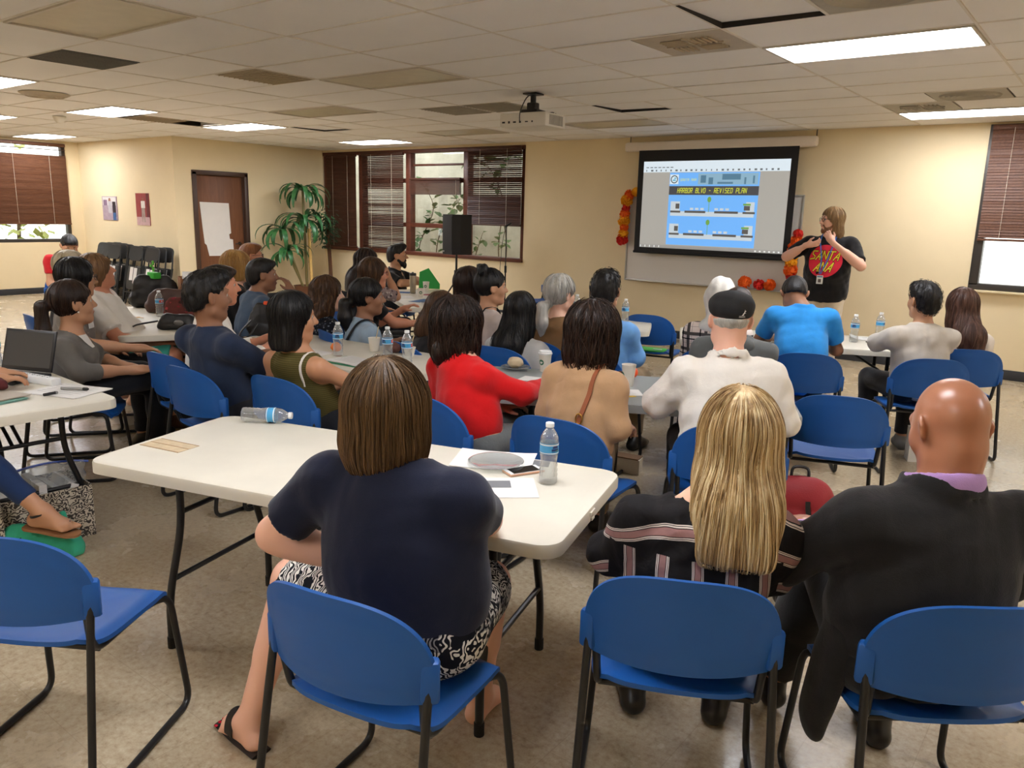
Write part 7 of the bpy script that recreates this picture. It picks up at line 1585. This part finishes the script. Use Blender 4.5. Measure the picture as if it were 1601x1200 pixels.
# fruit, napkins, folders
def blob(name, label, cat, c, r_, mat, seed=1, grp=None, h=.006, amp=.004):
    rt = empty(name, (c[0], c[1], c[2])); tag(rt, label, cat, grp); rs = np.random.RandomState(seed); P = [E(V(0, 0, r_[2]), r_, .02)]
    for k in range(5): P.append(E(V(*(rs.uniform(-.55, .55, 2) * np.array(r_[:2])), r_[2] * rs.uniform(.7, 1.3)), tuple(np.array(r_) * rs.uniform(.35, .6)), .015))
    P.append(PL(V(0, 0, .001), V(0, 0, -1), .002)); sdf_obj(cat.replace(' ', '_') + '_body', P, h, mat, rt, lambda Q: amp * wob(Q, 90, seed)); return rt
b = MB(); b.ball((0, 0, .033), (.036, .036, .033), 20, 14); o_ = empty('orange', (-2.20, 4.00, TZ)); tag(o_, 'whole orange on the grey table near the tall coffee cup', 'fruit'); b.build('peel', M('orange_peel_skin', (236, 84, 24), .45, bump=.4, bscale=260), o_); b = MB(); b.lathe([(0, .0), (.004, .001), (.003, .003), (0, .003)], 8, (0, 0, .0645)); b.build('stem_button', M('stem_green', (90, 100, 50), .7), o_)
blob('snack_wrapper', 'crumpled brown wrapper beside the orange on the grey table', 'wrapper', (-2.24, 3.96, TZ), (.03, .025, .022), M('wrapper_brown', (96, 66, 54), .4), 3)
NAP = M('napkin_tan', (204, 186, 154), .9); blob('crumpled_napkin', 'crumpled napkin on the clear plate on the grey table', 'napkin', (-2.84, 3.72, TZ + .012), (.05, .045, .032), NAP, 5, 'napkins'); 
def napk(x, y, rz, label):
    r = empty('folded_napkin', (x, y, TZ), R(rz)); tag(r, label, 'napkin', 'napkins'); b = MB()
    for k in range(3): b.box((.01 * k, .006 * k, .003 + .006 * k), (.15 - .02 * k, .10 - .01 * k, .004), rz=R(14 * k), rot=Matrix.Rotation(R(5 * k), 3, 'Y') @ Matrix.Rotation(R(14 * k), 3, 'Z'))
    b.build('folds', NAP, r, smooth=False)
napk(-1.94, 4.03, 20, 'folded tan napkin on the grey table by the man in the white shirt')
paper(-2.04, 3.62, 40, .20, .15, 'white sheet with a yellow slip beneath, right of the woman in tan', lines=5); YEL = M('yellow_paper', (228, 186, 40), .7); paper(-2.00, 3.55, 55, .13, .07, 'yellow slip under the white sheet by the woman in tan', YEL, TZ - .0002); paper(-1.80, 3.74, 65, .15, .055, 'yellow slip by the arm of the man in the white shirt', YEL); paper(-1.78, 3.80, 40, .12, .08, 'small white slip above the yellow slip by the white shirt', PAPER, TZ + .002); paper(-2.56, 3.56, 10, .20, .12, 'white notepad by the elbow of the woman in red', PAPER, n=3)
MAR = M('maroon_cover', (116, 36, 44), .6); paper(-1.90, 4.11, 30, .17, .12, 'maroon notebook on the grey table beyond the napkin', MAR, n=4, name='notebook', cat='notebook', grp='notebooks')
GRN = M('green_folder_card', (30, 130, 84), .6); paper(-3.70, 3.185, 4, .34, .24, 'white sheets on a green folder at the near edge of the white table', GRN, name='folder', cat='folder', grp='folders'); paper(-3.71, 3.20, 2, .29, .20, 'white printed sheets lying on the green folder', PAPER, TZ + .002, n=3, lines=6)
blob('crumpled_wrap', 'crumpled clear plastic wrap on the white table beside the folder', 'plastic wrap', (-3.50, 3.23, TZ), (.06, .045, .035), PET, 8); blob('orange_peel', 'piece of orange peel beside the leftmost bottle', 'orange peel', (-4.06, 3.36, TZ), (.035, .03, .03), M('peel_orange', (236, 120, 30), .6), 9); blob('brown_pouch', 'small brown pouch between the two right bottles', 'pouch', (-3.77, 3.60, TZ), (.06, .04, .035), M('pouch_brown', (92, 54, 46), .7), 10)
paper(-4.10, 3.24, 10, .20, .14, 'sheet under the leftmost bottle on the white table', lines=4); paper(-4.72, 3.22, -12, .26, .19, 'printed sheets left of the olive tank top on the white table', n=2, lines=8); paper(-4.50, 3.12, 14, .26, .17, 'dark printed flyer beside the olive tank top', M('flyer_dark', (70, 66, 62), .5), n=2); paper(-4.86, 3.24, 8, .22, .15, 'tan envelope on the white table behind the navy t-shirt', M('envelope_tan', (190, 160, 116), .8))
b = MB(); b.box((0, 0, .035), (.03, .05, .07), bev=.006); b.mat(1).box((.05, 0, .02), (.07, .06, .04), bev=.004); o = b.build('wallet', [M('silver_clip', (120, 116, 110), .3, metal=.6), M('red_wallet', (96, 40, 38), .5)]); o.location = (-4.52, 3.16, TZ + .006); tag(o, 'small red wallet with a metal clasp on the dark flyer', 'wallet')
# bags
def bag(name, label, c, r_, mat, rz=0, straps=(), strapmat=None, extra=None, amp=.006, k=.05, cat='bag', grp=None):
    rt = empty(name, c, R(rz)); tag(rt, label, cat, grp); x, y, z = r_
    P = [C(V(-x * .7, 0, z * .35), V(x * .7, 0, z * .35), z * .45, k=k, n=V(0, 1, 0), sq=y / z), C(V(-x * .55, 0, z * .95), V(x * .55, 0, z * .95), z * .42, k=k, n=V(0, 1, 0), sq=y / z * .7), C(V(-x * .45, 0, z * 1.3), V(x * .45, 0, z * 1.3), z * .22, k=k, n=V(0, 1, 0), sq=y / z * .6), PL(V(0, 0, .001), V(0, 0, -1), .004)]
    sdf_obj('bag_body', P, .009, mat, rt, lambda Q: amp * wob(Q, 30, 2) + amp * .5 * wob(Q, 75, 4))
    for s_ in straps: b = MB(); b.tube(bez(s_, 8), .007, 6); b.build('strap', strapmat or mat, rt)
    if extra: extra(rt)
    return rt
LEA = M('black_leather', (26, 25, 26), .42, bump=.2, bscale=120); LEAB = M('brown_leather', (74, 48, 38), .5, bump=.2, bscale=120)
bag('handbag', 'black handbag with looped strap and orange top on the white table behind the tank top', (-4.90, 3.47, TZ), (.17, .10, .15), LEA, 50, [[(-.14, -.06, .12), (-.2, -.1, .06), (-.22, -.12, .012), (-.16, -.14, .012), (-.10, -.08, .10)]], LEA, lambda r: MB().box((-.03, 0, .235), (.06, .03, .03), bev=.008).build('orange_pouch', M('orange_fabric', (224, 84, 40), .7), r), grp='bags on the tables')
bag('handbag', 'large black tote bag at the far end of the crowded table', (-6.98, 3.70, TZ), (.20, .13, .19), LEA, 58, grp='bags on the tables'); bag('handbag', 'slouchy brown leather purse beside the bottle on the crowded table', (-6.58, 3.60, TZ), (.19, .12, .13), LEAB, 62, grp='bags on the tables')
bag('handbag', 'red and brown patterned purse half hidden behind the navy t-shirt', (-6.13, 3.46, TZ), (.13, .10, .11), m_floral('red_brown_print', (110, 60, 56), ((176, 70, 76), (140, 50, 60), (70, 44, 40)), 26), 60, grp='bags on the tables')
bag('camera_bag', 'black leather shoulder bag with a hanging strap at the near end of the crowded table', (-5.62, 3.14, TZ), (.17, .13, .075), LEA, 50, [[(-.13, -.05, .07), (-.26, -.10, .05), (-.34, -.02, .012), (-.40, .06, .02), (-.46, .08, -.16), (-.44, .07, -.20)]], LEA, lambda r: MB().ball((.02, -.085, .06), (.035, .012, .022), 12, 8).build('clasp', M('clasp_grey', (120, 120, 118), .3, metal=.7), r), grp='bags on the tables')
r = empty('key_ring', (-6.42, 3.24, TZ)); tag(r, 'brass key ring on the edge of the crowded table', 'keys'); b = MB(); b.tube([V(.02 * math.cos(t), .02 * math.sin(t), .003) for t in np.linspace(0, 6.283, 17)], .002, 6, cap=False); b.build('ring', M('brass', (200, 150, 70), .3, metal=.9), r); b = MB(); b.box((.04, .01, .003), (.05, .012, .003), bev=.001); b.box((.03, -.02, .006), (.045, .014, .003), bev=.001); b.build('keys', M('brass', (200, 150, 70)), r)
r = empty('toy_plant', (-6.98, 3.70, TZ + .262)); tag(r, 'small bright green box with a sprig on top of the black tote', 'ornament'); b = MB(); b.box((0, 0, .028), (.12, .07, .056), bev=.006); b.build('box', M('lime_green', (60, 180, 60), .5), r); b = MB()
for k in range(5): b.ball((-.02 + .012 * math.cos(k * 2.1), .012 * math.sin(k * 2.1), .075 + .018 * k), (.016, .010, .012), 8, 6)
b.tube([(-.02, 0, .05), (-.02, 0, .15)], .003, 5); b.build('sprig', M('sprig_green', (90, 180, 50), .6), r)
r = empty('cardboard_box', (-6.72, 3.92, TZ), R(-25)); tag(r, 'open brown cardboard box with papers at the far end of the crowded table', 'box'); b = MB()
for sx, sy, w, d in ((0, .11, .30, .006), (0, -.11, .30, .006), (.15, 0, .006, .22), (-.15, 0, .006, .22)): b.box((sx, sy, .14), (w, d, .28))
b.box((0, 0, .004), (.30, .22, .006)); b.build('carton', M('cardboard', (150, 100, 60), .8, var=.05), r, smooth=False); b = MB(); b.box((.03, 0, .25), (.2, .16, .10), rot=Matrix.Rotation(R(18), 3, 'Y')); b.build('papers', PAPER, r, smooth=False)
# the far table
r = empty('steel_tumbler', (-6.42, 6.44, TZ)); tag(r, 'brushed steel tumbler with a black lid on the far table', 'tumbler'); b = MB(); b.lathe([(0, .002), (.030, .002), (.033, .006), (.036, .10), (.038, .20), (.037, .205)], 28, capb=False, capt=True); b.build('body', M('brushed_steel', (170, 160, 142), .32, metal=.85), r); b = MB(); b.lathe([(.0385, .203), (.0385, .225), (.034, .232), (.012, .234), (.012, .242), (0, .242)], 24, capb=True, capt=False); b.build('lid', PB, r)
BLU = M('blue_folder_card', (36, 92, 150), .6); REDF = M('red_folder_card', (150, 40, 52), .6)
for a in ((-5.78, 5.98, 100, .30, .22, 'blue folder at the right front of the far table', BLU), (-5.60, 5.88, 140, .28, .20, 'open white booklet at the near corner of the far table', PAPER), (-6.58, 6.42, 30, .22, .16, 'blue folder in front of the bearded man in black', BLU), (-6.18, 6.52, 60, .26, .12, 'red folder beyond the coffee cups on the far table', REDF), (-6.20, 6.08, 150, .26, .20, 'white sheets in front of the steel tumbler', PAPER), (-6.30, 6.75, 120, .24, .10, 'green folder lying at the back of the far table', GRN), (-5.66, 6.22, 60, .24, .18, 'blue folder under the booklet near the far table end', BLU)): paper(*a[:6], a[6], n=2, name='folder' if 'folder' in a[5] else 'paper_sheet', cat='folder' if 'folder' in a[5] else 'paper', grp='papers on the far table')
r = empty('folder', (-6.68, 6.98, TZ + .002), R(30)); tag(r, 'bright green folder held upright by the bearded man in black', 'folder', 'folders'); b = MB(); b.prism([(-.13, 0), (.13, 0), (.13, .06), (-.02, .25), (-.13, .20)], -.002, .002, Matrix.Rotation(R(78), 4, 'X')); b.build('cover', M('bright_green_card', (30, 150, 60), .6), r, smooth=False)
# right and middle tables
paper(-1.60, 6.75, 20, .24, .18, 'folded white handout on the right table behind the bottle', PAPER, n=3, lines=4, curl=.02); r = empty('phone', (-1.48, 6.58, TZ), R(70)); tag(r, 'dark phone lying on the right table by the grey sweatshirt', 'phone'); b = MB(); b.box((0, 0, .004), (.07, .14, .008), bev=.003); b.build('case', PB, r); b = MB(); b.box((0, 0, .0084), (.062, .128, .0006)); b.build('screen', M('phone_screen', (14, 16, 20), .12), r, smooth=False)
paper(-2.55, 6.02, 26, .28, .21, 'white sheet at the left end of the right table', lines=5)
def pen(x, y, rz, label, m1, m2, z=TZ, L=.14, r_=.0055):
    r = empty('pen', (x, y, z + r_ + .001), R(rz)); tag(r, label, 'pen', 'pens and markers'); b = MB(); b.tube([(-L / 2, 0, 0), (L * .3, 0, 0)], r_, 8); b.build('barrel', m1, r); b = MB(); b.tube([(L * .3, 0, 0), (L * .45, 0, 0), (L / 2, 0, 0)], r_, 8, rr=[r_ * 1.1, r_ * 1.1, r_ * .5]); b.build('cap', m2, r)
pen(-2.66, 5.80, 140, 'dark pen on the sheet at the left end of the right table', PB, PB)
r = empty('coffee_jug', (-3.78, 6.20, TZ)); tag(r, 'small dark flask with a loop handle beside the bottle on the middle table', 'flask'); b = MB(); b.lathe([(0, 0), (.034, 0), (.036, .01), (.036, .10), (.02, .125), (.018, .14)], 20, capb=False); b.build('body', M('flask_brown', (70, 56, 46), .4), r); b = MB(); b.tube([V(0, .022 * math.cos(t), .15 + .022 * math.sin(t)) for t in np.linspace(-.4, 3.5, 12)], .004, 6); b.build('handle', PB, r)
b = MB(); b.prism(rrect(.26, .20, .03), 0, .012); b.mat(1).box((.06, .0, .014), (.08, .03, .004)); o = b.build('green_packet', [M('neon_green', (70, 200, 60), .5), CAPW]); o.location = (-3.40, 6.52, .452); o.rotation_euler = (0, 0, R(12)); tag(o, 'bright green packet on the seat of the empty chair at the middle table', 'packet')
# laptop table
lp_ = empty('laptop', (-4.60, 1.60, TZ), R(22)); tag(lp_, 'open black laptop with a dim screen at the left edge', 'laptop'); LB = M('laptop_black', (34, 34, 36), .4)
b = MB(); b.box((0, 0, .010), (.34, .235, .018), bev=.005); b.build('base', LB, lp_); b = MB()
for i in range(13):
    for j in range(5): b.box((-.145 + .0242 * i, -.02 + .022 * j, .0202), (.020, .018, .003))
b.build('keyboard', M('keycap', (18, 18, 20), .5), lp_, smooth=False); b = MB(); b.box((0, -.075, .0195), (.09, .055, .001)); b.build('touchpad', M('touchpad', (60, 58, 58), .4), lp_, smooth=False)
rt = Matrix.Rotation(R(-16), 3, 'X'); b = MB(); b.box(V(0, .118, .02) + np.array(rt @ Vector((0, 0, .112))), (.34, .010, .224), rot=rt, bev=.003); so = b.build('lid', LB, lp_); b = MB(); b.box(V(0, .118, .02) + np.array(rt @ Vector((0, -.0058, .116))), (.312, .001, .190), rot=rt); t = NT('dim_laptop_screen'); t.set(col=(.02, .022, .026), rough=.12, spec=.6, emit=srgb((64, 62, 60)), es=.35); b.build('screen', t.m, so, smooth=False); b = MB(); b.box((.10, -.100, .0198), (.026, .018, .001)); b.build('sticker', CAPW, lp_, smooth=False)
paper(-4.08, 1.68, 20, .32, .24, 'white sheets with markers on them at the corner of the laptop table', n=3, lines=7); pen(-4.05, 1.70, 35, 'grey marker lying across the white sheets on the laptop table', M('marker_grey', (140, 140, 138), .4), PB, TZ + .006, .14, .0075); pen(-4.02, 1.575, 100, 'short black marker on the white sheets near the folder', PB, M('marker_grey', (140, 140, 138)), TZ + .006, .07, .0075)
r = empty('power_strip', (-4.38, 1.66, TZ), R(12)); tag(r, 'white power strip beside the laptop', 'power strip'); b = MB(); b.box((0, 0, .02), (.30, .055, .04), bev=.008); b.build('housing', CAPW, r); b = MB()
for k in range(6):
    for q in (-.006, .006): b.box((-.11 + .04 * k, q, .0405), (.003, .006, .0015))
b.build('sockets', PB, r, smooth=False); b = MB(); b.tube(bez([(-.15, 0, .02), (-.26, .02, .012), (-.36, -.05, .01)], 8), .005, 6); b.build('cord', CAPW, r)
r = empty('sunglasses', (-4.42, 1.52, TZ), R(40)); tag(r, 'folded dark sunglasses between the laptop and the power strip', 'sunglasses'); b = MB()
for x in (-.034, .034): b.ball((x, 0, .022), (.030, .006, .021), 14, 8)
b.build('lenses', M('dark_lens', (24, 20, 20), .1), r); b = MB(); b.tube([(-.066, 0, .03), (-.01, 0, .034), (.01, 0, .034), (.066, 0, .03)], .003, 6); b.tube([(-.066, 0, .03), (-.03, .03, .02), (.06, .035, .012)], .003, 6); b.tube([(.066, 0, .03), (.03, .045, .018), (-.06, .048, .010)], .003, 6); b.build('frame', LENS_FRAME, r)
paper(-4.20, 1.33, 14, .36, .26, 'grey folder on top of a teal one at the near corner of the laptop table', M('grey_folder', (170, 160, 144), .6), TZ + .012, n=5, name='folder', cat='folder', grp='folders'); paper(-4.18, 1.31, 12, .36, .26, 'teal folder underneath the grey folder on the laptop table', M('teal_folder', (130, 178, 166), .6), TZ, n=8, name='folder', cat='folder', grp='folders'); blob('maroon_scrunchie', 'dark red crumpled hair tie on the grey folder', 'hair tie', (-4.26, 1.44, TZ + .019), (.045, .035, .028), M('maroon_cloth', (86, 28, 30), .8), 12)
# floor
DAM = NT('damask_print'); _v = DAM.obj(); _w = DAM.new('ShaderNodeTexWave'); _w.wave_type = 'RINGS'; _w.inputs['Scale'].default_value = 16; _w.inputs['Distortion'].default_value = 16; _w.inputs['Detail'].default_value = 1.5; _w.inputs['Detail Scale'].default_value = 2.4; DAM.put(_w.inputs['Vector'], _v)
DAM.set(col=DAM.mix(DAM.math('GREATER_THAN', _w.outputs['Fac'] if 'Fac' in _w.outputs else _w.outputs[1], .48), srgb((196, 186, 168)), srgb((58, 50, 46))), rough=.7); DAM = DAM.m
def filebox(x, y, rz, label, s=(.40, .32, .27)):
    r = empty('storage_box', (x, y, 0), R(rz)); tag(r, label, 'box', 'patterned storage boxes'); b = MB(); w, d, h_ = s; t = .006
    for c_, e in (((0, d / 2, h_ / 2), (w, t, h_)), ((0, -d / 2, h_ / 2), (w, t, h_)), ((w / 2, 0, h_ / 2), (t, d, h_)), ((-w / 2, 0, h_ / 2), (t, d, h_)), ((0, 0, .004), (w, d, .006))): b.box(c_, e)
    b.build('box_sides', DAM, r, smooth=False); b = MB(); b.tube([(w * .30 + .03 * math.cos(q), -d / 2 - .004, .035 + .011 * math.sin(q)) for q in np.linspace(0, 6.283, 13)], .004, 5, cap=False); b.build('label_holder', PB, r); return r
bx = filebox(-4.16, 1.52, 86, 'black-and-white patterned storage box full of papers under the laptop table')
b = MB()
for k in range(5): b.box((-.12 + .055 * k, .02 * (k % 2), .165 + .02 * (k * 7 % 3)), (.035, .26 - .03 * (k % 2), .20), rot=Matrix.Rotation(R(-22 + 11 * k), 3, 'Y'))
b.build('papers', PAPER, bx, smooth=False)
filebox(-4.15, 1.12, 80, 'second patterned storage box at the left edge, behind the chair')
zb = empty('zip_bag', (-4.10, 1.56, .275), R(80)); tag(zb, 'clear zip bag with a blue seal bulging out of the storage box', 'plastic bag'); sdf_obj('bag_film', [C(V(-.10, 0, .02), V(.12, 0, .03), .045, k=.04, n=V(0, 1, 0), sq=.6), C(V(-.13, 0, .075), V(.15, 0, .085), .022, k=.04, n=V(0, 1, 0), sq=.5)], .007, PET, zb, lambda Q: .008 * wob(Q, 45, 6)); b = MB(); b.tube(bez([(-.15, 0, .100), (-.02, .01, .112), (.10, 0, .108), (.18, -.01, .094)], 6), .0055, 6); b.build('zip_seal', M('zip_blue', (40, 70, 170), .4), zb); 
TB = fabric('teal_bag_cloth', (62, 178, 142), fold=.4); tb = empty('tote_bag', (-3.90, 1.40, 0), R(55)); tag(tb, 'slumped teal cloth bag on the floor under the crossed foot', 'bag', 'bags on the floor'); sdf_obj('bag_body', [C(V(-.13, 0, .05), V(.13, 0, .05), .075, k=.06, n=V(0, 1, 0), sq=.7), C(V(-.10, .02, .12), V(.10, .03, .10), .05, k=.05, n=V(0, 1, 0), sq=.5), C(V(.09, .02, .12), V(.11, .03, .20), .035, .015, k=.04), PL(V(0, 0, .002), V(0, 0, -1), .004)], .008, TB, tb, lambda Q: .007 * wob(Q, 26, 3) + .003 * wob(Q, 70, 1)); b = MB(); b.tube(bez([(-.05, -.06, .13), (0, -.09, .05), (-.06, -.1, .012), (.05, -.14, .008), (.16, -.10, .008)], 8), .005, 6); b.build('strap', PB, tb)
b = MB(); b.tube(bez([(0, 0, .006), (.10, .10, .006), (.20, .06, .006), (.22, -.08, .006), (.10, -.2, .006), (-.08, -.24, .006)], 10), .005, 6); o = b.build('cable', PB); o.location = (-3.82, 1.38, 0); tag(o, 'black cable looping on the floor beside the teal bag', 'cable')
RB = M('red_nylon', (150, 34, 42), .6, bump=.25, bscale=160); bp = empty('backpack', (-1.07, 3.62, 0), R(20)); tag(bp, 'dark red backpack with black zips on the floor beside the white-shirted man', 'backpack'); sdf_obj('pack_body', [C(V(-.07, 0, .12), V(.07, 0, .12), .125, k=.06, n=V(0, 1, 0), sq=.68), C(V(-.06, .02, .38), V(.06, .02, .38), .105, k=.16, n=V(0, 1, 0), sq=.68), C(V(-.05, -.085, .12), V(.05, -.08, .20), .085, k=.04, n=V(0, 1, 0), sq=.5), PL(V(0, 0, .002), V(0, 0, -1), .01)], .010, RB, bp, lambda Q: .005 * wob(Q, 24, 3)); 
F_ = [C(V(-.07, 0, .12), V(.07, 0, .12), .125, k=.06, n=V(0, 1, 0), sq=.68), C(V(-.06, .02, .38), V(.06, .02, .38), .105, k=.16, n=V(0, 1, 0), sq=.68), C(V(-.05, -.085, .12), V(.05, -.08, .20), .085, k=.04, n=V(0, 1, 0), sq=.5)]
strap(dict(root=bp), F_, [(V(.03, -.3, .05), V(0, 1, 0)), (V(.04, -.3, .22), V(0, 1, 0)), (V(.05, -.25, .36), V(0, 1, -.2)), (V(.04, -.1, .50), V(0, .4, -1))], .022, 'zip', PB, .008); strap(dict(root=bp), F_, [(V(-.10, -.3, .08), V(.2, 1, 0)), (V(-.10, -.3, .25), V(.2, 1, 0)), (V(-.09, -.2, .42), V(.1, 1, -.6))], .03, 'shoulder_strap', PB, .008)
b = MB(); b.tube(bez([(-.04, .04, .47), (-.03, .05, .52), (.03, .05, .52), (.04, .04, .47)], 6), .008, 6); b.build('grab_handle', PB, bp)
pb_ = empty('paper_bag', (-2.46, 4.46, 0), R(10)); tag(pb_, 'pale folded paper bag on the floor beyond the grey table', 'bag', 'bags on the floor'); b = MB(); b.prism([(-.11, -.05), (.11, -.05), (.10, .05), (-.10, .05)], 0, .10); b.mat(1).box((0, 0, .104), (.2, .1, .008)); b.build('bag_body', [M('pale_paper', (196, 186, 170), .8), M('brown_edge', (120, 90, 64), .8)], pb_, smooth=False)

wb_ = empty('paper_bag', (-.98, 6.12, 0), R(28)); tag(wb_, 'white paper bag on the floor under the chair of the grey sweatshirt', 'bag', 'bags on the floor'); b = MB(); b.prism([(-.11, -.06), (.11, -.06), (.10, .06), (-.10, .06)], 0, .24); b.build('bag_body', PAPER, wb_, smooth=False)
for x in (-.04, .04): b = MB(); b.tube(bez([(x - .02, -.05, .235), (x - .015, -.05, .30), (x + .015, -.05, .30), (x + .02, -.05, .235)], 5), .003, 5); b.build('handle', NAP, wb_)
# ------------------------------------------------------------------ light, sky, camera
w = bpy.data.worlds.new('sky'); SC.world = w; w.use_nodes = True; nt = w.node_tree
sky = nt.nodes.new('ShaderNodeTexSky'); sky.sky_type = 'HOSEK_WILKIE'; sky.sun_direction = Vector((-.3, -.5, .8)).normalized(); sky.turbidity = 6.0
bg = nt.nodes['Background']; mixn = nt.nodes.new('ShaderNodeMix'); mixn.data_type = 'RGBA'; mixn.inputs[0].default_value = .75; mixn.inputs[7].default_value = (1.0, .985, .95, 1)
nt.links.new(sky.outputs[0], mixn.inputs[6]); nt.links.new(mixn.outputs[2], bg.inputs[0]); bg.inputs[1].default_value = 3.4
sun = bpy.data.lights.new('sun', 'SUN'); sun.energy = 2.0; sun.angle = R(3); sun.color = (1, .95, .86); so = bpy.data.objects.new('sun', sun); so.rotation_euler = (R(50), 0, R(30)); COL.objects.link(so)
cam = bpy.data.cameras.new('camera'); cam.sensor_width = 36.0; cam.lens = FPX / 1601 * 36; cam.sensor_fit = 'HORIZONTAL'; cam.clip_start = .05; cam.clip_end = 200
co_ = bpy.data.objects.new('camera', cam); COL.objects.link(co_)
m = np.eye(4); m[:3, 0] = RC[0]; m[:3, 1] = -RC[1]; m[:3, 2] = -RC[2]; m[:3, 3] = (0, 0, CAM_H); co_.matrix_world = Matrix(m.tolist()); SC.camera = co_
SC.view_settings.view_transform = 'Standard'; SC.view_settings.look = 'None'; SC.view_settings.exposure = 0.35; SC.view_settings.gamma = 1.0; SC.view_settings.use_curve_mapping = False
SC.cycles.use_denoising = True; SC.cycles.max_bounces = 8; SC.cycles.diffuse_bounces = 5; SC.cycles.transparent_max_bounces = 12; SC.cycles.sample_clamp_indirect = 6.0; SC.cycles.caustics_reflective = False; SC.cycles.caustics_refractive = False
